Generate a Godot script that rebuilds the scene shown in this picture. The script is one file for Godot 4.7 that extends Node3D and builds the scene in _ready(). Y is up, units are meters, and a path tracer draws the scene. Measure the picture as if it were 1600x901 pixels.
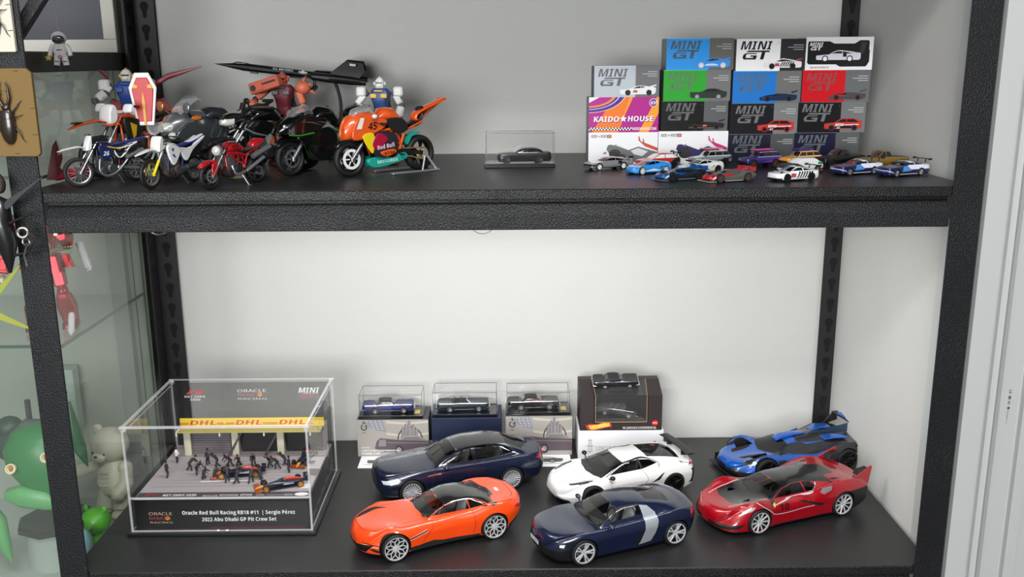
extends Node3D

const H := 0.5538          # height of the upper shelf board's top above the lower one
const K := 0.0581          # 1:18 die-cast cars, real metres to scene metres
const K64 := 0.01635       # 1:64 cars

func _ready() -> void:
	# ---- camera
	var cam := Camera3D.new()
	cam.name = "camera"
	add_child(cam)
	cam.position = Vector3(0.00947, 0.72151, 1.24832)
	cam.rotation = Vector3(-0.237175, -0.005687, -0.006305)
	cam.fov = 33.6998
	cam.near = 0.01
	cam.far = 50.0
	cam.current = true
	# ---- environment and exposure
	var we := WorldEnvironment.new()
	we.name = "environment"
	var env := Environment.new()
	env.background_mode = Environment.BG_COLOR
	env.background_color = Color(0.5, 0.5, 0.48)
	env.background_energy_multiplier = 0.3
	env.tonemap_mode = Environment.TONE_MAPPER_LINEAR
	env.tonemap_exposure = 1.0
	env.sdfgi_enabled = true
	env.ssao_enabled = true
	env.ssil_enabled = true
	we.environment = env
	add_child(we)
	# ---- lamps: the ceiling panel of the room and the LED bars behind the shelf beams
	lamp("ceiling_lamp", Vector3(0.05, 1.93, 1.7), Vector2(0.9, 0.5), Vector3(0, -1, 0), 5.4, "fdfcfa", "square white ceiling light panel in front of the shelf")
	lamp("led_bar", Vector3(0.0, 0.506, -0.085), Vector2(0.86, 0.012), Vector3(0, -1, -0.45), 0.30, "fdfdfb", "white LED bar under the upper shelf behind its beam")
	lamp("added_fill_light", Vector3(-0.75, 0.75, 2.88), Vector2(1.3, 1.1), Vector3(0, 0, -1), 6.4, "f8fafb", "added soft light panel behind the camera that fills the shelves from the front")  # unseen source, added to light the shelves from the front
	make_shapes()
	structure()
	cabinet()
	lower_shelf()
	upper_shelf()
	left_side()

func lamp(called: String, at: Vector3, size: Vector2, dir: Vector3, energy: float, hex: String, label: String) -> void:
	dir = dir.normalized()
	var t := Node3D.new()
	t.name = called
	add_child(t)
	tag(t, label, "light")
	var z := -dir
	var x := Vector3.RIGHT
	var y := z.cross(x).normalized()
	t.transform = Transform3D(Basis(x, y, z), at)
	var g := G.new()
	g.box(Vector3(0, 0, 0.004), Vector3(size.x + 0.008, size.y + 0.006, 0.006))
	put("housing", g, mat("e8e8e8", 0.5), t)
	g = G.new()
	g.box(Vector3(0, 0, 0.0), Vector3(size.x, size.y, 0.002))
	put("glowing_face", g, mat(hex, 0.5, 0.0, {"glow": 0.8}), t)
	var l := AreaLight3D.new()
	l.name = "light"
	t.add_child(l)
	l.position = Vector3(0, 0, -0.002)
	l.area_size = size
	l.area_normalize_energy = true
	l.light_color = Color(hex)
	l.light_energy = energy
	l.set("area_range", 8.0)
	l.set("area_attenuation", 2.0)
	l.shadow_enabled = true
# ---------------------------------------------------------------- geometry collector
class G:
	var V := PackedVector3Array()
	var N := PackedVector3Array()
	var C := PackedColorArray()
	var I := PackedInt32Array()
	var col := Color.WHITE
	var xf := Transform3D.IDENTITY

	func v(p: Vector3, n: Vector3) -> int:
		V.append(xf * p)
		N.append((xf.basis * n).normalized())
		C.append(col)
		return V.size() - 1

	func color(c: Color) -> G:
		col = c.srgb_to_linear()
		return self

	func tri(a: Vector3, b: Vector3, c: Vector3, hint := Vector3.ZERO) -> void:
		var n := (b - a).cross(c - a)
		if n.length_squared() < 1e-22:
			return
		n = n.normalized()
		if hint != Vector3.ZERO and n.dot(hint) < 0:
			n = -n
		var i := v(a, n)
		v(b, n)
		v(c, n)
		I.append_array([i, i + 1, i + 2])

	func quad(a: Vector3, b: Vector3, c: Vector3, d: Vector3, hint := Vector3.ZERO) -> void:
		tri(a, b, c, hint)
		tri(a, c, d, hint)

	func tris(i: int, j: int, k: int) -> void:
		I.append_array([i, j, k])

	# rows of points, smooth; "out" picks the side of the normals: +1 or -1, 0 = away from the middle
	func grid(rows: Array, wrap_v := false, wrap_u := false, out := 0) -> void:
		var nu := rows.size()
		var nv: int = rows[0].size()
		var nn := PackedVector3Array()
		nn.resize(nu * nv)
		var mid := Vector3.ZERO
		for r in rows:
			for p in r:
				mid += p
		mid /= float(nu * nv)
		var q := []
		for i in (nu if wrap_u else nu - 1):
			var i2 := (i + 1) % nu
			for j in (nv if wrap_v else nv - 1):
				var j2 := (j + 1) % nv
				var a: Vector3 = rows[i][j]
				var b: Vector3 = rows[i2][j]
				var c: Vector3 = rows[i2][j2]
				var d: Vector3 = rows[i][j2]
				var n := (c - a).cross(d - b)
				for k in [i * nv + j, i2 * nv + j, i2 * nv + j2, i * nv + j2]:
					nn[k] += n
				q.append([i * nv + j, i2 * nv + j, i2 * nv + j2, i * nv + j2])
		var s := 0.0
		if out == 0:
			for i in nu:
				for j in nv:
					s += nn[i * nv + j].dot(rows[i][j] - mid)
		else:
			s = out
		var f := -1.0 if s < 0 else 1.0
		var base := V.size()
		for i in nu:
			for j in nv:
				v(rows[i][j], nn[i * nv + j] * f if nn[i * nv + j].length_squared() > 1e-24 else (rows[i][j] - mid))
		for k in q:
			I.append_array([base + k[0], base + k[1], base + k[2], base + k[0], base + k[2], base + k[3]])

	func fan(pts: PackedVector3Array, hint: Vector3) -> void:
		var m := Vector3.ZERO
		for p in pts:
			m += p
		m /= pts.size()
		for i in pts.size():
			tri(m, pts[i], pts[(i + 1) % pts.size()], hint)

	func box(c: Vector3, s: Vector3, b := 0.0) -> void:
		var h := s / 2
		b = minf(b, minf(h.x, minf(h.y, h.z)) * 0.9)
		var ax := [Vector3.RIGHT, Vector3.UP, Vector3.BACK]
		for k in 3:
			var u: Vector3 = ax[(k + 1) % 3] * (h[(k + 1) % 3] - b)
			var w: Vector3 = ax[(k + 2) % 3] * (h[(k + 2) % 3] - b)
			for sg in [-1, 1]:
				var n: Vector3 = ax[k] * sg
				var o: Vector3 = c + n * h[k]
				quad(o - u - w, o + u - w, o + u + w, o - u + w, n)
		if b <= 0:
			return
		for k in 3:
			var k1 := (k + 1) % 3
			var k2 := (k + 2) % 3
			var u: Vector3 = ax[k] * (h[k] - b)
			for s1 in [-1, 1]:
				for s2 in [-1, 1]:
					var a: Vector3 = c + ax[k1] * s1 * h[k1] + ax[k2] * s2 * (h[k2] - b)
					var d: Vector3 = c + ax[k1] * s1 * (h[k1] - b) + ax[k2] * s2 * h[k2]
					quad(a - u, a + u, d + u, d - u, ax[k1] * s1 + ax[k2] * s2)
		for sx in [-1, 1]:
			for sy in [-1, 1]:
				for sz in [-1, 1]:
					var g := Vector3(sx, sy, sz)
					var p := c + g * (h - Vector3(b, b, b))
					tri(p + Vector3(sx * b, 0, 0), p + Vector3(0, sy * b, 0), p + Vector3(0, 0, sz * b), g)

	# a bar between two points with a rectangular section (w across "side", h across the other way)
	func bar(a: Vector3, b: Vector3, w: float, h: float, side := Vector3.BACK, bev := 0.0) -> void:
		var d := b - a
		var x := d.normalized()
		var y := side.cross(x)
		if y.length() < 0.01:
			y = Vector3.UP.cross(x) if absf(x.y) < 0.9 else Vector3.RIGHT.cross(x)
		y = y.normalized()
		var z := x.cross(y)
		var keep := xf
		xf = xf * Transform3D(Basis(x, y, z), (a + b) / 2)
		box(Vector3.ZERO, Vector3(d.length(), h, w), bev)
		xf = keep

	func tube(pts: Array, rad, seg := 10, caps := true) -> void:
		var n := pts.size()
		var up := Vector3.UP
		var rows := []
		var t0: Vector3 = (pts[1] - pts[0]).normalized()
		if absf(t0.dot(up)) > 0.95:
			up = Vector3.RIGHT
		var side := t0.cross(up).normalized()
		var nrm := []
		for i in n:
			var t: Vector3 = ((pts[mini(i + 1, n - 1)] - pts[maxi(i - 1, 0)]) as Vector3).normalized()
			side = (side - t * side.dot(t)).normalized()
			var w := t.cross(side)
			var r: float = rad if rad is float else rad[i]
			var row := PackedVector3Array()
			var rn := PackedVector3Array()
			for k in seg:
				var a := TAU * k / seg
				var dir := side * cos(a) + w * sin(a)
				row.append(pts[i] + dir * r)
				rn.append(dir)
			rows.append(row)
			nrm.append(rn)
		var base := V.size()
		for i in n:
			for k in seg:
				v(rows[i][k], nrm[i][k])
		for i in n - 1:
			for k in seg:
				var k2 := (k + 1) % seg
				var a := base + i * seg + k
				var b := base + (i + 1) * seg + k
				var c := base + (i + 1) * seg + k2
				var d := base + i * seg + k2
				I.append_array([a, b, c, a, c, d])
		if caps:
			fan(rows[0], pts[0] - pts[1])
			fan(rows[n - 1], pts[n - 1] - pts[n - 2])

	# profile of (radius, height along axis); creased at every profile point unless smooth
	func lathe(prof: Array, o: Vector3, axis: Vector3, seg := 24, smooth := false, a0 := 0.0, a1 := TAU) -> void:
		axis = axis.normalized()
		var s := axis.cross(Vector3.UP if absf(axis.y) < 0.9 else Vector3.RIGHT).normalized()
		var w := axis.cross(s)
		var m := prof.size()
		for i in m - 1:
			var p0: Vector2 = prof[i]
			var p1: Vector2 = prof[i + 1]
			var e := p1 - p0
			if e.length() < 1e-9:
				continue
			var n0 := Vector2(e.y, -e.x).normalized()
			var n1 := n0
			if smooth:
				if i > 0:
					var q: Vector2 = p0 - prof[i - 1]
					n0 = (n0 + Vector2(q.y, -q.x).normalized()).normalized()
				if i < m - 2:
					var q: Vector2 = prof[i + 2] - p1
					n1 = (n1 + Vector2(q.y, -q.x).normalized()).normalized()
			var base := V.size()
			for k in seg + 1:
				var a := a0 + (a1 - a0) * k / seg
				var d := s * cos(a) + w * sin(a)
				v(o + d * p0.x + axis * p0.y, d * n0.x + axis * n0.y)
				v(o + d * p1.x + axis * p1.y, d * n1.x + axis * n1.y)
			for k in seg:
				var b := base + 2 * k
				I.append_array([b, b + 1, b + 3, b, b + 3, b + 2])

	func torus(o: Vector3, axis: Vector3, R: float, r: float, seg := 32, ring := 10) -> void:
		var pr := []
		for k in ring + 1:
			var a := TAU * k / ring
			pr.append(Vector2(R + r * cos(a), r * sin(a)))
		lathe(pr, o, axis, seg, true)

	func ell(c: Vector3, r: Vector3, seg := 16, ring := 10) -> void:
		var base := V.size()
		for i in ring + 1:
			var a := PI * i / ring
			for k in seg + 1:
				var b := TAU * k / seg
				var d := Vector3(sin(a) * cos(b), cos(a), sin(a) * sin(b))
				v(c + d * r, d / r)
		for i in ring:
			for k in seg:
				var a := base + i * (seg + 1) + k
				var b := a + seg + 1
				I.append_array([a, b, b + 1, a, b + 1, a + 1])

	# outline (x, y) given thickness from z0 to z1, with chamfered edges
	func ext(poly, z0: float, z1: float, bev := 0.0) -> void:
		var p := PackedVector2Array(poly)
		if Geometry2D.is_polygon_clockwise(p):
			p.reverse()
		var n := p.size()
		var inn := G.inset(p, bev) if bev > 0 else p
		var ix := Geometry2D.triangulate_polygon(inn)
		for i in range(0, ix.size(), 3):
			for s in 2:
				var z := z1 if s else z0
				var h := Vector3(0, 0, 1 if s else -1)
				tri(G.up(inn[ix[i]], z), G.up(inn[ix[i + 1]], z), G.up(inn[ix[i + 2]], z), h)
		for i in n:
			var j := (i + 1) % n
			var e := p[j] - p[i]
			var h := Vector3(e.y, -e.x, 0)
			quad(G.up(p[i], z0 + bev), G.up(p[j], z0 + bev), G.up(p[j], z1 - bev), G.up(p[i], z1 - bev), h)
			if bev > 0:
				quad(G.up(p[i], z1 - bev), G.up(p[j], z1 - bev), G.up(inn[j], z1), G.up(inn[i], z1), h.normalized() + Vector3.BACK)
				quad(G.up(p[i], z0 + bev), G.up(p[j], z0 + bev), G.up(inn[j], z0), G.up(inn[i], z0), h.normalized() + Vector3.FORWARD)

	# outline (x, y) swelling to half-width w on both sides of z = 0, rounded: smooth
	func puff(poly, w: float, bev: float, zc := 0.0, flat := 0.25) -> void:
		var p := PackedVector2Array(poly)
		if Geometry2D.is_polygon_clockwise(p):
			p.reverse()
		var rows := []
		var lv := 4
		for s in [-1, 1]:
			for k in (lv + 1):
				var a := (PI / 2) * (k if s > 0 else lv - k) / lv
				var q := G.inset(p, bev * (1 - cos(a)))
				var z: float = zc + s * w * (flat + (1 - flat) * sin(a))
				var row := PackedVector3Array()
				for t in q:
					row.append(Vector3(t.x, t.y, z))
				rows.append(row)
		grid(rows, true, false, 0)
		for e in 2:
			var row: PackedVector3Array = rows[0] if e == 0 else rows[rows.size() - 1]
			var p2 := PackedVector2Array()
			for t in row:
				p2.append(Vector2(t.x, t.y))
			var ix := Geometry2D.triangulate_polygon(p2)
			var h := Vector3(0, 0, -1 if e == 0 else 1)
			for i in range(0, ix.size(), 3):
				tri(row[ix[i]], row[ix[i + 1]], row[ix[i + 2]], h)

	# sections of [centre, half width, half height], superelliptic, laid across "side" and "up"
	func loft(secs: Array, side := Vector3.BACK, up := Vector3.UP, power := 2.4, seg := 18, caps := true) -> void:
		var rows := []
		for s in secs:
			var row := PackedVector3Array()
			for k in seg:
				var a := TAU * k / seg
				var c := cos(a)
				var d := sin(a)
				row.append(s[0] + side * s[1] * signf(c) * pow(absf(c), 2.0 / power) + up * s[2] * signf(d) * pow(absf(d), 2.0 / power))
			rows.append(row)
		grid(rows, true)
		if caps:
			fan(rows[0], secs[0][0] - secs[1][0])
			fan(rows[-1], secs[-1][0] - secs[-2][0])

	# flat ink, in the plane z = layer
	func poly(pts, c: Color, z := 0.0) -> void:
		var p := PackedVector2Array(pts)
		color(c)
		var ix := Geometry2D.triangulate_polygon(p)
		for i in range(0, ix.size(), 3):
			tri(G.up(p[ix[i]], z), G.up(p[ix[i + 1]], z), G.up(p[ix[i + 2]], z), Vector3.BACK)

	func rect(x0: float, y0: float, x1: float, y1: float, c: Color, z := 0.0) -> void:
		poly([Vector2(x0, y0), Vector2(x1, y0), Vector2(x1, y1), Vector2(x0, y1)], c, z)

	func disc(x: float, y: float, rx: float, ry: float, c: Color, z := 0.0, n := 20) -> void:
		var p := []
		for k in n:
			p.append(Vector2(x + rx * cos(TAU * k / n), y + ry * sin(TAU * k / n)))
		poly(p, c, z)

	func line(pts: Array, w: float, c: Color, z := 0.0) -> void:
		for i in pts.size() - 1:
			var d: Vector2 = (pts[i + 1] - pts[i]).normalized() * w / 2
			var e := Vector2(-d.y, d.x)
			poly([pts[i] - e - d * .3, pts[i + 1] - e + d * .3, pts[i + 1] + e + d * .3, pts[i] + e - d * .3], c, z)

	# a run of letters: height h of the capitals, left edge (or middle, or right edge) at x, base at y
	func text(s: String, x: float, y: float, h: float, c: Color, z := 0.0, opt := {}) -> void:
		var a := G.letters(s, opt.get("font", "Droid Sans"), opt.get("weight", 400))
		if a.is_empty():
			return
		var vs: PackedVector3Array = a[0]
		var k: float = h / a[3]
		var sx: float = opt.get("wide", 1.0)
		var wd: float = (a[2] - a[1]) * k * sx
		if opt.has("width"):
			sx *= opt.width / wd
			wd = opt.width
		var x0: float = x - wd * opt.get("align", 0.0)
		var sl: float = opt.get("slant", 0.0)
		color(c)
		var turn: float = opt.get("turn", 0.0)
		var put := func(p: Vector3) -> Vector3:
			var q := Vector2((p.x - a[1]) * k * sx + sl * p.y * k, p.y * k)
			q = q.rotated(turn) if turn != 0.0 else q
			return Vector3(x0 + q.x, y + q.y, z)
		var ix: PackedInt32Array = a[4]
		for i in range(0, ix.size(), 3):
			tri(put.call(vs[ix[i]]), put.call(vs[ix[i + 1]]), put.call(vs[ix[i + 2]]), Vector3.BACK)

	static var known := {}

	static func letters(s: String, font: String, weight: int) -> Array:
		var key := "%s|%s|%d" % [s, font, weight]
		if known.has(key):
			return known[key]
		var f := SystemFont.new()
		f.font_names = PackedStringArray([font])
		f.font_weight = weight
		var t := TextMesh.new()
		t.font = f
		t.font_size = 32
		t.pixel_size = 0.01
		t.depth = 0.0
		t.curve_step = 4.0
		t.horizontal_alignment = HORIZONTAL_ALIGNMENT_LEFT
		t.vertical_alignment = VERTICAL_ALIGNMENT_BOTTOM
		t.text = s
		var out := []
		if t.get_surface_count() > 0:
			var ar := t.surface_get_arrays(0)
			var vs: PackedVector3Array = ar[Mesh.ARRAY_VERTEX]
			var ix: PackedInt32Array = ar[Mesh.ARRAY_INDEX] if ar[Mesh.ARRAY_INDEX] != null else PackedInt32Array(range(vs.size()))
			var cap := G.letters("H", font, weight) if s != "H" else []
			var lo := 1e9
			var x0 := 1e9
			var x1 := -1e9
			var hi := -1e9
			for p in vs:
				lo = minf(lo, p.y)
				hi = maxf(hi, p.y)
				x0 = minf(x0, p.x)
				x1 = maxf(x1, p.x)
			var base: float = lo if s == "H" else cap[5]
			for i in vs.size():
				vs[i].y -= base
			out = [vs, x0, x1, (hi - lo) if s == "H" else cap[3], ix, base]
		known[key] = out
		return out

	static func up(p: Vector2, z: float) -> Vector3:
		return Vector3(p.x, p.y, z)

	static func inset(p: PackedVector2Array, d: float) -> PackedVector2Array:
		var n := p.size()
		var out := PackedVector2Array()
		for i in n:
			var a := (p[i] - p[(i + n - 1) % n]).normalized()
			var b := (p[(i + 1) % n] - p[i]).normalized()
			var na := Vector2(-a.y, a.x)
			var nb := Vector2(-b.y, b.x)
			var m := na + nb
			var l := m.length_squared()
			out.append(p[i] + (m * (2.0 / l) if l > 0.6 else m.normalized() * 1.5) * d)
		return out

	# Catmull-Rom through the points of a closed outline
	static func smooth(pts: Array, sub := 4) -> PackedVector2Array:
		var out := PackedVector2Array()
		var n := pts.size()
		for i in n:
			for k in sub:
				out.append((pts[i] as Vector2).cubic_interpolate(pts[(i + 1) % n], pts[(i + n - 1) % n], pts[(i + 2) % n], float(k) / sub))
		return out

	static func curve(pts: Array, sub := 6) -> Array:
		var out := []
		var n := pts.size()
		for i in n - 1:
			for k in sub:
				out.append(pts[i].cubic_interpolate(pts[i + 1], pts[maxi(i - 1, 0)], pts[mini(i + 2, n - 1)], float(k) / sub))
		out.append(pts[n - 1])
		return out

	func mirror_z() -> void:
		var n := V.size()
		var m := I.size()
		for i in n:
			V.append(V[i] * Vector3(1, 1, -1))
			N.append(N[i] * Vector3(1, 1, -1))
			C.append(C[i])
		for i in m:
			I.append(I[i] + n)

	func mesh() -> ArrayMesh:
		var ix := I.duplicate()
		for i in range(0, ix.size(), 3):
			var a := ix[i]
			var b := ix[i + 1]
			var c := ix[i + 2]
			if (V[b] - V[a]).cross(V[c] - V[a]).dot(N[a] + N[b] + N[c]) > 0:
				ix[i + 1] = c
				ix[i + 2] = b
		var ar := []
		ar.resize(Mesh.ARRAY_MAX)
		ar[Mesh.ARRAY_VERTEX] = V
		ar[Mesh.ARRAY_NORMAL] = N
		ar[Mesh.ARRAY_COLOR] = C
		ar[Mesh.ARRAY_INDEX] = ix
		var m := ArrayMesh.new()
		m.add_surface_from_arrays(Mesh.PRIMITIVE_TRIANGLES, ar)
		return m

# ---------------------------------------------------------------- things, parts, materials
var used := {}
var mats := {}

func numbered(n: String) -> String:
	used[n] = used.get(n, -1) + 1
	return n if used[n] == 0 else "%s_%03d" % [n, used[n]]

func thing(called: String, label: String, category: String, at := Vector3.ZERO, turn := 0.0, group := "") -> Node3D:
	var o := Node3D.new()
	o.name = numbered(called)
	add_child(o, true)
	o.position = at
	o.rotation.y = turn
	tag(o, label, category, group)
	return o

func tag(o: Node3D, label: String, category: String, group := "") -> void:
	o.set_meta("label", label)
	o.set_meta("category", category)
	if group:
		o.set_meta("group", group)

func put(called: String, g: G, m: Material, parent: Node = null, at := Vector3.ZERO) -> MeshInstance3D:
	return put_mesh(called, g.mesh(), m, parent, at)

func put_mesh(called: String, me: Mesh, m: Material, parent: Node = null, at := Vector3.ZERO) -> MeshInstance3D:
	var o := MeshInstance3D.new()
	o.mesh = me
	o.material_override = m
	o.position = at
	if parent:
		o.name = called
		parent.add_child(o, true)
	else:
		o.name = numbered(called)
		add_child(o, true)
	return o

func single(called: String, g: G, m: Material, label: String, category: String, at := Vector3.ZERO, turn := 0.0, group := "") -> MeshInstance3D:
	var o := put(called, g, m, null, at)
	o.rotation.y = turn
	tag(o, label, category, group)
	return o

func struct(called: String, g: G, m: Material, at := Vector3.ZERO) -> MeshInstance3D:
	var o := MeshInstance3D.new()
	o.mesh = g.mesh()
	o.material_override = m
	o.position = at
	o.name = called
	add_child(o, true)
	o.set_meta("kind", "structure")
	return o

func copy(o: Node3D, label: String, at: Vector3, turn: float) -> Node3D:
	var c: Node3D = o.duplicate()
	c.name = numbered(String(o.name).rstrip("_0123456789"))
	add_child(c, true)
	c.position = at
	c.rotation.y = turn
	c.set_meta("label", label)
	return c

func mat(hex: String, rough := 0.5, metal := 0.0, opt := {}) -> StandardMaterial3D:
	var key := "%s|%.3f|%.3f|%s" % [hex, rough, metal, str(opt)]
	if mats.has(key):
		return mats[key]
	var m := StandardMaterial3D.new()
	m.albedo_color = Color(hex)
	m.roughness = rough
	m.metallic = metal
	if opt.has("coat"):
		m.clearcoat_enabled = true
		m.clearcoat = opt.coat
		m.clearcoat_roughness = 0.05
	if opt.has("alpha"):
		m.transparency = BaseMaterial3D.TRANSPARENCY_ALPHA
		m.albedo_color.a = opt.alpha
		m.cull_mode = BaseMaterial3D.CULL_DISABLED
	if opt.has("glow"):
		m.emission_enabled = true
		m.emission = Color(hex)
		m.emission_energy_multiplier = opt.glow
	if opt.has("spec"):
		m.metallic_specular = opt.spec
	if opt.has("ink"):
		m.vertex_color_use_as_albedo = true
	if opt.has("normal"):
		m.normal_enabled = true
		m.normal_texture = opt.normal
		m.normal_scale = opt.get("depth", 1.0)
		m.uv1_triplanar = true
		m.uv1_world_triplanar = true
		m.uv1_scale = opt.get("scale", Vector3.ONE)
	mats[key] = m
	return m

func paint(hex: String) -> StandardMaterial3D:
	return mat(hex, 0.32, 0.0, {"coat": 1.0})

func ink(rough := 0.45) -> StandardMaterial3D:
	return mat("ffffff", rough, 0.0, {"ink": 1})
# ---------------------------------------------------------------- surfaces
func weave_normal(sz: int, fx: float, fy: float, sd: int, strength: float) -> ImageTexture:
	var n := FastNoiseLite.new()
	n.seed = sd
	n.noise_type = FastNoiseLite.TYPE_SIMPLEX
	n.frequency = 1.0
	var im := Image.create(sz, sz, false, Image.FORMAT_RGB8)
	for y in sz:
		for x in sz:
			# seamless by blending over the border
			var u := float(x) / sz
			var v := float(y) / sz
			var a := n.get_noise_2d(u * fx, v * fy) * (1 - u) + n.get_noise_2d((u - 1) * fx, v * fy) * u
			var b := n.get_noise_2d(u * fx, (v - 1) * fy) * (1 - u) + n.get_noise_2d((u - 1) * fx, (v - 1) * fy) * u
			var c := 0.5 + 0.5 * (a * (1 - v) + b * v)
			im.set_pixel(x, y, Color(c, c, c))
	im.bump_map_to_normal_map(strength)
	return ImageTexture.create_from_image(im)

func structure() -> void:
	var weave := weave_normal(512, 18.0, 150.0, 3, 3.0)
	var grainy := weave_normal(256, 60.0, 60.0, 5, 4.0)
	var paper := mat("d8d8d4", 0.85, 0.0, {"normal": weave, "depth": 0.55, "scale": Vector3(7, 7, 7)})
	var steel := mat("131417", 0.5, 0.0, {"normal": grainy, "depth": 0.5, "scale": Vector3(6, 6, 6)})
	var back_steel := mat("1d1d1e", 0.5)
	mats["steel"] = steel
	mats["edge"] = mat("151516", 0.45, 0.0, {"normal": grainy, "depth": 0.5, "scale": Vector3(6, 6, 6)})
	mats["paper"] = paper
	var trimw := mat("bfc1c1", 0.4)
	# back wall and the partition to the right of the shelf
	var g := G.new()
	g.box(Vector3(-0.6, 0.5, -0.545), Vector3(2.8, 2.94, 0.1))
	struct("wall_back", g, paper)
	g = G.new()
	g.box(Vector3(0.69, 0.5, -0.295), Vector3(0.112, 2.94, 0.4))
	struct("wall_partition", g, paper)
	g = G.new()
	g.box(Vector3(0.69, 0.5, -0.0775), Vector3(0.112, 2.94, 0.037), 0.001)
	struct("trim_1", g, mat("c9cdcc", 0.35))
	# window jamb to the right: stepped vertical profile
	var prof := [Vector2(0.646, -0.058), Vector2(0.646, 0.0), Vector2(0.6745, 0.0), Vector2(0.6755, -0.012), Vector2(0.6835, -0.014), Vector2(0.684, -0.006), Vector2(0.6925, -0.006), Vector2(0.693, -0.012), Vector2(0.6943, -0.012), Vector2(0.6945, 0.004), Vector2(0.6967, 0.004), Vector2(0.697, -0.001),
		Vector2(0.722, -0.001), Vector2(0.7225, -0.008), Vector2(0.7285, -0.008), Vector2(0.729, 0.002), Vector2(0.7450, 0.002), Vector2(0.7455, -0.006), Vector2(1.8, -0.006), Vector2(1.8, -0.058)]
	g = G.new()
	var keep := g.xf
	g.xf = Transform3D(Basis(Vector3.RIGHT, Vector3.BACK, Vector3.DOWN), Vector3.ZERO)
	g.ext(prof, -1.97, 0.97)
	g.xf = keep
	struct("window_1", g, trimw)
	# the stamp of the frame maker, running down the jamb
	g = G.new()
	g.text("LX", 0.0, 0.0, 0.0035, Color("555a5e"), 0.0, {"weight": 700})
	g.rect(0.0085, 0, 0.0135, 0.0036, Color("5d6266"))
	g.text("KS", 0.0165, 0.0, 0.0032, Color("555a5e"), 0.0, {"weight": 700})
	g.disc(0.0265, 0.0018, 0.002, 0.002, Color("50555a"))
	g.text("000-0000  A C 0", 0.030, 0.0003, 0.0022, Color("888c90"))
	var st := put("stamp", g, ink(), get_node("window_1"), Vector3(0.7075, 0.2690, -0.0005))
	st.rotation.z = -PI / 2
	# rest of the room, behind and beside the camera
	var rw := mat("666665", 0.8)
	for b in [["wall_left", Vector3(-2.05, 0.5, 1.2), Vector3(0.1, 2.94, 3.6)], ["wall_right", Vector3(1.85, 0.5, 1.5), Vector3(0.1, 2.94, 3.2)], ["wall_front", Vector3(-0.1, 0.5, 2.95), Vector3(4.0, 2.94, 0.1)]]:
		g = G.new()
		g.box(b[1], b[2])
		struct(b[0], g, rw if b[0] != "wall_front" else mat("2e2e2e", 0.8))
	g = G.new()
	g.box(Vector3(-0.1, 2.02, 1.2), Vector3(4.2, 0.1, 3.6))
	struct("ceiling", g, mat("e4e4e4", 0.8))
	g = G.new()
	g.box(Vector3(-0.1, -1.02, 1.2), Vector3(4.2, 0.1, 3.6))
	struct("floor", g, mat("3e3833", 0.6))

	# the shelving rack: posts, beams and boards that bolt together
	var side_name := {-1: "left", 1: "right"}
	for sx in [-1, 1]:
		g = G.new()
		# front angle post: front flange and side flange
		g.box(Vector3(sx * 0.6205, 0.35, -0.0015), Vector3(0.041, 2.5, 0.003), 0.0012)
		g.box(Vector3(sx * 0.6395, 0.35, -0.021), Vector3(0.003, 2.5, 0.040), 0.001)
		single("rack_post", g, steel, "black textured steel front post of the rack, at its %s end" % side_name[sx], "post", Vector3.ZERO, 0.0, "rack posts")
		g = G.new()
		g.box(Vector3(sx * 0.6215, 0.35, -0.4885), Vector3(0.039, 2.5, 0.003), 0.001)
		g.box(Vector3(sx * 0.6405, 0.35, -0.468), Vector3(0.003, 2.5, 0.042), 0.001)
		var bt := thing("rack_post", "black rear post with keyhole slots against the wall, at the rack's %s end" % side_name[sx], "post", Vector3.ZERO, 0.0, "rack posts")
		put("angle_bar", g, back_steel, bt)
		# keyhole slots pressed into both flanges
		for k in 34:
			var y := 0.7919 + 0.1 - k * 0.0388
			if y < -0.02:
				break
			put("keyhole_slot", keyhole(0.0075, 0.0035, 0.017), mat("040404", 0.8), bt, Vector3(sx * 0.620, y, -0.4868))
			var o := put("keyhole_slot", keyhole(0.0062, 0.003, 0.015), mat("040404", 0.8), bt, Vector3(sx * 0.6388, y, -0.464))
			o.rotation.y = -sx * PI / 2
	var top := mat("242425", 0.38)
	for e in [[0.0, "lower"], [H, "middle"], [0.955, "top"]]:
		var y: float = e[0]
		var which := {"lower": "carrying the large cars", "middle": "carrying the motorcycles and small cars", "top": "above the picture's edge"}
		g = G.new()
		g.xf = Transform3D(Basis(Vector3.RIGHT, Vector3.BACK, Vector3.DOWN), Vector3(0, 0, 0))
		g.ext([Vector2(-.598, -.001), Vector2(.598, -.001), Vector2(.598, -.0045), Vector2(.627, -.0045), Vector2(.627, -.445), Vector2(.598, -.445), Vector2(.598, -.488), Vector2(-.598, -.488), Vector2(-.598, -.445), Vector2(-.627, -.445), Vector2(-.627, -.0045), Vector2(-.598, -.0045)], -y, 0.013 - y, 0.0006)
		g.xf = Transform3D.IDENTITY
		var bd := thing("shelf_board", "black laminate shelf board %s" % which[e[1]], "shelf", Vector3.ZERO, 0.0, "shelf boards")
		put("panel", g, top, bd)
		g = G.new()
		g.box(Vector3(0, y - 0.0068, 0.0), Vector3(1.197, 0.0125, 0.0018), 0.0006)
		put("edge_band", g, mats["edge"], bd)
		g = G.new()
		g.xf = Transform3D(Basis(Vector3.FORWARD, Vector3.UP, Vector3.RIGHT), Vector3.ZERO)
		var pr := [Vector2(0.035, y - 0.0135), Vector2(0.012, y - 0.0135), Vector2(0.011, y - 0.0185), Vector2(0.0, y - 0.034), Vector2(0.0, y - 0.053), Vector2(0.003, y - 0.0545), Vector2(0.006, y - 0.053), Vector2(0.006, y - 0.036), Vector2(0.016, y - 0.02), Vector2(0.035, y - 0.019)]
		g.ext(pr, -0.5985, 0.5985)
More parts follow.
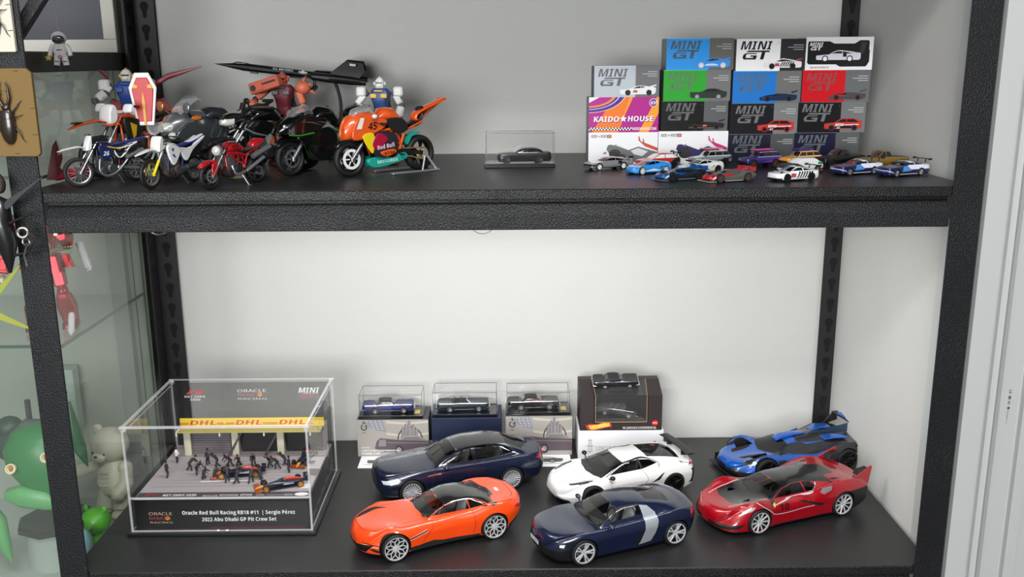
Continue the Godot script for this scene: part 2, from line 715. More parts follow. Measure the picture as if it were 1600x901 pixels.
		single("rack_beam", g, steel, "black textured steel front beam under the shelf board %s" % which[e[1]], "beam", Vector3.ZERO, 0.0, "rack beams")
		for sx in [-1, 1]:
			g = G.new()
			g.box(Vector3(sx * 0.6355, y - 0.035, -0.245), Vector3(0.004, 0.04, 0.40), 0.001)
			single("rack_beam", g, back_steel, "black side beam at the %s end under the shelf board %s" % [side_name[sx], which[e[1]]], "beam", Vector3.ZERO, 0.0, "rack beams")
		g = G.new()
		g.box(Vector3(0, y - 0.035, -0.4815), Vector3(1.19, 0.04, 0.004), 0.001)
		single("rack_beam", g, back_steel, "black rear beam along the wall under the shelf board %s" % which[e[1]], "beam", Vector3.ZERO, 0.0, "rack beams")

func keyhole(rb: float, rs: float, drop: float) -> G:
	var p := []
	for k in 13:
		var a := -0.35 + (PI + 0.7) * k / 12.0
		p.append(Vector2(rb * cos(a), rb * sin(a)))
	p.append(Vector2(-rs, -drop * 0.6))
	for k in 6:
		var a := PI + PI * k / 5.0
		p.append(Vector2(rs * cos(a), -drop + rs * sin(a)))
	p.append(Vector2(rs, -drop * 0.6))
	var g := G.new()
	g.ext(p, -0.0002, 0.0006, 0.0003)
	return g
# ---------------------------------------------------------------- die-cast cars
# A car is drawn in real metres: x from the nose back, y up, z out to the left side. Half of the skin is lofted from
# named curves, panes and trim are cut out of it exactly, and each piece is mirrored.
class Shell:
	var P := PackedVector3Array()
	var Q := PackedVector3Array()
	var long := 0.0

	static func cv(a: Array, x: float) -> float:
		var n := a.size()
		if x <= a[0][0]:
			return a[0][1]
		if x >= a[n - 1][0]:
			return a[n - 1][1]
		var i := 0
		while a[i + 1][0] < x:
			i += 1
		var h: float = a[i + 1][0] - a[i][0]
		var s: float = (a[i + 1][1] - a[i][1]) / h
		var m0 := s
		var m1 := s
		if i > 0:
			var sp: float = (a[i][1] - a[i - 1][1]) / (a[i][0] - a[i - 1][0])
			m0 = 0.0 if sp * s <= 0 else 2.0 * sp * s / (sp + s)
		if i < n - 2:
			var sn: float = (a[i + 2][1] - a[i + 1][1]) / (a[i + 2][0] - a[i + 1][0])
			m1 = 0.0 if sn * s <= 0 else 2.0 * sn * s / (sn + s)
		var t: float = (x - a[i][0]) / h
		var t2 := t * t
		var t3 := t2 * t
		return (2 * t3 - 3 * t2 + 1) * a[i][1] + (t3 - 2 * t2 + t) * h * m0 + (-2 * t3 + 3 * t2) * a[i + 1][1] + (t3 - t2) * h * m1

	func loft(s: Dictionary, n: int, fine: int) -> void:
		var L: float = s.L
		long = L
		var rows := []
		var W := 0.0
		for e in s.wmx:
			W = maxf(W, e[1])
		var bow: Array = s.get("bow", [0.15, 0.08])
		var kw: float = s.get("bend", 0.12)
		var rm: float = s.get("roof_mid", L * 0.55)
		for i in n + 1:
			var u := float(i) / n
			var x := L * (u - 0.82 * sin(TAU * u) / TAU)
			var top := Shell.cv(s.top, x)
			var sh := Shell.cv(s.sh, x)
			var wsh := Shell.cv(s.wsh, x)
			var wmx := maxf(Shell.cv(s.wmx, x), wsh)
			var ymx := minf(Shell.cv(s.ymx, x), sh - 0.01)
			var ysl := minf(Shell.cv(s.ysl, x), ymx - 0.01)
			var wsl: float = wmx - Shell.cv(s.tuck, x)
			var wr := Shell.cv(s.wr, x)
			var wb: float = wsh * s.get("wb", 0.93)
			wr = minf(wr, wb - 0.01)
			var row := PackedVector3Array()
			row.append(Vector3(x, ysl, 0))
			row.append(Vector3(x, ysl, wsl * 0.6))
			row.append(Vector3(x, ysl, wsl * 0.97))
			var m1 := 5 * fine
			for k in m1:
				var a := (PI / 2) * (k + 1) / m1
				var f := float(k + 1) / m1
				row.append(Vector3(x, lerpf(ysl + (ymx - ysl) * (1 - cos(a)), lerpf(ysl, ymx, f), 0.5), lerpf(wsl + (wmx - wsl) * sin(a), lerpf(wsl, wmx, f), 0.3)))
			var sq: float = s.get("square", 0.35)
			var m2 := 5 * fine
			for k in m2:
				var a := (PI / 2) * (k + 1) / m2
				var f := float(k + 1) / m2
				row.append(Vector3(x, lerpf(ymx + (sh - ymx) * sin(a), lerpf(ymx, sh, f), sq), lerpf(wmx - (wmx - wsh) * (1 - cos(a)), lerpf(wmx, wsh, f), sq)))
			var hood := func(z: float) -> float: return sh + (top - sh) * (1.0 - pow(absf(z) / wsh, s.get("crown", 2.0)))
			var gh := func(z: float) -> float:
				var xx := rm + (x - rm) * (1.0 + kw * z * z / (wb * wb))
				return maxf(0.0, Shell.cv(s.roof, xx) - top)
			var m3 := 2 * fine
			for k in m3:
				var z := lerpf(wsh, wb, float(k + 1) / m3)
				row.append(Vector3(x, hood.call(z), z))
			var ye: float = hood.call(wr) + gh.call(wr) * s.get("edge", 0.86)
			var yb: float = hood.call(wb)
			var m4 := 4 * fine
			for k in m4:
				var f := float(k + 1) / m4
				var yy := lerpf(yb, ye, f)
				row.append(Vector3(x, maxf(yy, hood.call(lerpf(wb, wr, f))), lerpf(wb, wr, f) + sin(PI * f) * 0.03 * minf(1.0, gh.call(wr) * 3)))
			var m5 := 4 * fine
			for k in m5:
				var f := float(k + 1) / m5
				var z := wr * (1 - f)
				row.append(Vector3(x, hood.call(z) + gh.call(z) * lerpf(s.get("edge", 0.86), 1.0, 1.0 - pow(1.0 - f, 2.2)), z))
			var nose: float = s.get("nose", 0.2)
			var fy := 1.0
			var fz := 1.0
			if x < nose:
				var e := sqrt(maxf(0.0, 1.0 - pow(1.0 - x / nose, 2.0)))
				fy = lerpf(0.3, 1.0, e)
				fz = lerpf(0.72, 1.0, e)
			elif L - x < 0.14:
				var e := sqrt(maxf(0.0, 1.0 - pow(1.0 - (L - x) / 0.14, 2.0)))
				fy = lerpf(0.72, 1.0, e)
				fz = lerpf(0.9, 1.0, e)
			var ymid := (ysl + top) * 0.5
			for k in row.size():
				var p := row[k]
				p.y = ymid + (p.y - ymid) * fy
				p.z *= fz
				var q := pow(absf(p.z) / W, 2.2)
				p.x += bow[0] * q * (1.0 - smoothstep(0.0, 0.3 * L, x)) - bow[1] * q * smoothstep(0.72 * L, L, x)
				row[k] = p
			rows.append(row)
		var nv: int = rows[0].size()
		var nn := []
		for i in n + 1:
			var r := PackedVector3Array()
			r.resize(nv)
			nn.append(r)
		for i in n:
			for j in nv - 1:
				var a: Vector3 = rows[i][j]
				var c: Vector3 = rows[i + 1][j + 1]
				var m := (rows[i + 1][j] - rows[i][j + 1]) as Vector3
				var nrm := (c - a).cross(m)
				nn[i][j] += nrm
				nn[i + 1][j] += nrm
				nn[i][j + 1] += nrm
				nn[i + 1][j + 1] += nrm
		for i in n + 1:
			for j in nv:
				var m: Vector3 = nn[i][j]
				if j == nv - 1 or j == 0:
					m.z = 0.0
				nn[i][j] = m.normalized() if m.length_squared() > 1e-14 else Vector3.UP
		# the sign that points outward
		if (nn[n / 2][nv - 1] as Vector3).y < 0:
			for i in n + 1:
				for j in nv:
					nn[i][j] = -nn[i][j]
		for j in nv:
			nn[0][j] = (nn[0][j] + Vector3(-1.2, 0, 0)).normalized()
			nn[n][j] = (nn[n][j] + Vector3(0.7, 0, 0)).normalized()
		for i in n:
			for j in nv - 1:
				add(rows[i][j], rows[i + 1][j], rows[i + 1][j + 1], nn[i][j], nn[i + 1][j], nn[i + 1][j + 1])
				add(rows[i][j], rows[i + 1][j + 1], rows[i][j + 1], nn[i][j], nn[i + 1][j + 1], nn[i][j + 1])
		for e in 2:
			var r: PackedVector3Array = rows[0] if e == 0 else rows[n]
			var h := Vector3(-1 if e == 0 else 1, 0, 0)
			var mid := (r[0] + r[nv - 1]) / 2
			for j in nv - 1:
				add(mid, r[j], r[j + 1], h, h, h)

	func add(a: Vector3, b: Vector3, c: Vector3, na: Vector3, nb: Vector3, nc: Vector3) -> void:
		P.append(a)
		P.append(b)
		P.append(c)
		Q.append(na)
		Q.append(nb)
		Q.append(nc)

	static func flat2(view: String, p: Vector3) -> Vector2:
		match view:
			"top": return Vector2(p.x, p.z)
			"front", "rear": return Vector2(p.z, p.y)
		return Vector2(p.x, p.y)

	# takes out what the outline covers, seen from that side, and gives it back as a skin of its own
	func cut(view: String, outline, zin := -1.0) -> Shell:
		var poly := PackedVector2Array(outline)
		var lo := Vector2(1e9, 1e9)
		var hi := -lo
		for p in poly:
			lo = lo.min(p)
			hi = hi.max(p)
		var inside := Shell.new()
		var P2 := PackedVector3Array()
		var Q2 := PackedVector3Array()
		var ax := 2 if view == "side" else 1 if view == "top" else 0
		var sg := -1.0 if view == "front" else 1.0
		for i in range(0, P.size(), 3):
			var a := Shell.flat2(view, P[i])
			var b := Shell.flat2(view, P[i + 1])
			var c := Shell.flat2(view, P[i + 2])
			var hit := minf(a.x, minf(b.x, c.x)) < hi.x and maxf(a.x, maxf(b.x, c.x)) > lo.x and minf(a.y, minf(b.y, c.y)) < hi.y and maxf(a.y, maxf(b.y, c.y)) > lo.y
			if hit:
				if zin >= 0:
					hit = P[i].z > zin
				else:
					hit = (Q[i][ax] + Q[i + 1][ax] + Q[i + 2][ax]) * sg > 0.12 and (ax > 0 or (P[i].x < long * .22 if sg < 0 else P[i].x > long * .8))
			var area := (b - a).cross(c - a) if hit else 0.0
			if not hit or absf(area) < 1e-9:
				for k in 3:
					P2.append(P[i + k])
					Q2.append(Q[i + k])
				continue
			var t := PackedVector2Array([a, b, c])
			var ins := Geometry2D.intersect_polygons(t, poly)
			if ins.is_empty():
				for k in 3:
					P2.append(P[i + k])
					Q2.append(Q[i + k])
				continue
			put_pieces(ins, i, a, b, c, area, inside.P, inside.Q, inside)
			var outs := Geometry2D.clip_polygons(t, poly)
			var o := Shell.new()
			put_pieces(outs, i, a, b, c, area, o.P, o.Q, o)
			P2.append_array(o.P)
			Q2.append_array(o.Q)
		P = P2
		Q = Q2
		return inside

	func put_pieces(pieces: Array, i: int, a: Vector2, b: Vector2, c: Vector2, area: float, _p, _q, to: Shell) -> void:
		for pc in pieces:
			if pc.size() < 3:
				continue
			var ix := Geometry2D.triangulate_polygon(pc)
			for k in range(0, ix.size(), 3):
				var ps := []
				var qs := []
				for m in 3:
					var p: Vector2 = pc[ix[k + m]]
					var wb := (p - a).cross(c - a) / area
					var wc := (b - a).cross(p - a) / area
					var wa := 1.0 - wb - wc
					ps.append(P[i] * wa + P[i + 1] * wb + P[i + 2] * wc)
					qs.append((Q[i] * wa + Q[i + 1] * wb + Q[i + 2] * wc).normalized())
				to.add(ps[0], ps[1], ps[2], qs[0], qs[1], qs[2])

	# height of the skin's side above the flat outline point (x, y): z, or -1
	func reach(x: float, y: float) -> Array:
		var best := -1.0
		var bn := Vector3.BACK
		for i in range(0, P.size(), 3):
			var pa := P[i]
			if absf(pa.x - x) > 0.3 or absf(pa.y - y) > 0.3:
				continue
			var a := Vector2(pa.x, pa.y)
			var b := Vector2(P[i + 1].x, P[i + 1].y)
			var c := Vector2(P[i + 2].x, P[i + 2].y)
			var ar := (b - a).cross(c - a)
			if absf(ar) < 1e-10:
				continue
			var p := Vector2(x, y)
			var wb := (p - a).cross(c - a) / ar
			var wc := (b - a).cross(p - a) / ar
			if wb < -0.001 or wc < -0.001 or wb + wc > 1.001:
				continue
			var z := P[i].z * (1 - wb - wc) + P[i + 1].z * wb + P[i + 2].z * wc
			if z > best:
				best = z
				bn = Q[i]
		return [best, bn]

	func to_g(k: float, x0: float, side: int, lift := 0.0) -> G:
		var g := G.new()
		for i in P.size():
			var p := P[i] + Q[i] * lift
			if side >= 0:
				g.V.append(Vector3(p.x - x0, p.y, p.z) * k)
				g.N.append(Q[i])
				g.C.append(Color.WHITE)
		if side <= 0:
			for i in P.size():
				var p := P[i] + Q[i] * lift
				g.V.append(Vector3(p.x - x0, p.y, -p.z) * k)
				g.N.append(Q[i] * Vector3(1, 1, -1))
				g.C.append(Color.WHITE)
		g.I = PackedInt32Array(range(g.V.size()))
		return g

func strip(pts: Array, w: float) -> PackedVector2Array:
	return Geometry2D.offset_polyline(PackedVector2Array(G.curve(pts, 5)) if pts.size() > 2 else PackedVector2Array(pts), w / 2, Geometry2D.JOIN_ROUND, Geometry2D.END_BUTT)[0]

func disc2(x: float, y: float, r: float, n := 28) -> PackedVector2Array:
	var p := PackedVector2Array()
	for k in n:
		p.append(Vector2(x + r * cos(TAU * k / n), y + r * sin(TAU * k / n)))
	return p

func car_wheel(o: Node3D, s: Dictionary, x: float, side: int, k: float, rt: float, small: bool) -> void:
	var w: float = s.get("tw", 0.26)
	var rr: float = rt * s.get("rim", 0.76)
	var hub := Vector3((x - s.xf) * k, rt * k, side * (s.get("track", 0.82)) * k)
	var key := "%s|%.3f" % [s.name, rt]
	if not wheel_made.has(key):
		var q := 20 if small else 40
		var t := G.new()
		t.lathe([Vector2(rr, -w / 2 + .01) * k, Vector2(rt - .03, -w / 2) * k, Vector2(rt, -w / 2 + .04) * k, Vector2(rt, w / 2 - .04) * k, Vector2(rt - .015, w / 2 - .008) * k, Vector2(rr + .01, w / 2 + .004) * k, Vector2(rr, w / 2 - .01) * k], Vector3.ZERO, Vector3.BACK, q)
		var r := G.new()
		var zc: float = w / 2 - s.get("dish", 0.05)
		r.lathe([Vector2(rr, w / 2 - .005) * k, Vector2(rr - .024, w / 2 - .008) * k, Vector2(rr - .03, w / 2 - .03) * k], Vector3.ZERO, Vector3.BACK, q)
		t.lathe([Vector2(rr - .03, w / 2 - .03) * k, Vector2(rr - .05, -w / 2 + .03) * k, Vector2(0, -w / 2 + .03) * k], Vector3.ZERO, Vector3.BACK, q)
		var ns: int = s.get("spokes", 10)
		var st: String = s.get("style", "single")
		var sw: float = s.get("spoke_w", 0.035) * k
		for i in ns:
			var a := TAU * i / ns
			var dir := func(b: float, rad: float, z: float) -> Vector3: return Vector3(cos(b) * rad, sin(b) * rad, z) * k
			var axis := Vector3.BACK
			var r0 := 0.05
			var r1 := rr - 0.02
			match st:
				"single":
					r.bar(dir.call(a, r0, zc), dir.call(a, r1, w / 2 - .022), sw, .03 * k, axis, .004 * k)
				"twin":
					r.bar(dir.call(a - .10, r0, zc), dir.call(a - .17, r1, w / 2 - .022), sw, .03 * k, axis, .004 * k)
					r.bar(dir.call(a + .10, r0, zc), dir.call(a + .17, r1, w / 2 - .022), sw, .03 * k, axis, .004 * k)
				"y":
					r.bar(dir.call(a, r0, zc), dir.call(a, r1 * .55, zc + .01), sw, .03 * k, axis, .004 * k)
					r.bar(dir.call(a, r1 * .5, zc + .01), dir.call(a - .3, r1, w / 2 - .022), sw * .8, .03 * k, axis, .004 * k)
					r.bar(dir.call(a, r1 * .5, zc + .01), dir.call(a + .3, r1, w / 2 - .022), sw * .8, .03 * k, axis, .004 * k)
				"mesh":
					var da := TAU / ns
					r.bar(dir.call(a, r0, zc), dir.call(a + da * .5, r1 * .6, zc + .012), sw, .025 * k, axis)
					r.bar(dir.call(a + da * .5, r1 * .6, zc + .012), dir.call(a, r1, w / 2 - .02), sw * .8, .025 * k, axis)
					r.bar(dir.call(a + da * .5, r1 * .6, zc + .012), dir.call(a + da, r1, w / 2 - .02), sw * .8, .025 * k, axis)
					r.bar(dir.call(a, r0, zc), dir.call(a - da * .5, r1 * .6, zc + .012), sw * .7, .025 * k, axis)
		r.lathe([Vector2(.075, zc - .03) * k, Vector2(.07, zc + .012) * k, Vector2(.045, zc + .018) * k, Vector2(0, zc + .018) * k], Vector3.ZERO, Vector3.BACK, 16)
		var d := G.new()
		d.lathe([Vector2(rr - .09, -.0) * k, Vector2(rr - .09, .015) * k, Vector2(.09, .015) * k], Vector3.ZERO, Vector3.BACK, 24)
		wheel_made[key] = [t.mesh(), r.mesh(), d.mesh()]
	var m: Array = wheel_made[key]
	var wh := put_mesh("wheel", m[0], mat("161616", 0.6), o, hub)
	if side < 0:
		wh.rotation.y = PI
	put_mesh("rim", m[1], s.get("rim_mat", mat("b9bcc0", 0.3, 0.9)), wh)
	if not small:
		put_mesh("brake_disc", m[2], s.get("disc_mat", mat("4a4b4d", 0.4, 0.8)), wh)

var wheel_made := {}

# s: the curves; "bits": [part, view, outline, material, both sides as two parts?] cut from the skin in that order
func car(o: Node3D, s: Dictionary, k: float, small := false) -> Shell:
	var sk := Shell.new()
	sk.loft(s, 40 if small else 66, 1 if small else 2)
	var x0: float = s.xf
	var ra: float = s.rt * s.get("arch", 1.1)
	for xw in [s.xf, s.xr]:
		var r2: float = ra * (s.get("rear_scale", 1.0) if xw == s.xr else 1.0)
		sk.cut("side", disc2(xw, s.rt * (s.get("rear_scale", 1.0) if xw == s.xr else 1.0), r2), 0.4)
	var whole := Shell.new()
	whole.P = sk.P
	whole.Q = sk.Q
	for b in s.bits:
		var got := sk.cut(b[1], b[2])
		if got.P.is_empty():
			continue
		var two: bool = b.size() > 4
		if two and b[4] is String:
			put(b[0], got.to_g(k, x0, -1 if b[4] == "far" else 1), b[3], o)
			put("body_side", got.to_g(k, x0, 1 if b[4] == "far" else -1), s.paint, o)
		elif two:
			for sd in [1, -1]:
				put(b[0], got.to_g(k, x0, sd), b[3], o)
		else:
			put(b[0], got.to_g(k, x0, 0), b[3], o)
	put("body", sk.to_g(k, x0, 0), s.paint, o)
	# underside and wheel wells
	var g := G.new()
	var yl: float = s.ysl[s.ysl.size() / 2][1]
	var wl: float = s.track - s.get("tw", 0.26) / 2 - 0.02
	for e in [[0.42, s.xf - ra], [s.xf - ra, s.xf + ra], [s.xf + ra, s.xr - ra], [s.xr - ra, s.xr + ra], [s.xr + ra, s.L - 0.5]]:
		var well: bool = absf((e[0] + e[1]) / 2 - s.xf) < 0.1 or absf((e[0] + e[1]) / 2 - s.xr) < 0.1
		var hw: float = wl if well or e[0] == 0.42 else s.track - 0.04
		if e[1] - e[0] < 0.02:
			continue
		g.box(Vector3(((e[0] + e[1]) / 2 - x0), yl + 0.14, 0) * k, Vector3(e[1] - e[0], 0.2 if not well else 0.24, hw * 2) * k)
	for xw in [s.xf, s.xr]:
		for sd in [-1, 1]:
			g.lathe([Vector2(ra * 1.02, 0) * k, Vector2(ra * 1.02, (s.track + 0.03 - wl)) * k], Vector3((xw - x0) * k, s.rt * k, sd * wl * k), Vector3(0, 0, sd), 20, false, PI - .3, TAU + .3)
			g.lathe([Vector2(ra * 1.02, 0) * k, Vector2(0, 0)], Vector3((xw - x0) * k, s.rt * k, sd * wl * k), Vector3(0, 0, sd), 20, false, PI - .3, TAU + .3)
	put("underbody", g, mat("0e0e0f", 0.7), o)
	for sd in [1, -1]:
		car_wheel(o, s, s.xf, sd, k, s.rt, small)
		car_wheel(o, s, s.xr, sd, k, s.rt * s.get("rear_scale", 1.0), small)
	return whole

func cabin(o: Node3D, s: Dictionary, k: float, rows: Array, hex: String, trim: String) -> void:
	var g := G.new()
	var x0: float = s.xf
	for r in rows:
		for sd in [-1, 1]:
			var z: float = sd * r[1]
			g = G.new()
			var y: float = r[2]
			var q := func(px: float, py: float) -> Vector2: return Vector2(r[0] - x0 + px, y + py) * k
			g.puff([q.call(-.5, .0), q.call(-.45, .12), q.call(.0, .1), q.call(.12, .55), q.call(.16, .72), q.call(.26, .72), q.call(.24, .5), q.call(.12, 0)], .23 * k, .04 * k, z * k)
			put("seat", g, mat(hex, 0.6), o)
	g = G.new()
	var d: Array = s.dash
	g.box(Vector3(d[0] - x0, d[1], 0) * k, Vector3(.45, .16, d[2] * 2) * k, .05 * k)
	put("dashboard", g, mat(trim, 0.6), o)
	g = G.new()
	g.torus(Vector3(d[0] + .38 - x0, d[1] + .06, d[2] * .5) * k, Vector3(-1, .45, 0), .17 * k, .018 * k, 20, 6)
	put("steering_wheel", g, mat("111111", 0.5), o)
	g = G.new()
	g.box(Vector3((s.tub[0] + s.tub[1]) / 2 - x0, s.tub[2], 0) * k, Vector3(s.tub[1] - s.tub[0], 0.02, s.tub[3] * 2) * k)
	put("cabin_floor", g, mat("121214", 0.8), o)

func mirror(o: Node3D, s: Dictionary, k: float, at: Vector3, size: Vector3, m: Material) -> void:
	for sd in [1, -1]:
		var g := G.new()
		var p := Vector3((at.x - s.xf), at.y, at.z * sd) * k
		g.ell(p, size * k, 12, 8)
		g.tube([p + Vector3(0, -size.y * .6, -sd * size.z * .5) * k, p + Vector3(-.03, -.09, -sd * (size.z + .08)) * k], .02 * k, 6)
		put("side_mirror", g, m, o)
# ---------------------------------------------------------------- the six 1:18 cars
func v2(a: Array) -> Array:
	var o := []
	for i in range(0, a.size(), 2):
		o.append(Vector2(a[i], a[i + 1]))
	return o

func sm(a: Array, sub := 4) -> PackedVector2Array:
	return G.smooth(v2(a), sub)

func half(a: Array) -> Array:
	return v2(a)

func big_cars() -> void:
	var glass := mat("0a0b0c", 0.04, 0.0, {"alpha": 0.22})
	var smoke := mat("0a0a0b", 0.04, 0.0, {"alpha": 0.62})
	var black := mat("101012", 0.18, 0.0, {"coat": 0.6})
	var matte := mat("141415", 0.5)
	var carbon := mat("232427", 0.35, 0.0, {"coat": 0.5})
	var chrome := mat("d9dbde", 0.15, 1.0)
	var lens := mat("d8dcdf", 0.08, 0.3, {"coat": 1.0})
	var red_lens := mat("b01222", 0.1, 0.0, {"coat": 1.0})
	var seam := mat("0a0a0c", 0.8)

	# ---- dark blue sedan
	var s := {"name": "sedan", "L": 5.11, "xf": 0.98, "xr": 3.965, "rt": 0.365, "track": 0.81, "tw": 0.25, "paint": mat("111930", 0.25, 0.1, {"coat": 1.0}), "bow": [0.22, 0.12], "bend": 0.14, "roof_mid": 3.1,
		"top": [[0, .60], [.03, .74], [.2, .87], [1, .98], [1.55, 1.04], [3.8, 1.07], [4.6, 1.10], [4.98, 1.10], [5.08, .98], [5.11, .75]],
		"roof": [[1.45, 1.0], [1.6, 1.06], [2.35, 1.40], [2.85, 1.48], [3.3, 1.48], [3.85, 1.41], [4.3, 1.24], [4.7, 1.09], [4.8, 1.0]],
		"sh": [[0, .6], [.1, .72], [.6, .84], [1, .90], [1.6, .95], [3, .98], [4.2, 1.02], [4.9, 1.02], [5.11, .75]],
		"wsh": [[0, .45], [.05, .62], [.25, .74], [.6, .81], [1.2, .85], [3.5, .86], [4.4, .82], [4.9, .72], [5.11, .5]],
		"wmx": [[0, .55], [.05, .72], [.3, .88], [.7, .94], [1.2, .945], [3.8, .955], [4.5, .92], [4.9, .85], [5.11, .65]],
		"ymx": [[0, .55], [5.1, .66]], "ysl": [[0, .42], [.04, .26], [.3, .2], [1, .18], [4, .18], [4.8, .25], [5.05, .38], [5.11, .55]],
		"tuck": [[0, .12], [5.11, .12]], "wr": [[1.5, .80], [2.35, .63], [3, .61], [3.8, .60], [4.6, .64]], "dash": [1.95, .95, .7], "tub": [1.6, 4.3, .5, .8],
		"spokes": 20, "style": "single", "spoke_w": .028, "rim": .74, "rim_mat": mat("c9ccd0", 0.25, 0.35), "disc_mat": mat("1a1a1b", .5)}
	s.bits = [
		["windshield", "top", v2([1.6, 0, 1.63, .35, 1.74, .70, 2.38, .575, 2.33, .3, 2.31, 0, 2.31, -.1, 1.6, -.1]), glass],
		["rear_window", "top", v2([3.9, -.1, 3.9, .46, 4.36, .57, 4.55, .3, 4.57, 0, 4.57, -.1]), smoke],
		["roof_panel", "top", v2([2.36, -.1, 2.36, .3, 2.41, .56, 2.9, .57, 3.4, .57, 3.86, .52, 3.87, -.1]), mat("1d1e1f", 0.2, 0.0, {"coat": 0.6})],
		["window_trim", "side", strip(v2([1.78, 1.02, 2.1, 1.21, 2.5, 1.365, 2.95, 1.425, 3.45, 1.415, 3.85, 1.33, 4.12, 1.17]), .026), chrome, true],
		["window_trim", "side", strip(v2([1.78, 1.01, 2.5, 1.035, 3.3, 1.05, 4.15, 1.12]), .026), chrome, true],
		["side_window", "side", v2([1.9, 1.03, 2.15, 1.20, 2.52, 1.345, 2.8, 1.395, 2.83, 1.05]), glass, true],
		["side_window", "side", v2([2.93, 1.055, 2.9, 1.405, 3.43, 1.395, 3.66, 1.35, 3.7, 1.085]), glass, true],
		["quarter_window", "side", v2([3.75, 1.09, 3.71, 1.33, 3.86, 1.29, 4.07, 1.14]), glass, true],
		["door_pillar", "side", v2([2.84, 1.05, 2.81, 1.405, 2.89, 1.405, 2.92, 1.05]), black, true],
		["headlight", "side", v2([.16, .70, .60, .80, .68, .74, .42, .64, .20, .62]), lens, true],
		["grille", "front", v2([-.1, .42, .40, .42, .44, .60, .40, .76, -.1, .78]), mat("56595c", .3, .8)],
		["front_intake", "front", v2([-.1, .24, .62, .24, .70, .34, -.1, .34]), matte],
		["lip_trim", "side", strip(v2([.05, .28, .35, .255, .7, .25]), .02), chrome, true],
		["door_trim", "side", strip(v2([1.45, .80, 1.85, .83]), .045), chrome, true],
		["sill_trim", "side", strip(v2([1.5, .27, 3.4, .27]), .02), chrome, true],
		["tail_light", "side", v2([4.72, .90, 5.0, .98, 5.11, .98, 5.11, .86, 4.9, .84]), red_lens, true],
		["tail_light", "rear", v2([-.1, .86, .6, .86, .62, .95, -.1, .95]), red_lens],
		["door_seam", "side", strip(v2([1.62, .3, 1.58, .6, 1.7, .98]), .012), seam, true],
		["door_seam", "side", strip(v2([2.86, .27, 2.88, 1.04]), .012), seam, true],
		["door_seam", "side", strip(v2([3.72, .55, 3.85, .8, 4.1, 1.1]), .012), seam, true],
		["fuel_flap", "side", v2([4.25, .90, 4.43, .92, 4.43, 1.0, 4.26, .985]), mat("1d2944", .25, .3, {"coat": 1.0})],
		["hood_seam", "top", strip(v2([.22, .62, .6, .70, 1.45, .76]), .012), seam],
	]
	shapes[s.name] = s
	var t := thing("model_car", "dark navy blue four-door sedan with chrome window trim in front of the patterned cartons", "toy car", Vector3(-0.1656, 0, -0.2628), deg_to_rad(16.76), "large die-cast cars on the lower shelf")
	car(t, s, K)
	cabin(t, s, K, [[2.55, .36, .62], [3.55, .36, .64]], "3a3632", "1a1a1b")
	mirror(t, s, K, Vector3(1.98, 1.0, .98), Vector3(.07, .075, .10), s.paint)
	var g := G.new()
	g.tube([Vector3(1.72 - s.xf, 1.12, .2) * K, Vector3(2.1 - s.xf, 1.30, .12) * K], .014 * K, 6)
	g.tube([Vector3(1.72 - s.xf, 1.12, -.45) * K, Vector3(2.05 - s.xf, 1.28, -.5) * K], .014 * K, 6)
	put("wiper", g, matte, t)

	# ---- orange long-hood coupe
	s = {"name": "orange", "L": 4.65, "xf": 0.87, "xr": 3.605, "rt": 0.365, "track": 0.86, "tw": 0.26, "paint": mat("f0470a", 0.3, 0.0, {"coat": 1.0}), "bow": [0.42, 0.36], "bend": 0.22, "roof_mid": 2.75,
		"top": [[0, .38], [.05, .46], [.4, .62], [1, .77], [1.7, .86], [2.5, .86], [3.4, .90], [4, .93], [4.45, .96], [4.6, .90], [4.65, .7]],
		"roof": [[1.5, .78], [1.72, .88], [2.25, 1.10], [2.65, 1.20], [3.0, 1.19], [3.4, 1.09], [3.8, .95], [4, .85]],
		"sh": [[0, .36], [.3, .60], [.85, .86], [1.4, .82], [2.2, .80], [3, .87], [3.6, .99], [4.2, .97], [4.6, .86], [4.65, .66]],
		"wsh": [[0, .4], [.1, .6], [.4, .72], [.9, .80], [1.6, .76], [2.4, .74], [3.2, .80], [3.7, .82], [4.3, .74], [4.6, .58], [4.65, .45]],
		"wmx": [[0, .46], [.1, .70], [.3, .86], [.55, .95], [.9, .99], [1.7, .91], [2.5, .88], [3.2, .98], [3.7, 1.01], [4.3, .95], [4.6, .78], [4.65, .6]],
		"ymx": [[0, .36], [.9, .62], [2.2, .58], [3.6, .66], [4.65, .62]], "ysl": [[0, .30], [.05, .18], [.6, .15], [4, .15], [4.4, .28], [4.65, .5]],
		"tuck": [[0, .1], [1.6, .03], [2.6, .02], [3.2, .08], [4.65, .1]], "wr": [[1.7, .69], [2.3, .55], [3.0, .52], [3.5, .5], [3.9, .36]], "dash": [1.95, .80, .55], "tub": [1.7, 3.5, .3, .66],
		"spokes": 9, "style": "mesh", "spoke_w": .0145, "rim": .86, "rim_mat": mat("d6d8da", 0.3, 0.35), "disc_mat": mat("202021", .5)}
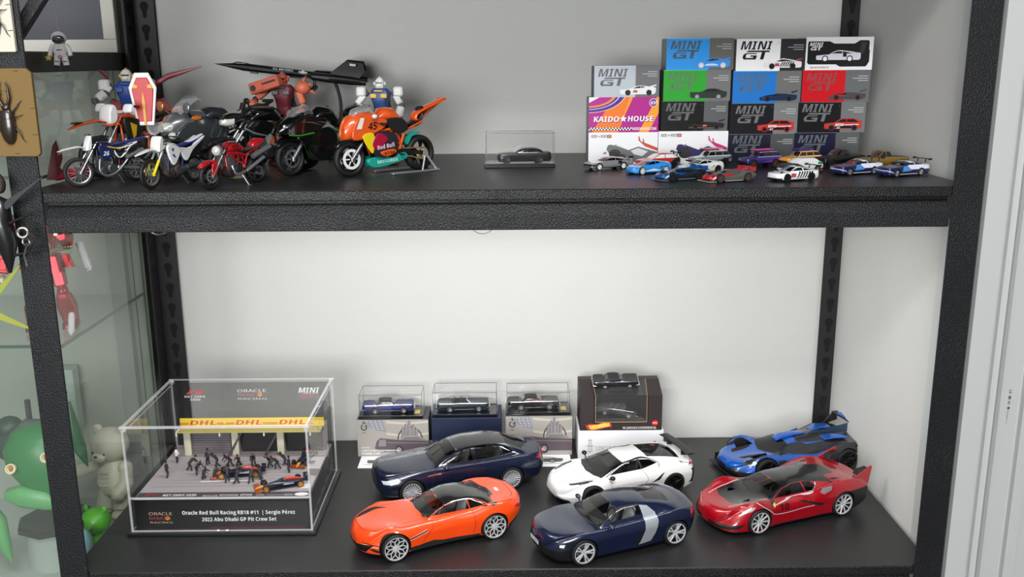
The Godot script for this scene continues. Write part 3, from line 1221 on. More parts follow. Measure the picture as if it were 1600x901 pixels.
	s.bits = [
		["windshield", "top", v2([1.72, -.1, 1.72, 0, 1.76, .35, 1.86, .62, 2.36, .50, 2.3, .25, 2.28, 0, 2.28, -.1]), glass],
		["roof_panel", "top", v2([2.30, -.1, 2.30, 0, 2.38, .515, 2.7, .535, 3.2, .50, 3.6, .46, 3.86, .25, 3.9, -.1]), mat("121314", .25, 0, {"coat": .8})],
		["window_trim", "side", strip(v2([1.86, .86, 2.25, 1.05, 2.65, 1.13, 3.1, 1.11, 3.5, .98]), .022), chrome, true],
		["side_window", "side", v2([1.96, .88, 2.3, 1.04, 2.66, 1.115, 2.95, 1.11, 2.98, .905]), glass, true],
		["quarter_window", "side", v2([3.0, .905, 2.98, 1.105, 3.2, 1.06, 3.46, .95]), smoke, true],
		["roof_panel", "side", v2([1.8, .84, 2.25, 1.04, 2.65, 1.12, 3.1, 1.10, 3.6, .93, 3.75, .97, 3.2, 1.2, 2.3, 1.2]), mat("121314", .25, 0, {"coat": .8}), true],
		["hood_vent", "top", sm([.24, .36, .40, .56, .75, .60, 1.10, .50, .8, .49, .5, .42]), matte, "far"],
		["hood_seam", "top", strip(v2([.16, -.1, .17, .2, .25, .42, .5, .61, 1.0, .63, 1.6, .58]), .012), seam],
		["grille", "front", v2([-.1, .24, .56, .24, .74, .46, .52, .42, -.1, .37]), black],
		["nose_trim", "side", strip(v2([.12, .43, .5, .40, .60, .42]), .018), lens, true],
		["nose_trim", "side", strip(v2([.12, .47, .5, .45, .58, .47]), .018), black, true],
		["bumper_intake", "side", v2([.24, .34, .40, .26, .52, .24, .50, .30, .34, .37]), matte, true],
		["fender_vent", "side", strip(v2([1.24, .50, 1.5, .55, 1.75, .62]), .016), lens, true],
		["fender_vent", "side", strip(v2([1.24, .53, 1.5, .58, 1.75, .64]), .03), black, true],
		["fender_vent", "side", strip(v2([1.24, .57, 1.5, .61, 1.73, .67]), .014), lens, true],
		["splitter", "side", v2([0, .12, .5, .12, .6, .17, .45, .21, 0, .24]), carbon, true],
		["side_skirt", "side", v2([1.25, .1, 3.2, .1, 3.22, .25, 2.2, .28, 1.9, .34, 1.5, .30, 1.25, .30]), carbon, true],
		["rear_bumper", "side", v2([4.05, .1, 4.65, .3, 4.65, .52, 4.3, .46, 4.05, .34]), carbon, true],
		["tail_light", "side", v2([4.22, .72, 4.6, .74, 4.6, .78, 4.3, .78]), red_lens, true],
		["tail_light", "rear", v2([-.1, .70, .8, .70, .8, .76, -.1, .76]), red_lens],
		["door_seam", "side", strip(v2([1.9, .84, 1.92, .7, 1.72, .5, 1.6, .34]), .012), seam, true],
		["door_seam", "side", strip(v2([3.02, .88, 3.06, .6, 3.0, .3]), .012), seam, true],
		["tail_seam", "top", strip(v2([4.0, .62, 4.25, .58, 4.35, .35, 4.38, -.1]), .014), seam],
		["tail_badge", "top", v2([4.02, -.05, 4.02, .10, 4.10, .12, 4.12, .0, 4.12, -.05]), lens],
	]
	shapes[s.name] = s
	t = thing("model_car", "orange long-hood coupe with black roof at the front edge of the shelf", "toy car", Vector3(-0.1791, 0, -0.0755), deg_to_rad(24.56), "large die-cast cars on the lower shelf")
	car(t, s, K)
	cabin(t, s, K, [[2.75, .32, .34]], "8d9194", "1a1a1b")

	# ---- navy blue coupe with silver side blade
	s = {"name": "blade", "L": 4.43, "xf": 0.95, "xr": 3.615, "rt": 0.35, "track": 0.81, "tw": 0.26, "paint": mat("111a38", 0.25, 0.15, {"coat": 1.0}), "bow": [0.28, 0.2], "bend": 0.16, "roof_mid": 2.5,
		"top": [[0, .50], [.04, .63], [.25, .74], [.9, .83], [1.35, .90], [2.5, .93], [3.4, .96], [4.1, 1.0], [4.33, .96], [4.43, .75]],
		"roof": [[1.15, .84], [1.32, .91], [2.02, 1.19], [2.35, 1.255], [2.7, 1.25], [3.2, 1.17], [3.7, 1.05], [4.1, .98], [4.2, .9]],
		"sh": [[0, .5], [.1, .64], [.5, .77], [.95, .84], [1.5, .83], [2.5, .87], [3.3, .94], [3.8, .97], [4.3, .92], [4.43, .75]],
		"wsh": [[0, .5], [.1, .68], [.5, .80], [1, .84], [2, .82], [3, .84], [3.6, .86], [4.2, .78], [4.43, .6]],
		"wmx": [[0, .6], [.06, .78], [.4, .92], [.95, .955], [2, .93], [3, .955], [3.6, .96], [4.2, .9], [4.43, .7]],
		"ymx": [[0, .45], [1, .6], [4.43, .68]], "ysl": [[0, .32], [.05, .2], [.6, .15], [3.9, .15], [4.3, .3], [4.43, .5]],
		"tuck": [[0, .1], [1.5, .05], [2.6, .05], [3.2, .1], [4.43, .1]], "wr": [[1.35, .75], [2.05, .56], [2.6, .54], [3.2, .53], [4, .5]], "dash": [1.62, .88, .66], "tub": [1.4, 3.0, .35, .76],
		"spokes": 5, "style": "twin", "spoke_w": .05, "rim": .80, "rim_mat": mat("d3d5d8", 0.3, 0.35), "disc_mat": mat("77797c", .4, .8)}
	s.bits = [
		["windshield", "top", v2([1.32, -.1, 1.32, 0, 1.37, .4, 1.48, .70, 2.1, .525, 2.04, .3, 2.02, 0, 2.02, -.1]), glass],
		["windshield_frame", "top", v2([1.27, -.1, 1.27, 0, 1.32, .42, 1.43, .735, 1.49, .71, 1.37, .4, 1.32, 0, 1.32, -.1]), matte],
		["engine_cover", "top", v2([2.98, -.1, 2.98, .34, 3.66, .42, 3.72, .2, 3.74, -.1]), mat("191b1b", .05, 0, {"alpha": .75})],
		["side_window", "side", v2([1.64, .93, 1.95, 1.07, 2.2, 1.145, 2.46, 1.165, 2.5, .975]), glass, true],
		["quarter_window", "side", v2([2.53, .98, 2.49, 1.165, 2.66, 1.155, 2.66, .99]), glass, true],
		["window_trim", "side", strip(v2([1.55, .90, 1.95, 1.09, 2.25, 1.175, 2.68, 1.18]), .02), matte, true],
		["side_blade", "side", v2([2.68, 1.17, 2.9, 1.13, 3.06, .98, 3.07, .80, 2.98, .52, 2.85, .30, 2.5, .255, 2.55, .33, 2.68, .66, 2.70, .95]), mat("c3cbd3", .35, .6, {"coat": .5}), true],
		["air_intake", "side", v2([2.50, .27, 2.62, .62, 2.60, .72, 2.46, .50, 2.44, .27]), matte, true],
		["headlight", "side", v2([.24, .60, .50, .68, .82, .72, .80, .66, .62, .58, .30, .54]), mat("1e2124", .08, .2, {"coat": 1.0}), true],
		["bumper_intake", "side", v2([.08, .44, .3, .50, .62, .52, .66, .30, .4, .2, .1, .22]), mat("0f1012", .4), true],
		["grille", "front", v2([-.1, .22, .62, .22, .74, .38, .46, .56, -.1, .57]), mat("121315", .4)],
		["fender_seam", "side", strip(v2([1.42, .25, 1.45, .6, 1.40, .82]), .012), seam, true],
		["door_seam", "side", strip(v2([1.5, .24, 1.56, .6, 1.55, .88]), .012), seam, true],
		["tail_light", "side", v2([4.05, .80, 4.43, .8, 4.43, .9, 4.1, .92]), red_lens, true],
		["rear_grille", "rear", v2([-.1, .5, .8, .5, .8, .8, -.1, .8]), matte],
		["sill_light", "side", strip(v2([1.5, .26, 2.45, .25]), .014), mat("2a3658", .2, .4), true],
	]
	shapes[s.name] = s
	t = thing("model_car", "navy blue coupe with wide silver side blade behind the door", "toy car", Vector3(0.1002, 0, -0.0581), deg_to_rad(21.86), "large die-cast cars on the lower shelf")
	car(t, s, K)
	cabin(t, s, K, [[2.35, .36, .40]], "a9aaa6", "1a1a1b")
	mirror(t, s, K, Vector3(1.68, .93, .97), Vector3(.07, .06, .10), s.paint)
	g = G.new()
	g.rect(-.014, -.0032, .014, .0032, Color("d4d6d4"))
	g.text("GT 8042", -.011, -.0015, .003, Color("2a2c30"), .0001, {"weight": 700, "width": .022})
	var pl := put("number_plate", g, ink(), t, Vector3(-.95 * K - .0012, .50 * K, 0))
	pl.rotation.y = -PI / 2

	# ---- white wedge coupe with black rear wing
	s = {"name": "white", "L": 4.34, "xf": 0.95, "xr": 3.51, "rt": 0.34, "track": 0.82, "tw": 0.27, "paint": mat("e9e9e8", 0.3, 0.0, {"coat": 1.0}), "bow": [0.36, 0.14], "bend": 0.1, "roof_mid": 2.4, "square": .6,
		"top": [[0, .36], [.05, .45], [.6, .62], [1.1, .75], [1.6, .82], [3, .92], [3.9, .98], [4.25, .97], [4.34, .75]],
		"roof": [[.95, .70], [1.1, .76], [2.0, 1.12], [2.3, 1.165], [2.7, 1.16], [3.3, 1.09], [3.9, 1.0], [4.2, .9]],
		"arch": 1.05, "sh": [[0, .36], [.3, .54], [.95, .775], [1.6, .77], [2.6, .84], [3.4, .94], [4.1, .94], [4.34, .75]],
		"wsh": [[0, .5], [.1, .65], [.5, .78], [1, .83], [2, .80], [3, .84], [3.5, .86], [4.2, .80], [4.34, .7]],
		"wmx": [[0, .62], [.06, .78], [.4, .90], [.95, .95], [2, .90], [3, .96], [3.6, .96], [4.2, .92], [4.34, .85]],
		"ymx": [[0, .36], [1, .52], [4.34, .64]], "ysl": [[0, .28], [.05, .16], [.6, .13], [3.9, .13], [4.3, .26], [4.34, .4]],
		"tuck": [[0, .08], [4.34, .06]], "wr": [[1.1, .78], [2.0, .56], [2.6, .54], [3.2, .56], [4, .6]], "dash": [1.55, .78, .6], "tub": [1.3, 2.9, .3, .72],
		"spokes": 14, "style": "single", "spoke_w": .03, "rim": .80, "rim_mat": mat("17181a", 0.3, 0.5), "disc_mat": mat("6a6c6e", .4, .8)}
	s.bits = [
		["windshield", "top", v2([1.1, -.1, 1.1, 0, 1.16, .42, 1.27, .71, 2.04, .53, 1.99, .3, 1.97, 0, 1.97, -.1]), smoke],
		["engine_cover", "top", v2([2.82, -.1, 2.84, .46, 3.85, .56, 3.92, -.1]), mat("0d0e0f", .06, 0, {"alpha": .85})],
		["side_window", "side", v2([1.52, .83, 2.0, 1.03, 2.25, 1.09, 2.48, 1.10, 2.52, .88]), glass, true],
		["quarter_window", "side", v2([2.57, .885, 2.54, 1.10, 2.85, 1.075, 3.05, .99]), glass, true],
		["window_trim", "side", strip(v2([1.42, .80, 1.98, 1.045, 2.5, 1.115, 2.85, 1.09, 3.1, .98]), .018), matte, true],
		["door_pillar", "side", v2([2.51, .88, 2.48, 1.105, 2.54, 1.105, 2.57, .885]), matte, true],
		["headlight", "top", v2([.34, .50, .62, .60, 1.0, .71, .98, .79, .60, .72, .36, .60]), mat("1b1d1f", .1, .2, {"coat": 1.0}), true],
		["hood_seam", "top", strip(v2([.18, .28, .7, .55, 1.1, .68]), .012), seam],
		["front_intake", "front", v2([.28, .16, .78, .18, .72, .28, .34, .27]), matte],
		["lower_lip", "front", v2([-.1, .12, .8, .12, .8, .15, -.1, .15]), matte],
		["side_intake", "side", v2([2.76, .50, 3.14, .74, 3.20, .76, 3.02, .56]), matte, true],
		["side_intake", "side", strip(v2([3.06, .90, 3.1, .98]), .022), matte, true],
		["door_seam", "side", strip(v2([1.5, .3, 1.52, .6, 1.48, .80]), .01), seam, true],
		["door_seam", "side", strip(v2([2.3, .28, 2.62, .55, 2.65, .70, 2.52, .87]), .01), seam, true],
		["side_skirt", "side", v2([1.3, .1, 3.15, .1, 3.15, .17, 1.3, .17]), matte, true],
		["tail_light", "side", v2([4.0, .84, 4.34, .82, 4.34, .92, 4.05, .93]), red_lens, true],
		["rear_vents", "side", strip(v2([3.75, .95, 4.02, .9]), .012), seam, true],
		["rear_panel", "rear", v2([-.1, .3, .9, .3, .9, .72, -.1, .72]), matte],
	]
	shapes[s.name] = s
	t = thing("model_car", "white wedge-shaped coupe with black rear wing and black wheels", "toy car", Vector3(0.132, 0, -0.240), deg_to_rad(19.5), "large die-cast cars on the lower shelf")
	car(t, s, K)
	cabin(t, s, K, [[2.3, .36, .34]], "2b2b2d", "141415")
	mirror(t, s, K, Vector3(1.5, .86, .98), Vector3(.08, .06, .09), matte)
	g = G.new()
	var wg := []
	for i in 9:
		var z := -0.82 + 1.64 * i / 8
		wg.append([Vector3((4.12 - s.xf - .05 * z * z), 1.16 - .03 * z * z, z) * K, .15 * K, .02 * K])
	g.loft(wg, Vector3.RIGHT, Vector3.UP, 2.2, 12)
	for sd in [-1, 1]:
		g.box(Vector3(4.08 - s.xf, 1.06, sd * .42) * K, Vector3(.16, .2, .03) * K)
	put("rear_wing", g, mat("1b1c1e", .4), t)

	# ---- blue and black track car
	var blue := mat("0b56b4", 0.28, 0.2, {"coat": 1.0})
	s = {"name": "track", "L": 4.75, "xf": 1.0, "xr": 3.75, "rt": 0.36, "track": 0.86, "tw": 0.3, "paint": blue, "bow": [0.42, 0.1], "bend": 0.3, "roof_mid": 2.3, "square": .5,
		"top": [[0, .38], [.05, .46], [.4, .54], [1, .60], [1.5, .68], [3, .80], [4.2, .84], [4.7, .8], [4.75, .6]],
		"roof": [[1.05, .56], [1.2, .64], [1.9, .93], [2.3, 1.0], [3.0, .98], [3.8, .90], [4.4, .80]],
		"sh": [[0, .32], [.4, .62], [1.0, .80], [1.6, .70], [2.4, .64], [3.1, .78], [3.75, .90], [4.4, .82], [4.75, .6]],
		"wsh": [[0, .5], [.15, .68], [.5, .80], [1, .84], [1.7, .76], [2.5, .72], [3.2, .8], [3.75, .86], [4.4, .8], [4.75, .7]],
		"wmx": [[0, .7], [.1, .86], [.5, .97], [1, 1.0], [1.7, .93], [2.5, .95], [3.2, .98], [3.75, 1.0], [4.4, .95], [4.75, .9]],
		"ymx": [[0, .28], [1, .5], [2.2, .4], [3.7, .6], [4.75, .5]], "ysl": [[0, .2], [.05, .12], [4.2, .12], [4.7, .3], [4.75, .4]],
		"tuck": [[0, .04], [4.75, .04]], "wr": [[1.1, .62], [1.9, .46], [2.5, .40], [3.2, .34], [4.2, .22]], "dash": [1.5, .62, .5], "tub": [1.4, 2.9, .25, .6],
		"spokes": 10, "style": "y", "spoke_w": .03, "rim": .78, "rim_mat": mat("1c1d20", 0.35, 0.5), "disc_mat": mat("2a2a2c", .5)}
	s.bits = [
		["windshield", "top", v2([1.2, -.1, 1.2, 0, 1.3, .35, 1.42, .57, 1.95, .43, 1.92, -.1]), mat("0b0d10", .05, 0, {"alpha": .75})],
		["canopy", "top", v2([1.94, -.1, 1.97, .43, 2.4, .42, 2.6, .5, 3.4, .5, 4.0, .4, 4.75, .5, 4.75, .98, 3.2, .98, 2.9, .86, 2.2, .70, 1.6, .66, 1.4, .70, 1.3, .62, 1.9, .40]), carbon],
		["canopy", "top", v2([2.3, -.1, 2.3, .42, 4.75, .6, 4.75, -.1]), carbon],
		["front_vent", "top", v2([.42, .20, .5, .38, 1.2, .48, 1.1, .30, .8, .22]), mat("0d0e10", .5), true],
		["front_vent", "top", v2([.28, .62, .55, .80, 1.05, .62, .9, .56]), mat("0d0e10", .5), true],
		["side_window", "side", v2([1.5, .70, 1.9, .86, 2.2, .89, 2.25, .70]), smoke, true],
		["nose_intake", "front", v2([-.1, .18, .17, .18, .19, .36, -.1, .38]), mat("121315", .4)],
		["lower_nose", "front", v2([.2, .10, 1.0, .10, 1.0, .30, .5, .36, .2, .30]), carbon],
		["headlight", "side", strip(v2([.48, .46, .60, .60, .66, .64]), .02), lens, true],
		["headlight", "side", strip(v2([.42, .58, .74, .52]), .02), lens, true],
		["headlight", "side", strip(v2([.46, .52, .72, .60]), .02), lens, true],
		["black_flank", "side", v2([1.35, .05, 4.75, .05, 4.75, .95, 3.5, 1.0, 2.9, .78, 2.7, .62, 1.9, .50, 1.6, .60, 1.4, .60]), carbon, true],
		["side_skirt", "side", v2([0, .05, 1.4, .05, 1.4, .26, .4, .28, 0, .3]), matte, true],
		["rear_face", "rear", v2([-.1, 0, 1.1, 0, 1.1, 1.0, -.1, 1.0]), matte],
	]
	shapes[s.name] = s
	t = thing("model_car", "blue and black low track car with roof scoop and tall rear wing in the corner", "toy car", Vector3(0.446, 0, -0.338), deg_to_rad(15.5), "large die-cast cars on the lower shelf")
	car(t, s, K)
	g = G.new()
	var at := func(x: float, y: float, z: float) -> Vector3: return Vector3(x - 1.0, y, z) * K
	g.loft([[at.call(1.75, .92, 0), .14 * K, .03 * K], [at.call(1.95, 1.0, 0), .17 * K, .05 * K], [at.call(2.3, 1.04, 0), .15 * K, .05 * K], [at.call(2.8, 1.01, 0), .05 * K, .02 * K]], Vector3.BACK, Vector3.UP, 3.0, 14)
	put("roof_scoop", g, blue, t)
	g = G.new()
	g.ext([Vector2(1.6, .96) * K, Vector2(2.4, 1.03) * K, Vector2(3.7, 1.19) * K, Vector2(3.75, .86) * K, Vector2(2.6, .9) * K], -.012 * K, .012 * K, .004 * K)
	put("dorsal_fin", g, mat("2f4258", .3, .2), t)
	g = G.new()
	for sd in [-1, 1]:
		g.loft([[at.call(3.2, .92, sd * .35), .16 * K, .03 * K], [at.call(3.5, .98, sd * .42), .2 * K, .03 * K], [at.call(3.95, .95, sd * .45), .18 * K, .02 * K]], Vector3.BACK, Vector3.UP, 2.6, 12)
		g.loft([[at.call(2.35, .45, sd * .86), .05 * K, .10 * K], [at.call(2.8, .56, sd * .90), .05 * K, .14 * K], [at.call(3.15, .68, sd * .92), .03 * K, .10 * K]], Vector3.BACK, Vector3.UP, 2.6, 12)
	put("shoulder_panel", g, blue, t)
	g = G.new()
	g.loft([[at.call(4.55, 1.18, -.95), .16 * K, .014 * K], [at.call(4.5, 1.22, 0), .2 * K, .02 * K], [at.call(4.55, 1.18, .95), .16 * K, .014 * K]], Vector3.RIGHT, Vector3.UP, 2.2, 12)
	put("rear_wing", g, mat("17181a", .35), t)
	g = G.new()
	for sd in [-1, 1]:
		g.loft([[at.call(4.40, 1.24, sd * .42), .22 * K, .02 * K], [at.call(4.62, 1.26, sd * .42), .24 * K, .02 * K]], Vector3.BACK, Vector3.UP, 4.0, 12)
	put("wing_panel", g, blue, t)
	g = G.new()
	for sd in [-1, 1]:
		var kx := g.xf
		g.xf = Transform3D(Basis.IDENTITY, Vector3(0, 0, sd * .94 * K))
		g.ext([Vector2(3.05, .78) * K, Vector2(3.45, 1.18) * K, Vector2(3.85, 1.20) * K, Vector2(3.8, .95) * K, Vector2(3.5, .86) * K], -.015 * K, .015 * K, .005 * K)
		g.xf = kx
	put("wing_end_plate", g, mat("191a1c", .35), t)
	g = G.new()
	g.box(at.call(.25, .10, 0), Vector3(.5, .03, 1.7) * K, .01 * K)
	for sd in [-1, 1]:
		g.box(at.call(.5, .18, sd * .93), Vector3(.5, .2, .03) * K, .01 * K)
	put("front_splitter", g, matte, t)

	# ---- red track car, number 10
	var red := mat("9e0518", 0.28, 0.1, {"coat": 1.0})
	s = {"name": "red", "L": 4.9, "xf": 1.1, "xr": 3.875, "rt": 0.355, "track": 0.86, "tw": 0.3, "paint": red, "bow": [0.34, 0.1], "bend": 0.2, "roof_mid": 2.5,
		"top": [[0, .34], [.05, .42], [.4, .52], [1.1, .68], [1.6, .78], [3, .84], [4.2, .92], [4.8, .92], [4.9, .7]],
		"roof": [[1.2, .68], [1.4, .78], [2.05, 1.06], [2.4, 1.12], [2.9, 1.11], [3.5, 1.04], [4.3, .95], [4.6, .86]],
		"sh": [[0, .30], [.35, .62], [1.1, .90], [1.7, .80], [2.4, .74], [3.2, .90], [3.87, 1.02], [4.5, .96], [4.9, .8]],
		"wsh": [[0, .5], [.15, .70], [.5, .82], [1.1, .86], [1.8, .76], [2.5, .76], [3.2, .84], [3.87, .88], [4.5, .8], [4.9, .7]],
		"wmx": [[0, .72], [.1, .88], [.5, .98], [1.1, 1.01], [1.8, .92], [2.5, .92], [3.2, 1.0], [3.87, 1.02], [4.5, .98], [4.9, .92]],
		"ymx": [[0, .28], [1.1, .6], [2.2, .54], [3.8, .66], [4.9, .6]], "ysl": [[0, .2], [.05, .12], [4.3, .12], [4.8, .3], [4.9, .4]],
		"tuck": [[0, .06], [1.7, .0], [2.6, .0], [3.2, .08], [4.9, .06]], "wr": [[1.4, .66], [2.05, .52], [2.6, .50], [3.3, .46], [4.2, .3]], "dash": [1.7, .74, .56], "tub": [1.6, 3.2, .28, .66],
		"spokes": 10, "style": "single", "spoke_w": .042, "rim": .82, "rim_mat": mat("d4d6d9", 0.3, 0.35), "disc_mat": mat("5a5c5f", .4, .8)}
	s.bits = [
		["windshield", "top", v2([1.4, -.1, 1.4, 0, 1.46, .35, 1.58, .60, 2.12, .49, 2.06, .25, 2.04, -.1]), glass],
		["black_hood", "top", v2([.72, .50, .62, .30, .66, -.1, 1.4, -.1, 1.4, .0, 1.46, .36, 1.58, .62, 1.3, .60]), mat("141517", .25, 0, {"coat": .8})],
		["roof_panel", "top", v2([2.06, -.1, 2.14, .48, 2.6, .50, 3.3, .46, 4.05, .30, 4.1, -.1]), mat("17181a", .25, 0, {"coat": .8})],
		["side_window", "side", v2([1.72, .80, 2.08, .96, 2.4, 1.03, 2.7, 1.04, 2.74, .82]), glass, true],
		["quarter_window", "side", v2([2.78, .83, 2.74, 1.04, 3.0, 1.02, 3.1, .94, 2.95, .84]), smoke, true],
		["roof_panel", "side", v2([1.5, .72, 2.05, .965, 2.4, 1.04, 2.75, 1.05, 3.1, 1.01, 3.6, .97, 3.6, 1.2, 2.0, 1.2, 1.5, .85]), mat("17181a", .25, 0, {"coat": .8}), true],
		["white_line", "side", strip(v2([1.60, .70, 2.2, .76, 2.78, .79, 3.0, .88, 3.15, .99]), .022), lens, true],
		["white_line", "top", strip(v2([.42, .46, .72, .54, 1.3, .63, 1.55, .66]), .022), lens],
		["white_line", "side", strip(v2([.95, .95, 1.45, .60, 1.62, .47, 2.0, .44, 2.5, .47, 2.9, .50]), .02), lens, true],
		["headlight", "side", v2([.60, .62, .86, .70, .98, .79, .9, .78, .62, .68]), mat("c9c3c4", .15, .3, {"coat": 1.0}), true],
		["nose_intake", "front", v2([.15, .20, .80, .22, .72, .34, .15, .30]), matte],
		["front_intake", "side", v2([.12, .20, .50, .26, .62, .36, .40, .36, .12, .30]), matte, true],
		["splitter", "side", v2([0, .05, .7, .05, .72, .16, .3, .16, 0, .17]), carbon, true],
		["flank_scoop", "side", v2([2.42, .66, 2.75, .58, 3.12, .46, 3.22, .52, 2.9, .60, 2.6, .68]), matte, true],
		["rear_scoop", "side", v2([3.1, .82, 3.22, .90, 3.5, .94, 3.45, .84, 3.2, .76]), mat("8d8387", .25, .3), true],
		["side_skirt", "side", v2([1.5, .05, 3.4, .05, 3.4, .17, 1.5, .17]), carbon, true],
		["shield_badge", "side", v2([1.56, .76, 1.66, .76, 1.66, .70, 1.61, .65, 1.57, .70]), mat("e8c51c", .4), true],
		["door_seam", "side", strip(v2([2.72, .80, 2.8, .6, 2.72, .40, 2.6, .2]), .01), seam, true],
		["rear_face", "rear", v2([-.1, 0, 1.1, 0, 1.1, .72, -.1, .72]), matte],
		["tail_vent", "top", v2([3.55, .62, 3.75, .70, 3.95, .68, 3.8, .6]), matte],
	]
	shapes[s.name] = s
	t = thing("model_car", "red track car with number 10 on its door and black roof", "toy car", Vector3(0.3781, 0, -0.1499), deg_to_rad(21.8), "large die-cast cars on the lower shelf")
	var whole := car(t, s, K)
	cabin(t, s, K, [[2.7, .32, .28]], "2b2b2d", "141415")
	g = drape_text(whole, "10", 1.78, .53, .16, K, s.xf, 1.25)
	put("number", g, mat("0c0c0d", .4), t)
	g = G.new()
	var pz := func(x: float, y: float) -> Vector2: return Vector2(x - 1.1, y) * K
	for sd in [-1, 1]:
		g.xf = Transform3D(Basis(Vector3.UP, sd * .06), Vector3(0, 0, sd * .97 * K))
		g.ext([pz.call(4.0, .86), pz.call(4.35, .96), pz.call(4.98, 1.22), pz.call(5.02, 1.18), pz.call(4.92, .70), pz.call(4.7, .45), pz.call(4.5, .5)], -.02 * K, .02 * K, .006 * K)
	put("tail_fin", g, red, t)
	for sd in [-1, 1]:
		g = G.new()
		g.xf = Transform3D(Basis.IDENTITY, Vector3(0, 0, sd * .62 * K))
		g.ext([pz.call(4.55, .96), pz.call(4.62, 1.08), pz.call(4.95, 1.12), pz.call(4.95, .95)], -.12 * K, .12 * K, .008 * K)
		put("tail_flap", g, matte, t)

func drape_text(sk: Shell, s: String, x: float, y: float, h: float, k: float, x0: float, wide := 1.0, slant := 0.15) -> G:
	var flat := G.new()
	flat.text(s, x, y, h, Color.BLACK, 0.0, {"weight": 700, "wide": wide, "slant": slant})
	var g := G.new()
	for i in flat.V.size():
		var p := flat.V[i]
		var r := sk.reach(p.x, p.y)
		g.V.append(Vector3(p.x - x0, p.y, r[0] + 0.012) * k)
		g.N.append(r[1])
		g.C.append(Color.WHITE)
	g.I = flat.I
	return g
# ---------------------------------------------------------------- small cars, from the same skin
var shapes := {}

# plain car outline from a few measures: cab = [windscreen base, roof front, roof rear, rear window base]
func plain_car(called: String, L: float, xf: float, xr: float, rt: float, hw: float, hood: float, belt: float, deck: float, roof: float, cab: Array, low := 0.22, nose := 0.35) -> Dictionary:
	return {"name": called, "L": L, "xf": xf, "xr": xr, "rt": rt, "track": hw - 0.13, "tw": 0.24, "bow": [0.14, 0.08], "bend": 0.08, "roof_mid": (cab[0] + cab[3]) / 2, "square": .55, "nose": 0.12,
		"top": [[0, lerpf(low, hood, .6)], [.04, hood - .1], [.25, hood - .03], [cab[0], hood + .06], [cab[3], deck], [L - .1, deck - .02], [L, deck - .2]],
		"roof": [[cab[0] - .08, hood - .05], [cab[0] + .05, hood + .09], [cab[1], roof - .05], [(cab[1] + cab[2]) / 2, roof], [cab[2], roof - .04], [cab[3] - .03, deck + .03], [cab[3] + .1, deck - .08]],
		"sh": [[0, lerpf(low, hood, .6)], [.05, hood - .12], [.3, hood - .06], [cab[0], belt - .04], [L - .3, minf(belt, deck - .02)], [L - .05, deck - .06], [L, deck - .2]],
		"wsh": [[0, hw * .7], [.1, hw * .84], [.5, hw * .9], [L - .4, hw * .9], [L, hw * .8]],
		"wmx": [[0, hw * .86], [.1, hw * .94], [.5, hw], [L - .4, hw], [L, hw * .92]],
		"ymx": [[0, lerpf(low, hood, .5)], [L, lerpf(low, deck, .5)]], "ysl": [[0, low + .08], [.1, low], [L - .2, low], [L, low + .12]],
		"tuck": [[0, .05], [L, .05]], "wr": [[cab[0], hw * .8], [cab[1], hw * .70], [cab[2], hw * .70], [cab[3], hw * .76]], "edge": 0.92,
		"spokes": 10, "style": "single", "spoke_w": .05, "rim": .68}

# panes of a plain car: side windows split by pillars at the given x
func plain_panes(s: Dictionary, cab: Array, belt: float, roof: float, splits: Array, glass: Material, frame: Material = null) -> Array:
	var hw: float = s.wmx[2][1]
	var b := [["windshield", "top", [Vector2(cab[0] + .02, -.1), Vector2(cab[0] + .03, hw * .3), Vector2(cab[0] + .09, hw * .72), Vector2(cab[1] - .02, hw * .62), Vector2(cab[1] - .05, -.1)], glass],
		["rear_window", "top", [Vector2(cab[2] + .04, -.1), Vector2(cab[2] + .02, hw * .60), Vector2(cab[3] - .10, hw * .68), Vector2(cab[3] - .04, -.1)], glass]]
	var yt := roof - .12
	var xs := [cab[0] + .2] + splits + [cab[3] - .18]
	if frame:
		b.append(["window_trim", "side", strip([Vector2(cab[0] + .12, belt + .03), Vector2(cab[1] + .02, yt + .03), Vector2(cab[2] - .02, yt + .03), Vector2(cab[3] - .1, belt + .03)], .03), frame, true])
		b.append(["window_trim", "side", strip([Vector2(cab[0] + .12, belt + .0), Vector2(cab[3] - .1, belt + .0)], .04), frame, true])
	for i in xs.size() - 1:
		var x0: float = xs[i] + (.0 if i == 0 else .035)
		var x1: float = xs[i + 1] - (.0 if i == xs.size() - 2 else .035)
		var p := [Vector2(x0, belt + .04)]
		var xa := maxf(x0, cab[1] + .06)
		var xb := minf(x1, cab[2] - .06)
		p.append(Vector2(xa, yt))
		p.append(Vector2(xb, yt))
		p.append(Vector2(x1, belt + .04))
		b.append(["side_window", "side", p, glass, true])
	return b

# the named bits of a large shape in other materials, for a small copy of it
func mini_of(shape: String, paint_m: Material, swap: Dictionary, extra := []) -> Dictionary:
	var s: Dictionary = shapes[shape].duplicate()
	s.name = shape + str(wheel_made.size())
	s.paint = paint_m
	var b := extra.duplicate()
	for e in shapes[shape].bits:
		if swap.has(e[0]):
			var c: Array = e.duplicate()
			c[3] = swap[e[0]]
			b.append(c)
	s.bits = b
	return s

func place_car(called: String, label: String, category: String, s: Dictionary, k: float, at: Vector3, deg: float, group: String) -> Node3D:
	var t := thing(called, label, category, at, deg_to_rad(deg), group)
	s.xf_true = s.xf
	var inner := Node3D.new()
	car(t, s, k, true)
	# bring the middle of the wheelbase to the thing's origin
	for c in t.get_children():
		c.position.x -= (s.xr - s.xf) / 2 * k
	return t

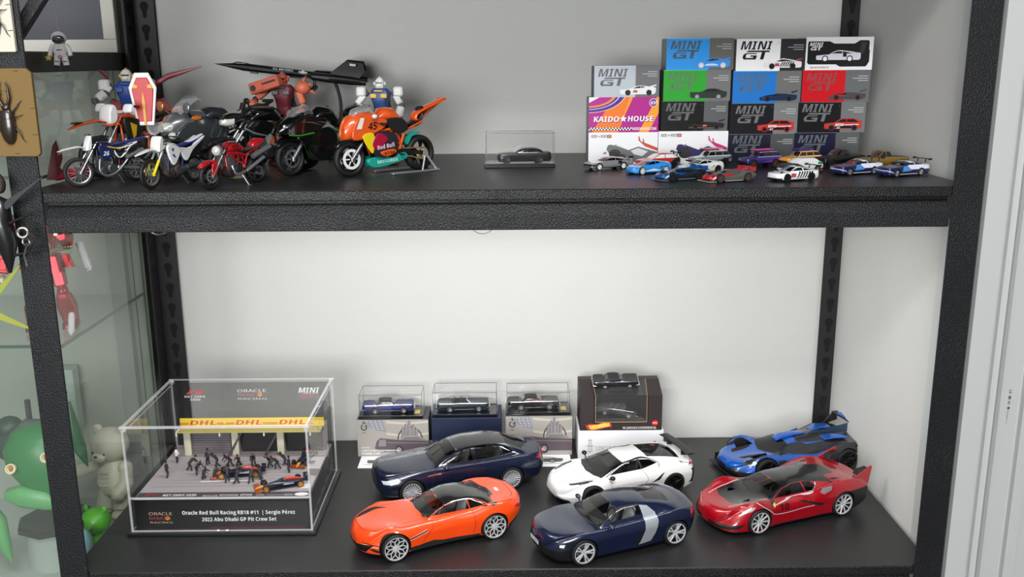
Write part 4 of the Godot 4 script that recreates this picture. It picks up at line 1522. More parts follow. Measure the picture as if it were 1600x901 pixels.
# flat picture of a car for a carton: left end at x, ground at y
func print_car(g: G, s: Dictionary, x: float, y: float, len: float, body: Color, win: Color, wheel: Color, rimc: Color, z: float, marks := []) -> void:
	var k: float = len / s.L
	var up := []
	var lo := []
	for i in 29:
		var xx: float = s.L * i / 28.0
		up.append(Vector2(x + xx * k, y + k * maxf(maxf(Shell.cv(s.top, xx), Shell.cv(s.sh, xx)), Shell.cv(s.roof, xx))))
		lo.append(Vector2(x + xx * k, y + k * Shell.cv(s.ysl, xx)))
	lo.reverse()
	g.poly(up + lo, body, z)
	for m in marks:
		var p := []
		for q in m[0]:
			p.append(Vector2(x, y) + q * k)
		g.poly(p, m[1], z + .00006)
	for b in s.bits:
		if b[1] == "side" and b[0] in ["side_window", "quarter_window"]:
			var p := []
			for q in b[2]:
				p.append(Vector2(x, y) + q * k)
			g.poly(p, win, z + .00009)
	for xx in [s.xf, s.xr]:
		g.disc(x + xx * k, y + s.rt * k, s.rt * k, s.rt * k, wheel, z + .00012, 18)
		g.disc(x + xx * k, y + s.rt * k, s.rt * k * .68, s.rt * k * .68, rimc, z + .00015, 14)

func logo_gt(g: G, x: float, y: float, w: float, c: Color, z: float) -> void:
	g.text("MINI", x + w * .05, y + w * .275, w * .235, c, z, {"weight": 700, "width": w * .86, "slant": .25})
	var sl := func(q: Array) -> Array:
		var o := []
		for i in range(0, q.size(), 2):
			o.append(Vector2(x + w * (q[i] + q[i + 1] * .25), y + w * q[i + 1]))
		return o
	g.poly(sl.call([.16, .205, .84, .205, .83, .25, .22, .25]), c, z)
	g.poly(sl.call([.10, .06, .15, .0, .50, .0, .505, .115, .32, .115, .32, .078, .41, .078, .405, .045, .20, .045, .175, .078, .185, .132, .22, .152, .48, .152, .485, .18, .18, .18, .11, .14]), c, z)
	g.poly(sl.call([.62, .0, .72, .0, .72, .21, .62, .21]), c, z)

func carton(called: String, label: String, at: Vector3, size: Vector3, hex: String, group: String, turn := 0.0) -> Node3D:
	var t := thing(called, label, "box", at, turn, group)
	var g := G.new()
	g.box(Vector3(0, size.y / 2, 0), size, 0.0007)
	put("carton", g, mat(hex, 0.5), t)
	return t

func ink_on(t: Node3D, g: G, size: Vector3, called := "front_print", rough := 0.35) -> void:
	put(called, g, ink(rough), t, Vector3(-size.x / 2, 0, size.z / 2 + 0.00012))

func toy_cartons() -> void:
	var grey := Color("6c6e70")
	var gl := "cartons stacked against the wall of the upper shelf"
	var zf := -0.30
	var d := 0.05
	var w := Color("eceded")
	# [x0, x1, y0, y1, left, logo, right, note colour, car shape, body, window, wheel, rim, label]
	var rows := [
		[.1506, .2553, .1063, .1551, "b9c0c8", "5e6165", "6b6d6f", "white", "e6e7e8", "1b1c1e", "121212", "222222", "silver and grey small-car carton with a white supercar picture, on the purple carton"],
		[.2645, .372, .1479, .1966, "2a97ea", "4d575f", "66645f", "white", "3c8fe0", "12161c", "d8dde2", "b9c0c8", "bright blue and grey carton with a light blue supercar picture, on the green carton"],
		[.2613, .369, .0995, .1479, "2aa02c", "5d7a5c", "707272", "sedan", "2c332f", "15181a", "9a9d9f", "55595c", "green and grey carton with a dark sedan picture"],
		[.260, .367, .0519, .0995, "0b0b0c", "66686a", "5c5e60", "track", "241f20", "101012", "0a0a0a", "3a2a28", "black and grey carton with a black race car picture, under the green carton"],
		[.3751, .4858, .1457, .1949, "f2f2f2", "151516", "2b2c2f", "curve", "e8e6e8", "2a1518", "101012", "2a2a2c", "white and black carton with a zebra-striped race car picture"],
		[.372, .4816, .0953, .1457, "1f74c8", "54687d", "6c6e6c", "track", "1c2c4a", "101318", "0c0d10", "2a2e36", "medium blue and grey carton with a dark blue track car picture"],
		[.372, .4795, .0466, .0953, "131417", "707274", "77797a", "hatch", "c2352f", "151618", "111112", "8a2a28", "glossy black and grey carton with a red rally hatchback picture, under the blue carton"],
		[.369, .477, .0, .0466, "161a2e", "5f6468", "505254", "", "", "", "", "", "navy and grey carton at the bottom, behind the purple wagon"],
		[.4827, .5915, .0966, .1465, "c8141f", "8f4a4c", "66686a", "track", "4a4647", "1a1113", "1a1718", "5a2a2c", "red and grey carton with a grey track car picture"],
		[.4786, .5884, .0484, .0966, "0e0e10", "707274", "717374", "hatch", "c2352f", "151618", "111112", "3a3a3c", "black and grey carton with a red rally hatchback picture, under the red carton"],
		[.4755, .5812, .0, .0484, "171c36", "62676c", "595b5d", "", "", "", "", "", "navy and grey carton at the bottom right, behind the black pickup"],
	]
	for r in rows:
		var sz := Vector3(r[1] - r[0] - .0008, r[3] - r[2], d)
		var t := carton("toy_carton", r[-1], Vector3((r[0] + r[1]) / 2, H + r[2], zf - d / 2), sz, "4a4b4d" if r[2] < .14 else "8a8b8c", gl)
		var g := G.new()
		var sw := sz.x * .635
		g.rect(0, 0, sw, sz.y, Color(r[4]))
		g.rect(sw, 0, sz.x, sz.y, Color(r[6]))
		g.rect(0, sz.y - .0008, sw, sz.y, Color(r[4]).lightened(.35), .0001)
		logo_gt(g, .0035, sz.y * .36, sz.x * .50, Color(r[5]), .0001)
		g.text("TM", sw - .0045, sz.y * .86, .0014, Color(r[5]), .0001)
		var note := Color("d6d7d8")
		for i in 3:
			g.rect(sz.x * (.74 if i == 1 else .82), sz.y * (.80 - i * .07), sz.x * .965, sz.y * (.815 - i * .07), note, .0001)
		if r[7] != "":
			var s: Dictionary = shapes[r[7]]
			var marks := []
			if r[7] == "hatch":
				marks = [[[Vector2(1.0, .3), Vector2(3.6, .3), Vector2(3.6, .5), Vector2(1.6, .6)], Color("1d1f22")], [[Vector2(1.7, .62), Vector2(3.9, .66), Vector2(3.9, .75), Vector2(2.4, .72)], Color("eceff2")], [[Vector2(1.3, .32), Vector2(3.3, .36), Vector2(3.2, .42), Vector2(1.4, .4)], Color("8fd0e6")]]
			elif r[7] == "curve":
				for i in 6:
					var x0 := 1.9 + i * .26
					marks.append([[Vector2(x0, .3), Vector2(x0 + .12, .3), Vector2(x0 + .5, .82), Vector2(x0 + .34, .84)], Color("1d1d20")])
				marks.append([[Vector2(1.3, .35), Vector2(1.85, .35), Vector2(1.9, .68), Vector2(1.4, .7)], Color("b5424c")])
			elif r[7] == "white" and r[8] == "e6e7e8":
				marks = [[[Vector2(1.5, .35), Vector2(2.1, .34), Vector2(2.1, .6), Vector2(1.7, .66)], Color("c25538")]]
			elif r[7] == "white":
				marks = [[[Vector2(1.3, .3), Vector2(2.9, .3), Vector2(2.9, .45), Vector2(2.3, .55), Vector2(1.6, .5)], Color("bfe0f8")]]
			elif r[8] == "241f20":
				marks = [[[Vector2(1.9, .4), Vector2(2.4, .4), Vector2(2.5, .62), Vector2(2.0, .6)], Color("d0784a")], [[Vector2(.2, .22), Vector2(4.3, .2), Vector2(4.3, .25), Vector2(.2, .27)], Color("a07060")]]
			elif r[8] == "1c2c4a":
				marks = [[[Vector2(.1, .35), Vector2(1.0, .62), Vector2(1.4, .6), Vector2(.4, .4)], Color("3c6fc0")]]
			elif r[8] == "4a4647":
				marks = [[[Vector2(.1, .35), Vector2(1.2, .72), Vector2(2.4, .66), Vector2(2.4, .58), Vector2(.4, .4)], Color("9a3038")]]
			print_car(g, s, sz.x * .40, sz.y * .05, sz.x * .55, Color(r[8]), Color(r[9]), Color(r[11]), Color(r[10]), .0002, marks)
			if r[7] in ["white", "track", "hatch", "curve"]:
				g.poly([Vector2(sz.x * .87, sz.y * .30), Vector2(sz.x * .955, sz.y * .36), Vector2(sz.x * .955, sz.y * .40), Vector2(sz.x * .86, sz.y * .35)], Color(r[8]) if r[7] != "curve" else Color("b5424c"), .00021)
			if r[7] == "hatch":
				g.text("MINI", sz.x * .56, sz.y * .21, .004, Color("f2f4f5"), .0005, {"weight": 700, "slant": .2})
				g.text("GT", sz.x * .585, sz.y * .12, .0032, Color("f2f4f5"), .0005, {"weight": 700, "slant": .2})
		ink_on(t, g, sz)
	# white carton with black frame
	var sz := Vector3(.1070, .0507, d)
	var t := carton("toy_carton", "white carton with black framed panel and white wedge coupe picture, topmost at the right", Vector3(.5386, H + .1465, zf - d / 2), sz, "e4e4e5", gl)
	var g := G.new()
	g.rect(0, 0, sz.x, sz.y, Color("f1f1f2"))
	var fr := []
	for q in [[.04, .87], [.35, .87], [.42, .80], [.72, .80], [.80, .90], [.92, .90], [.94, .86], [.94, .62], [.95, .6], [.95, .25], [.92, .14], [.90, .10], [.52, .10], [.46, .17], [.06, .17], [.03, .22], [.03, .8]]:
		fr.append(Vector2(q[0] * sz.x, q[1] * sz.y))
	g.poly(fr, Color("161617"), .0001)
	logo_gt(g, sz.x * .045, sz.y * .60, sz.x * .22, Color("f4f4f4"), .0002)
	print_car(g, shapes.wedge, sz.x * .16, sz.y * .24, sz.x * .66, Color("dcdce4"), Color("16171a"), Color("2a2a2c"), Color("f4f4f6"), .0002)
	g.rect(sz.x * .555, sz.y * .40, sz.x * .61, sz.y * .50, Color("1a1a1c"), .0006)
	g.poly([Vector2(sz.x * .80, sz.y * .52), Vector2(sz.x * .82, sz.y * .84), Vector2(sz.x * .9, sz.y * .84), Vector2(sz.x * .86, sz.y * .5)], Color("3a3a3d"), .0002)
	g.text("Hyundai N Vision 74", sz.x * .08, sz.y * .055, .0026, Color("2a2a2c"), .0001, {"weight": 700, "slant": .2, "width": sz.x * .27})
	ink_on(t, g, sz)
	# purple and orange carton
	sz = Vector3(.1120, .0556, d)
	t = carton("toy_carton", "purple and orange carton with checker strip and brush lettering", Vector3(.1993, H + .0507, zf - d / 2), sz, "8d8f90", gl)
	g = G.new()
	var pc := func(q: Array) -> Array:
		var o := []
		for i in range(0, q.size(), 2):
			o.append(Vector2(q[i] * sz.x, q[i + 1] * sz.y))
		return o
	g.rect(0, 0, sz.x, sz.y, Color("b0218a"))
	g.poly(pc.call([0.0, 1, .15, 1, 0, .84]), Color("f2e8ee"), .0001)
	var band := func(r0: float, r1: float, c: Color, zz: float) -> void:
		var p := []
		for k in 13:
			var a := -PI / 2 + PI / 2 * k / 12.0
			p.append(Vector2(r1 * cos(a) * sz.x, sz.y * 1.15 + r1 * sin(a) * sz.x * .55))
		for k in 13:
			var a := -PI / 2 * k / 12.0
			p.append(Vector2(r0 * cos(a) * sz.x, sz.y * 1.15 + r0 * sin(a) * sz.x * .55))
		g.poly(Geometry2D.intersect_polygons(PackedVector2Array(p), PackedVector2Array([Vector2(0, 0), Vector2(sz.x, 0), Vector2(sz.x, sz.y), Vector2(0, sz.y)]))[0], c, zz)
	g.poly(pc.call([.05, 0, .42, 0, .62, 1, .36, 1, .2, .5]), Color("f07a22"), .0001)
	g.poly(pc.call([.44, .1, .52, .5, .63, 1, .58, 1, .5, .5]), Color("f59a2a"), .00012)
	g.poly(pc.call([.72, 0, .86, 0, 1, .55, 1, 1, .97, 1]), Color("f2a030"), .0001)
	band.call(.36, .405, Color("f08a3c"), .0002)
	band.call(.405, .52, Color("4a2896"), .0002)
	band.call(.44, .455, Color("e8d4f0"), .00025)
	band.call(.52, .535, Color("f6c8a0"), .0002)
	for sh in [[.004, -.0012, Color("5a1a78"), .0003], [0.0, 0.0, Color("fbf6fb"), .0004]]:
		g.text("KAIDO", sz.x * .07 + sh[0] * .2, sz.y * .30 + sh[1], .0085, sh[2], sh[3], {"weight": 700, "slant": .1, "width": sz.x * .36})
		g.text("HOUSE", sz.x * .56 + sh[0] * .2, sz.y * .31 + sh[1], .0085, sh[2], sh[3], {"weight": 700, "slant": .1, "width": sz.x * .36})
		var st := []
		for k in 10:
			var a := PI / 2 + TAU * k / 10
			var r: float = .006 if k % 2 == 0 else .0026
			st.append(Vector2(sz.x * .495 + r * cos(a) + sh[0] * .2, sz.y * .385 + r * sin(a) + sh[1]))
		g.poly(st, sh[2], sh[3])
	for k in 28:
		for m in 2:
			g.rect(sz.x * .62 * k / 28.0, sz.y * (.06 + .04 * m), sz.x * .62 * (k + 1) / 28.0, sz.y * (.10 + .04 * m), Color("f4f0f0") if (k + m) % 2 == 0 else Color("141414"), .0003)
	g.text("KAIDOHOUSE.COM", sz.x * .63, sz.y * .065, .0042, Color("f4eef2"), .0003, {"weight": 700, "width": sz.x * .34})
	g.disc(sz.x * .92, sz.y * .84, .0066, .0066, Color("f4eef2"), .0003)
	g.disc(sz.x * .92, sz.y * .84, .0058, .0058, Color("7a2a86"), .0004)
	g.text("KH", sz.x * .882, sz.y * .79, .0052, Color("f4eef2"), .0005, {"weight": 700, "slant": .2, "width": .0085})
	ink_on(t, g, sz)
	# two white cartons with off-road wagons and surf boards
	for e in [[.1992, .1120, .0507, "6e7073", "d8d9db", "c8503c", "white carton with a grey wagon picture and red surfboard, behind the silver coupe"], [.3123, .1126, .0519, "3a2f5e", "2b2838", "d2307c", "white carton with a dark purple wagon picture and pink surfboard, behind the grey wagon"]]:
		sz = Vector3(e[1], e[2], d)
		t = carton("toy_carton", e[6], Vector3(e[0], H, zf - d / 2), sz, "77797b", gl)
		g = G.new()
		g.rect(0, 0, sz.x, sz.y, Color("ecedee"))
		g.text("KAIDO", sz.x * .04, sz.y * .83, .0048, Color("222324"), .0001, {"weight": 700, "width": sz.x * .085})
		g.rect(sz.x * .140, sz.y * .865, sz.x * .160, sz.y * .882, Color("222324"), .0001)
		g.rect(sz.x * .147, sz.y * .845, sz.x * .153, sz.y * .90, Color("222324"), .0001)
		g.text("HOUSE", sz.x * .175, sz.y * .83, .0048, Color("222324"), .0001, {"weight": 700, "width": sz.x * .085})
		g.rect(sz.x * .268, sz.y * .825, sz.x * .33, sz.y * .925, Color("a02e30"), .0001)
		g.text("GT", sz.x * .283, sz.y * .85, .0026, Color("f0e4e4"), .0002, {"weight": 700})
		var c := Color(e[3])
		g.poly(pc.call([.26, .42, .28, .54, .32, .56, .42, .52, .58, .40, .72, .50, .82, .44, 1, .34, 1, .05, .55, .05, .30, .30]), c, .0001)
		g.poly(pc.call([.61, .38, .72, .46, .86, .36, .78, .22, .66, .28]), Color(e[4]), .0002)
		g.disc(sz.x * .385, sz.y * .32, sz.x * .088, sz.y * .16, c.darkened(.25), .0002)
		g.disc(sz.x * .385, sz.y * .32, sz.x * .08, sz.y * .14, Color("3a3434"), .0003)
		g.poly(pc.call([.36, .50, .39, .56, .41, .56, .39, .50]), Color("77797b"), .0002)
		g.poly(pc.call([.70, .72, .76, .65, 1, .46, 1, .37, .82, .50]), Color(e[5]), .0003)
		g.poly(pc.call([.73, .66, .715, .80, .735, .78, .755, .63]), Color(e[5]), .0003)
		g.poly(pc.call([.79, .62, .775, .72, .795, .72, .81, .58]), Color(e[5]), .0003)
		g.poly(pc.call([.21, .32, .25, .36, .27, .30, .22, .28]), Color("88898b"), .0002)
		ink_on(t, g, sz)

func make_shapes() -> void:
	var g := mat("0c0d0f", .06, 0, {"coat": 1.0})
	var s := plain_car("wedge", 4.7, .95, 3.55, .34, .93, .72, .82, .98, 1.22, [1.35, 2.15, 2.9, 4.1])
	s.bits = plain_panes(s, [1.35, 2.15, 2.9, 4.1], .84, 1.22, [2.75], g)
	shapes.wedge = s
	s = plain_car("hatch", 4.2, .82, 3.4, .34, .9, .86, .92, 1.05, 1.42, [1.15, 1.95, 3.4, 4.05])
	s.bits = plain_panes(s, [1.15, 1.95, 3.4, 4.05], .93, 1.42, [2.5], g)
	shapes.hatch = s
	s = plain_car("curve", 4.55, 1.0, 3.5, .345, .95, .78, .84, .92, 1.27, [1.3, 2.05, 2.6, 4.0], .18)
	s.bow = [.32, .3]
	s.bits = plain_panes(s, [1.3, 2.05, 2.6, 3.9], .86, 1.26, [2.7], g)
	shapes.curve = s
	s = plain_car("muscle", 4.8, .95, 3.67, .35, .96, .86, .94, 1.02, 1.32, [1.6, 2.4, 3.0, 4.2], .18)
	s.bow = [.2, .1]
	s.bits = plain_panes(s, [1.6, 2.4, 3.0, 4.1], .96, 1.31, [3.0], g)
	shapes.muscle = s
	s = plain_car("wagon", 4.25, .8, 3.3, .42, .84, 1.02, 1.06, 1.12, 1.56, [1.25, 1.75, 3.75, 4.2], .46)
	s.bits = plain_panes(s, [1.25, 1.75, 3.75, 4.2], 1.08, 1.56, [2.3, 3.1], g)
	shapes.wagon = s
	s = plain_car("pickup", 5.6, 1.05, 4.6, .44, .98, 1.15, 1.2, 1.22, 1.88, [1.7, 2.4, 3.3, 3.65], .45)
	s.bits = plain_panes(s, [1.7, 2.4, 3.3, 3.68], 1.22, 1.88, [2.75], g)
	shapes.pickup = s
	s = plain_car("limo", 5.45, .95, 4.2, .36, .95, .98, 1.04, 1.08, 1.5, [1.75, 2.5, 4.0, 4.75], .18)
	s.bits = plain_panes(s, [1.75, 2.5, 4.0, 4.75], 1.06, 1.5, [2.95, 3.95], g, mat("c9ccd0", .2, 1.0))
	shapes.limo = s

func mini_cars() -> void:
	var g := mat("0c0d0f", .06, 0, {"coat": 1.0})
	var k := K64
	var grp := "small die-cast cars in front of the cartons"
	var white_rim := mat("f0f0f1", .35)
	var dark_rim := mat("2a2b2d", .4, .4)
	var sil_rim := mat("c4c6c8", .3, .8)
	var chrome := mat("d9dbde", .15, 1.0)
	var lens := mat("d8dcdf", .08, .3, {"coat": 1.0})
	var black := mat("131315", .4)
	var s: Dictionary
	var y := H
	# silver wedge coupe
	s = shapes.wedge.duplicate()
	s.paint = mat("b4b7ba", .3, .6, {"coat": 1.0})
	s.rim_mat = white_rim
	s.spokes = 16
	s.bits = [["black_panel", "side", v2([2.95, .55, 3.35, .55, 3.4, .84, 3.0, .84]), black, true], ["grille", "front", v2([-.1, .42, .95, .42, .95, .58, -.1, .58]), black],
		["lower_trim", "side", v2([0, .2, 4.7, .2, 4.7, .32, 3.2, .36, 2.6, .30, 0, .30]), black, true]] + shapes.wedge.bits
	var t := place_car("small_car", "silver wedge coupe with white wheels, leftmost of the small cars", "toy car", s, k, Vector3(.166, y, -.228), 24, grp)
	rear_wing(t, s, k, 4.45, 1.12, .8, black)
	# light blue supercar
	s = mini_of("white", mat("2f8fe0", .3, 0, {"coat": 1.0}), {"windshield": g, "side_window": g, "quarter_window": g, "engine_cover": g, "headlight": lens, "side_intake": black}, [["white_flash", "side", v2([.9, .28, 3.0, .28, 2.9, .36, 2.2, .5, 1.6, .4]), mat("d6e8f6", .35), true], ["white_flash", "top", v2([.3, .3, 1.0, .5, .95, .62, .4, .5]), mat("d6e8f6", .35)]])
	s.rim_mat = white_rim
	t = place_car("small_car", "light blue and white supercar with white wheels beside the silver coupe", "toy car", s, k, Vector3(.222, y, -.172), 27, grp)
	# red, white and blue hatchback
	s = shapes.hatch.duplicate()
	s.paint = mat("c22a26", .35, 0, {"coat": 1.0})
	s.rim_mat = dark_rim
	var wpane := mat("e9edf0", .15)
	s.bits = plain_panes(s, [1.15, 1.95, 3.4, 4.05], .93, 1.42, [2.5], wpane)
	s.bits.append(["livery_black", "side", v2([2.9, .5, 4.2, .6, 4.2, 1.1, 3.3, 1.35, 3.5, .9]), black, true])
	s.bits.append(["livery_blue", "side", v2([.6, .2, 4.2, .2, 4.2, .5, 2.4, .55]), mat("2a72b8", .35), true])
	t = place_car("small_car", "red, blue and black rally hatchback behind the light blue supercar", "toy car", s, k, Vector3(.247, y, -.243), 20, grp)
	rear_wing(t, s, k, 4.05, 1.42, .7, black)
	# two track cars
	for e in [["0d4f9c", "17222f", Vector3(.256, y, -.095), 24, "small dark blue and black track car in the front row"], ["b81822", "5f605c", Vector3(.318, y, -.073), 22, "small red and grey track car in the front row"]]:
		var cm := mat(e[1], .35, .3, {"coat": .6})
		var pm := mat(e[0], .3, .1, {"coat": 1.0})
		s = mini_of("track", pm, {"windshield": g, "side_window": g, "canopy": cm, "front_vent": black, "black_flank": cm, "side_skirt": black, "rear_face": black})
		s.rim_mat = dark_rim if e[0] == "0d4f9c" else mat("6a5a58", .4, .5)
		t = place_car("small_car", e[4], "toy car", s, k, e[2], e[3], grp)
		var gg := G.new()
		gg.ext([Vector2(.2, .96) * k, Vector2(2.2, 1.17) * k, Vector2(2.2, .86) * k, Vector2(1, .9) * k], -.02 * k, .02 * k)
		gg.box(Vector3(2.05, 1.14, 0) * k, Vector3(.34, .05, 1.8) * k)
		for sd in [-1, 1]:
			gg.box(Vector3(1.9, 1.0, sd * .88) * k, Vector3(.6, .3, .05) * k)
		put("rear_wing", gg, pm, t)
		gg = G.new()
		gg.box(Vector3(-2.1, .1, 0) * k, Vector3(.7, .06, 1.9) * k)
		for sd in [-1, 1]:
			gg.box(Vector3(.0, .14, sd * .93) * k, Vector3(1.7, .06, .2) * k)
		put("splitter", gg, mat("9a9c98", .4) if e[0] != "0d4f9c" else mat("8a8d90", .4, .5), t)
	# white supercar with pale green flank
	s = mini_of("white", mat("e4e8e6", .3, 0, {"coat": 1.0}), {"windshield": g, "side_window": g, "quarter_window": g, "engine_cover": g, "headlight": black, "side_intake": black}, [["livery", "side", v2([.9, .2, 2.6, .3, 2.2, .6, 1.5, .75, 1.0, .7]), mat("24344e", .35), true]])
	s.rim_mat = dark_rim
	t = place_car("small_car", "white supercar with dark blue front fender, behind the blue track car", "toy car", s, k, Vector3(.301, y, -.178), 22, grp)
	# three off-road wagons with boards
	for e in [["8d9296", "3d4450", "d23a6e", "e9ecee", Vector3(.330, y, -.255), "grey wagon with pink surfboards on its roof"], ["3a2a78", "7a3fb0", "e85a92", "c8b8e8", Vector3(.404, y, -.235), "purple wagon with pink surfboards on its roof"], ["f0a51e", "c83a5e", "4a2ea0", "f4e8d8", Vector3(.468, y, -.240), "yellow and orange wagon with purple surfboards on its roof"]]:
		s = shapes.wagon.duplicate()
		s.paint = mat(e[0], .3, .1, {"coat": 1.0})
		s.rim_mat = mat("7a4a4a", .4, .4) if e[0] == "3a2a78" else dark_rim
		s.bits = plain_panes(s, [1.25, 1.75, 3.75, 4.2], 1.08, 1.56, [2.3, 3.1], g, mat(e[3], .3)) + [["livery", "side", v2([1.9, .6, 3.2, .55, 4.2, .8, 4.2, 1.05, 3.2, .8]), mat(e[1], .35), true]]
		t = place_car("small_car", e[5], "toy car", s, k, e[4], 22, grp)
		var gg := G.new()
		for sd in [-1, 1]:
			gg.loft([[Vector3(-.95, 1.72, sd * .3) * k, .03 * k, .02 * k], [Vector3(-.6, 1.70, sd * .3) * k, .2 * k, .05 * k], [Vector3(.5, 1.70, sd * .3) * k, .24 * k, .05 * k], [Vector3(1.3, 1.74, sd * .3) * k, .10 * k, .03 * k]], Vector3.BACK, Vector3.UP, 2.2, 10)
			gg.ext([Vector2(-.7, 1.72) * k, Vector2(-.85, 1.84) * k, Vector2(-.55, 1.74) * k], sd * .3 * k - .02 * k, sd * .3 * k + .02 * k)
		var sb := put("surfboards", gg, mat(e[2], .3, 0, {"coat": 1.0}), t)
		sb.set_meta("kind", "stuff")
		gg = G.new()
		for xx in [-.5, .6]:
			gg.box(Vector3(xx, 1.62, 0) * k, Vector3(.06, .06, 1.2) * k)
		put("roof_rack", gg, black, t)
		gg = G.new()
		gg.box(Vector3(-2.1, .62, 0) * k, Vector3(.14, .16, 1.6) * k, .03 * k)
		gg.box(Vector3(2.05, .62, 0) * k, Vector3(.14, .16, 1.6) * k, .03 * k)
		put("bumper", gg, black, t)
	# dark green and white small car with striped tail
	s = shapes.hatch.duplicate()
	s.paint = mat("e8ecea", .3, 0, {"coat": 1.0})
	s.rim_mat = sil_rim
	s.bits = [["livery_dark", "side", v2([0, .2, 1.9, .2, 2.1, .6, 1.3, .95, 0, 1.0]), mat("1c2a26", .35), true], ["livery_dark", "top", v2([0, -.1, 0, .9, 1.2, .9, 1.2, -.1]), mat("1c2a26", .35)], ["livery_green", "side", v2([3.5, .8, 4.2, .8, 4.2, 1.0, 3.5, 1.0]), mat("2a8a4a", .35), true], ["livery_red", "side", v2([3.5, .3, 4.2, .3, 4.2, .5, 3.5, .5]), mat("b02a30", .35), true]] + plain_panes(s, [1.15, 1.95, 3.4, 4.05], .93, 1.42, [2.5], wpane)
	t = place_car("small_car", "dark green and white small car with green and red tail stripe, behind the zebra-striped coupe", "toy car", s, k, Vector3(.444, y, -.160), 22, grp)
	# zebra coupe
	s = shapes.curve.duplicate()
	s.paint = mat("eceeef", .3, 0, {"coat": 1.0})
	s.rim_mat = mat("17181a", .4, .4)
	var st := []
	for i in 6:
		var x0 := 1.95 + i * .26
		st.append(["stripe", "side", v2([x0, .3, x0 + .13, .3, x0 + .45, .82, x0 + .30, .84]), black, true])
	s.bits = [["number_panel", "side", v2([1.35, .38, 1.85, .38, 1.88, .70, 1.4, .72]), mat("b5424c", .4), true], ["roof_strip", "top", v2([2.2, .3, 3.0, .3, 3.0, .5, 2.2, .5]), black], ["hood_vent", "top", v2([.75, .1, 1.1, .16, 1.1, .42, .75, .36]), black]] + st + [["nose_black", "front", v2([-.1, .1, .9, .1, .9, .34, -.1, .34]), black]] + shapes.curve.bits
	t = place_car("small_car", "white race coupe with black zebra stripes in the front row", "toy car", s, k, Vector3(.409, y, -.075), 22, grp)
	rear_wing(t, s, k, 4.35, 1.22, .85, black)
	var hl := G.new()
	for sd in [-1, 1]:
		hl.ell(Vector3(.62 - 2.25, .72, sd * .62) * k, Vector3(.16, .12, .13) * k, 10, 6)
	put("headlights", hl, mat("15161a", .1, 0, {"coat": 1.0}), t).set_meta("kind", "stuff")
	# blue and white muscle coupes
	for e in [[Vector3(.520, y, -.142), "blue and white race coupe with black rear wing, left of the matching pair"], [Vector3(.579, y, -.120), "blue and white race coupe with black rear wing, right of the matching pair"]]:
		s = shapes.muscle.duplicate()
		s.paint = mat("1b2358", .3, .1, {"coat": 1.0})
		s.rim_mat = sil_rim
		s.bits = shapes.muscle.bits + [["livery_white", "side", v2([2.5, .62, 4.8, .62, 4.8, 1.0, 3.2, 1.0, 2.9, 1.3, 2.5, 1.3, 2.2, .9]), mat("dfe4f2", .35), true], ["livery_blue", "side", v2([1.5, .45, 2.4, .5, 2.5, .95, 1.7, .9]), mat("4a90cc", .35), true], ["livery_red", "side", v2([2.05, .5, 2.5, .5, 2.6, .72, 2.1, .72]), mat("c04a62", .35), true], ["sill_white", "side", v2([1.3, .15, 3.3, .15, 3.3, .28, 1.3, .28]), mat("d5d8e0", .35), true],
			["roof_white", "top", v2([2.45, .1, 3.0, .1, 3.0, .62, 2.45, .62]), mat("e4d8e2", .35)], ["nose_line", "side", strip(v2([.1, .55, .45, .45, .75, .30]), .06), mat("d0d3d6", .3), true], ["nose_line", "front", v2([-.1, .54, .7, .54, .7, .60, -.1, .60]), mat("d0d3d6", .3)]]
		t = place_car("small_car", e[1], "toy car", s, k, e[0], 22, grp)
		rear_wing(t, s, k, 4.6, 1.42, .9, mat("1c1a20", .4))
	# pickups
	for e in [["17181a", Vector3(.528, y, -.232), 24, "black pickup truck under the navy carton, left of the gold pickup"], ["9a7a32", Vector3(.583, y, -.208), 19, "gold pickup truck by the right wall"]]:
		s = shapes.pickup.duplicate()
		s.paint = mat(e[0], .35, .5, {"coat": .6})
		s.rim_mat = dark_rim
		s.bits = [["grille", "front", v2([-.1, .62, .8, .62, .8, .95, -.1, .95]), black], ["bed", "top", v2([3.85, -.1, 3.85, .78, 5.45, .78, 5.45, -.1]), black]] + ([["bed_print", "side", v2([3.0, .62, 5.5, .62, 5.5, .85, 4.6, .95, 3.2, .72]), mat("3a331c", .5), true]] if e[0] != "17181a" else []) + shapes.pickup.bits
		t = place_car("small_car", e[3], "toy car", s, k * .93, e[1], e[2], grp)

func rear_wing(t: Node3D, s: Dictionary, k: float, x: float, yy: float, hw: float, m: Material) -> void:
	var g := G.new()
	var xm: float = (s.xf + s.xr) / 2
	g.loft([[Vector3(x - xm, yy, -hw) * k, .16 * k, .025 * k], [Vector3(x - xm, yy + .02, 0) * k, .18 * k, .03 * k], [Vector3(x - xm, yy, hw) * k, .16 * k, .025 * k]], Vector3.RIGHT, Vector3.UP, 2.4, 10)
	for sd in [-1, 1]:
		g.box(Vector3(x - xm, yy, sd * hw) * k, Vector3(.4, .16, .03) * k)
		g.bar(Vector3(x - xm - .1, yy - .35, sd * hw * .5) * k, Vector3(x - xm, yy, sd * hw * .5) * k, .04 * k, .08 * k)
	put("rear_wing", g, m, t)

# ---------------------------------------------------------------- acrylic show cases
func acrylic() -> StandardMaterial3D:
	return mat("3a3d40", 0.02, 0.0, {"alpha": 0.02})

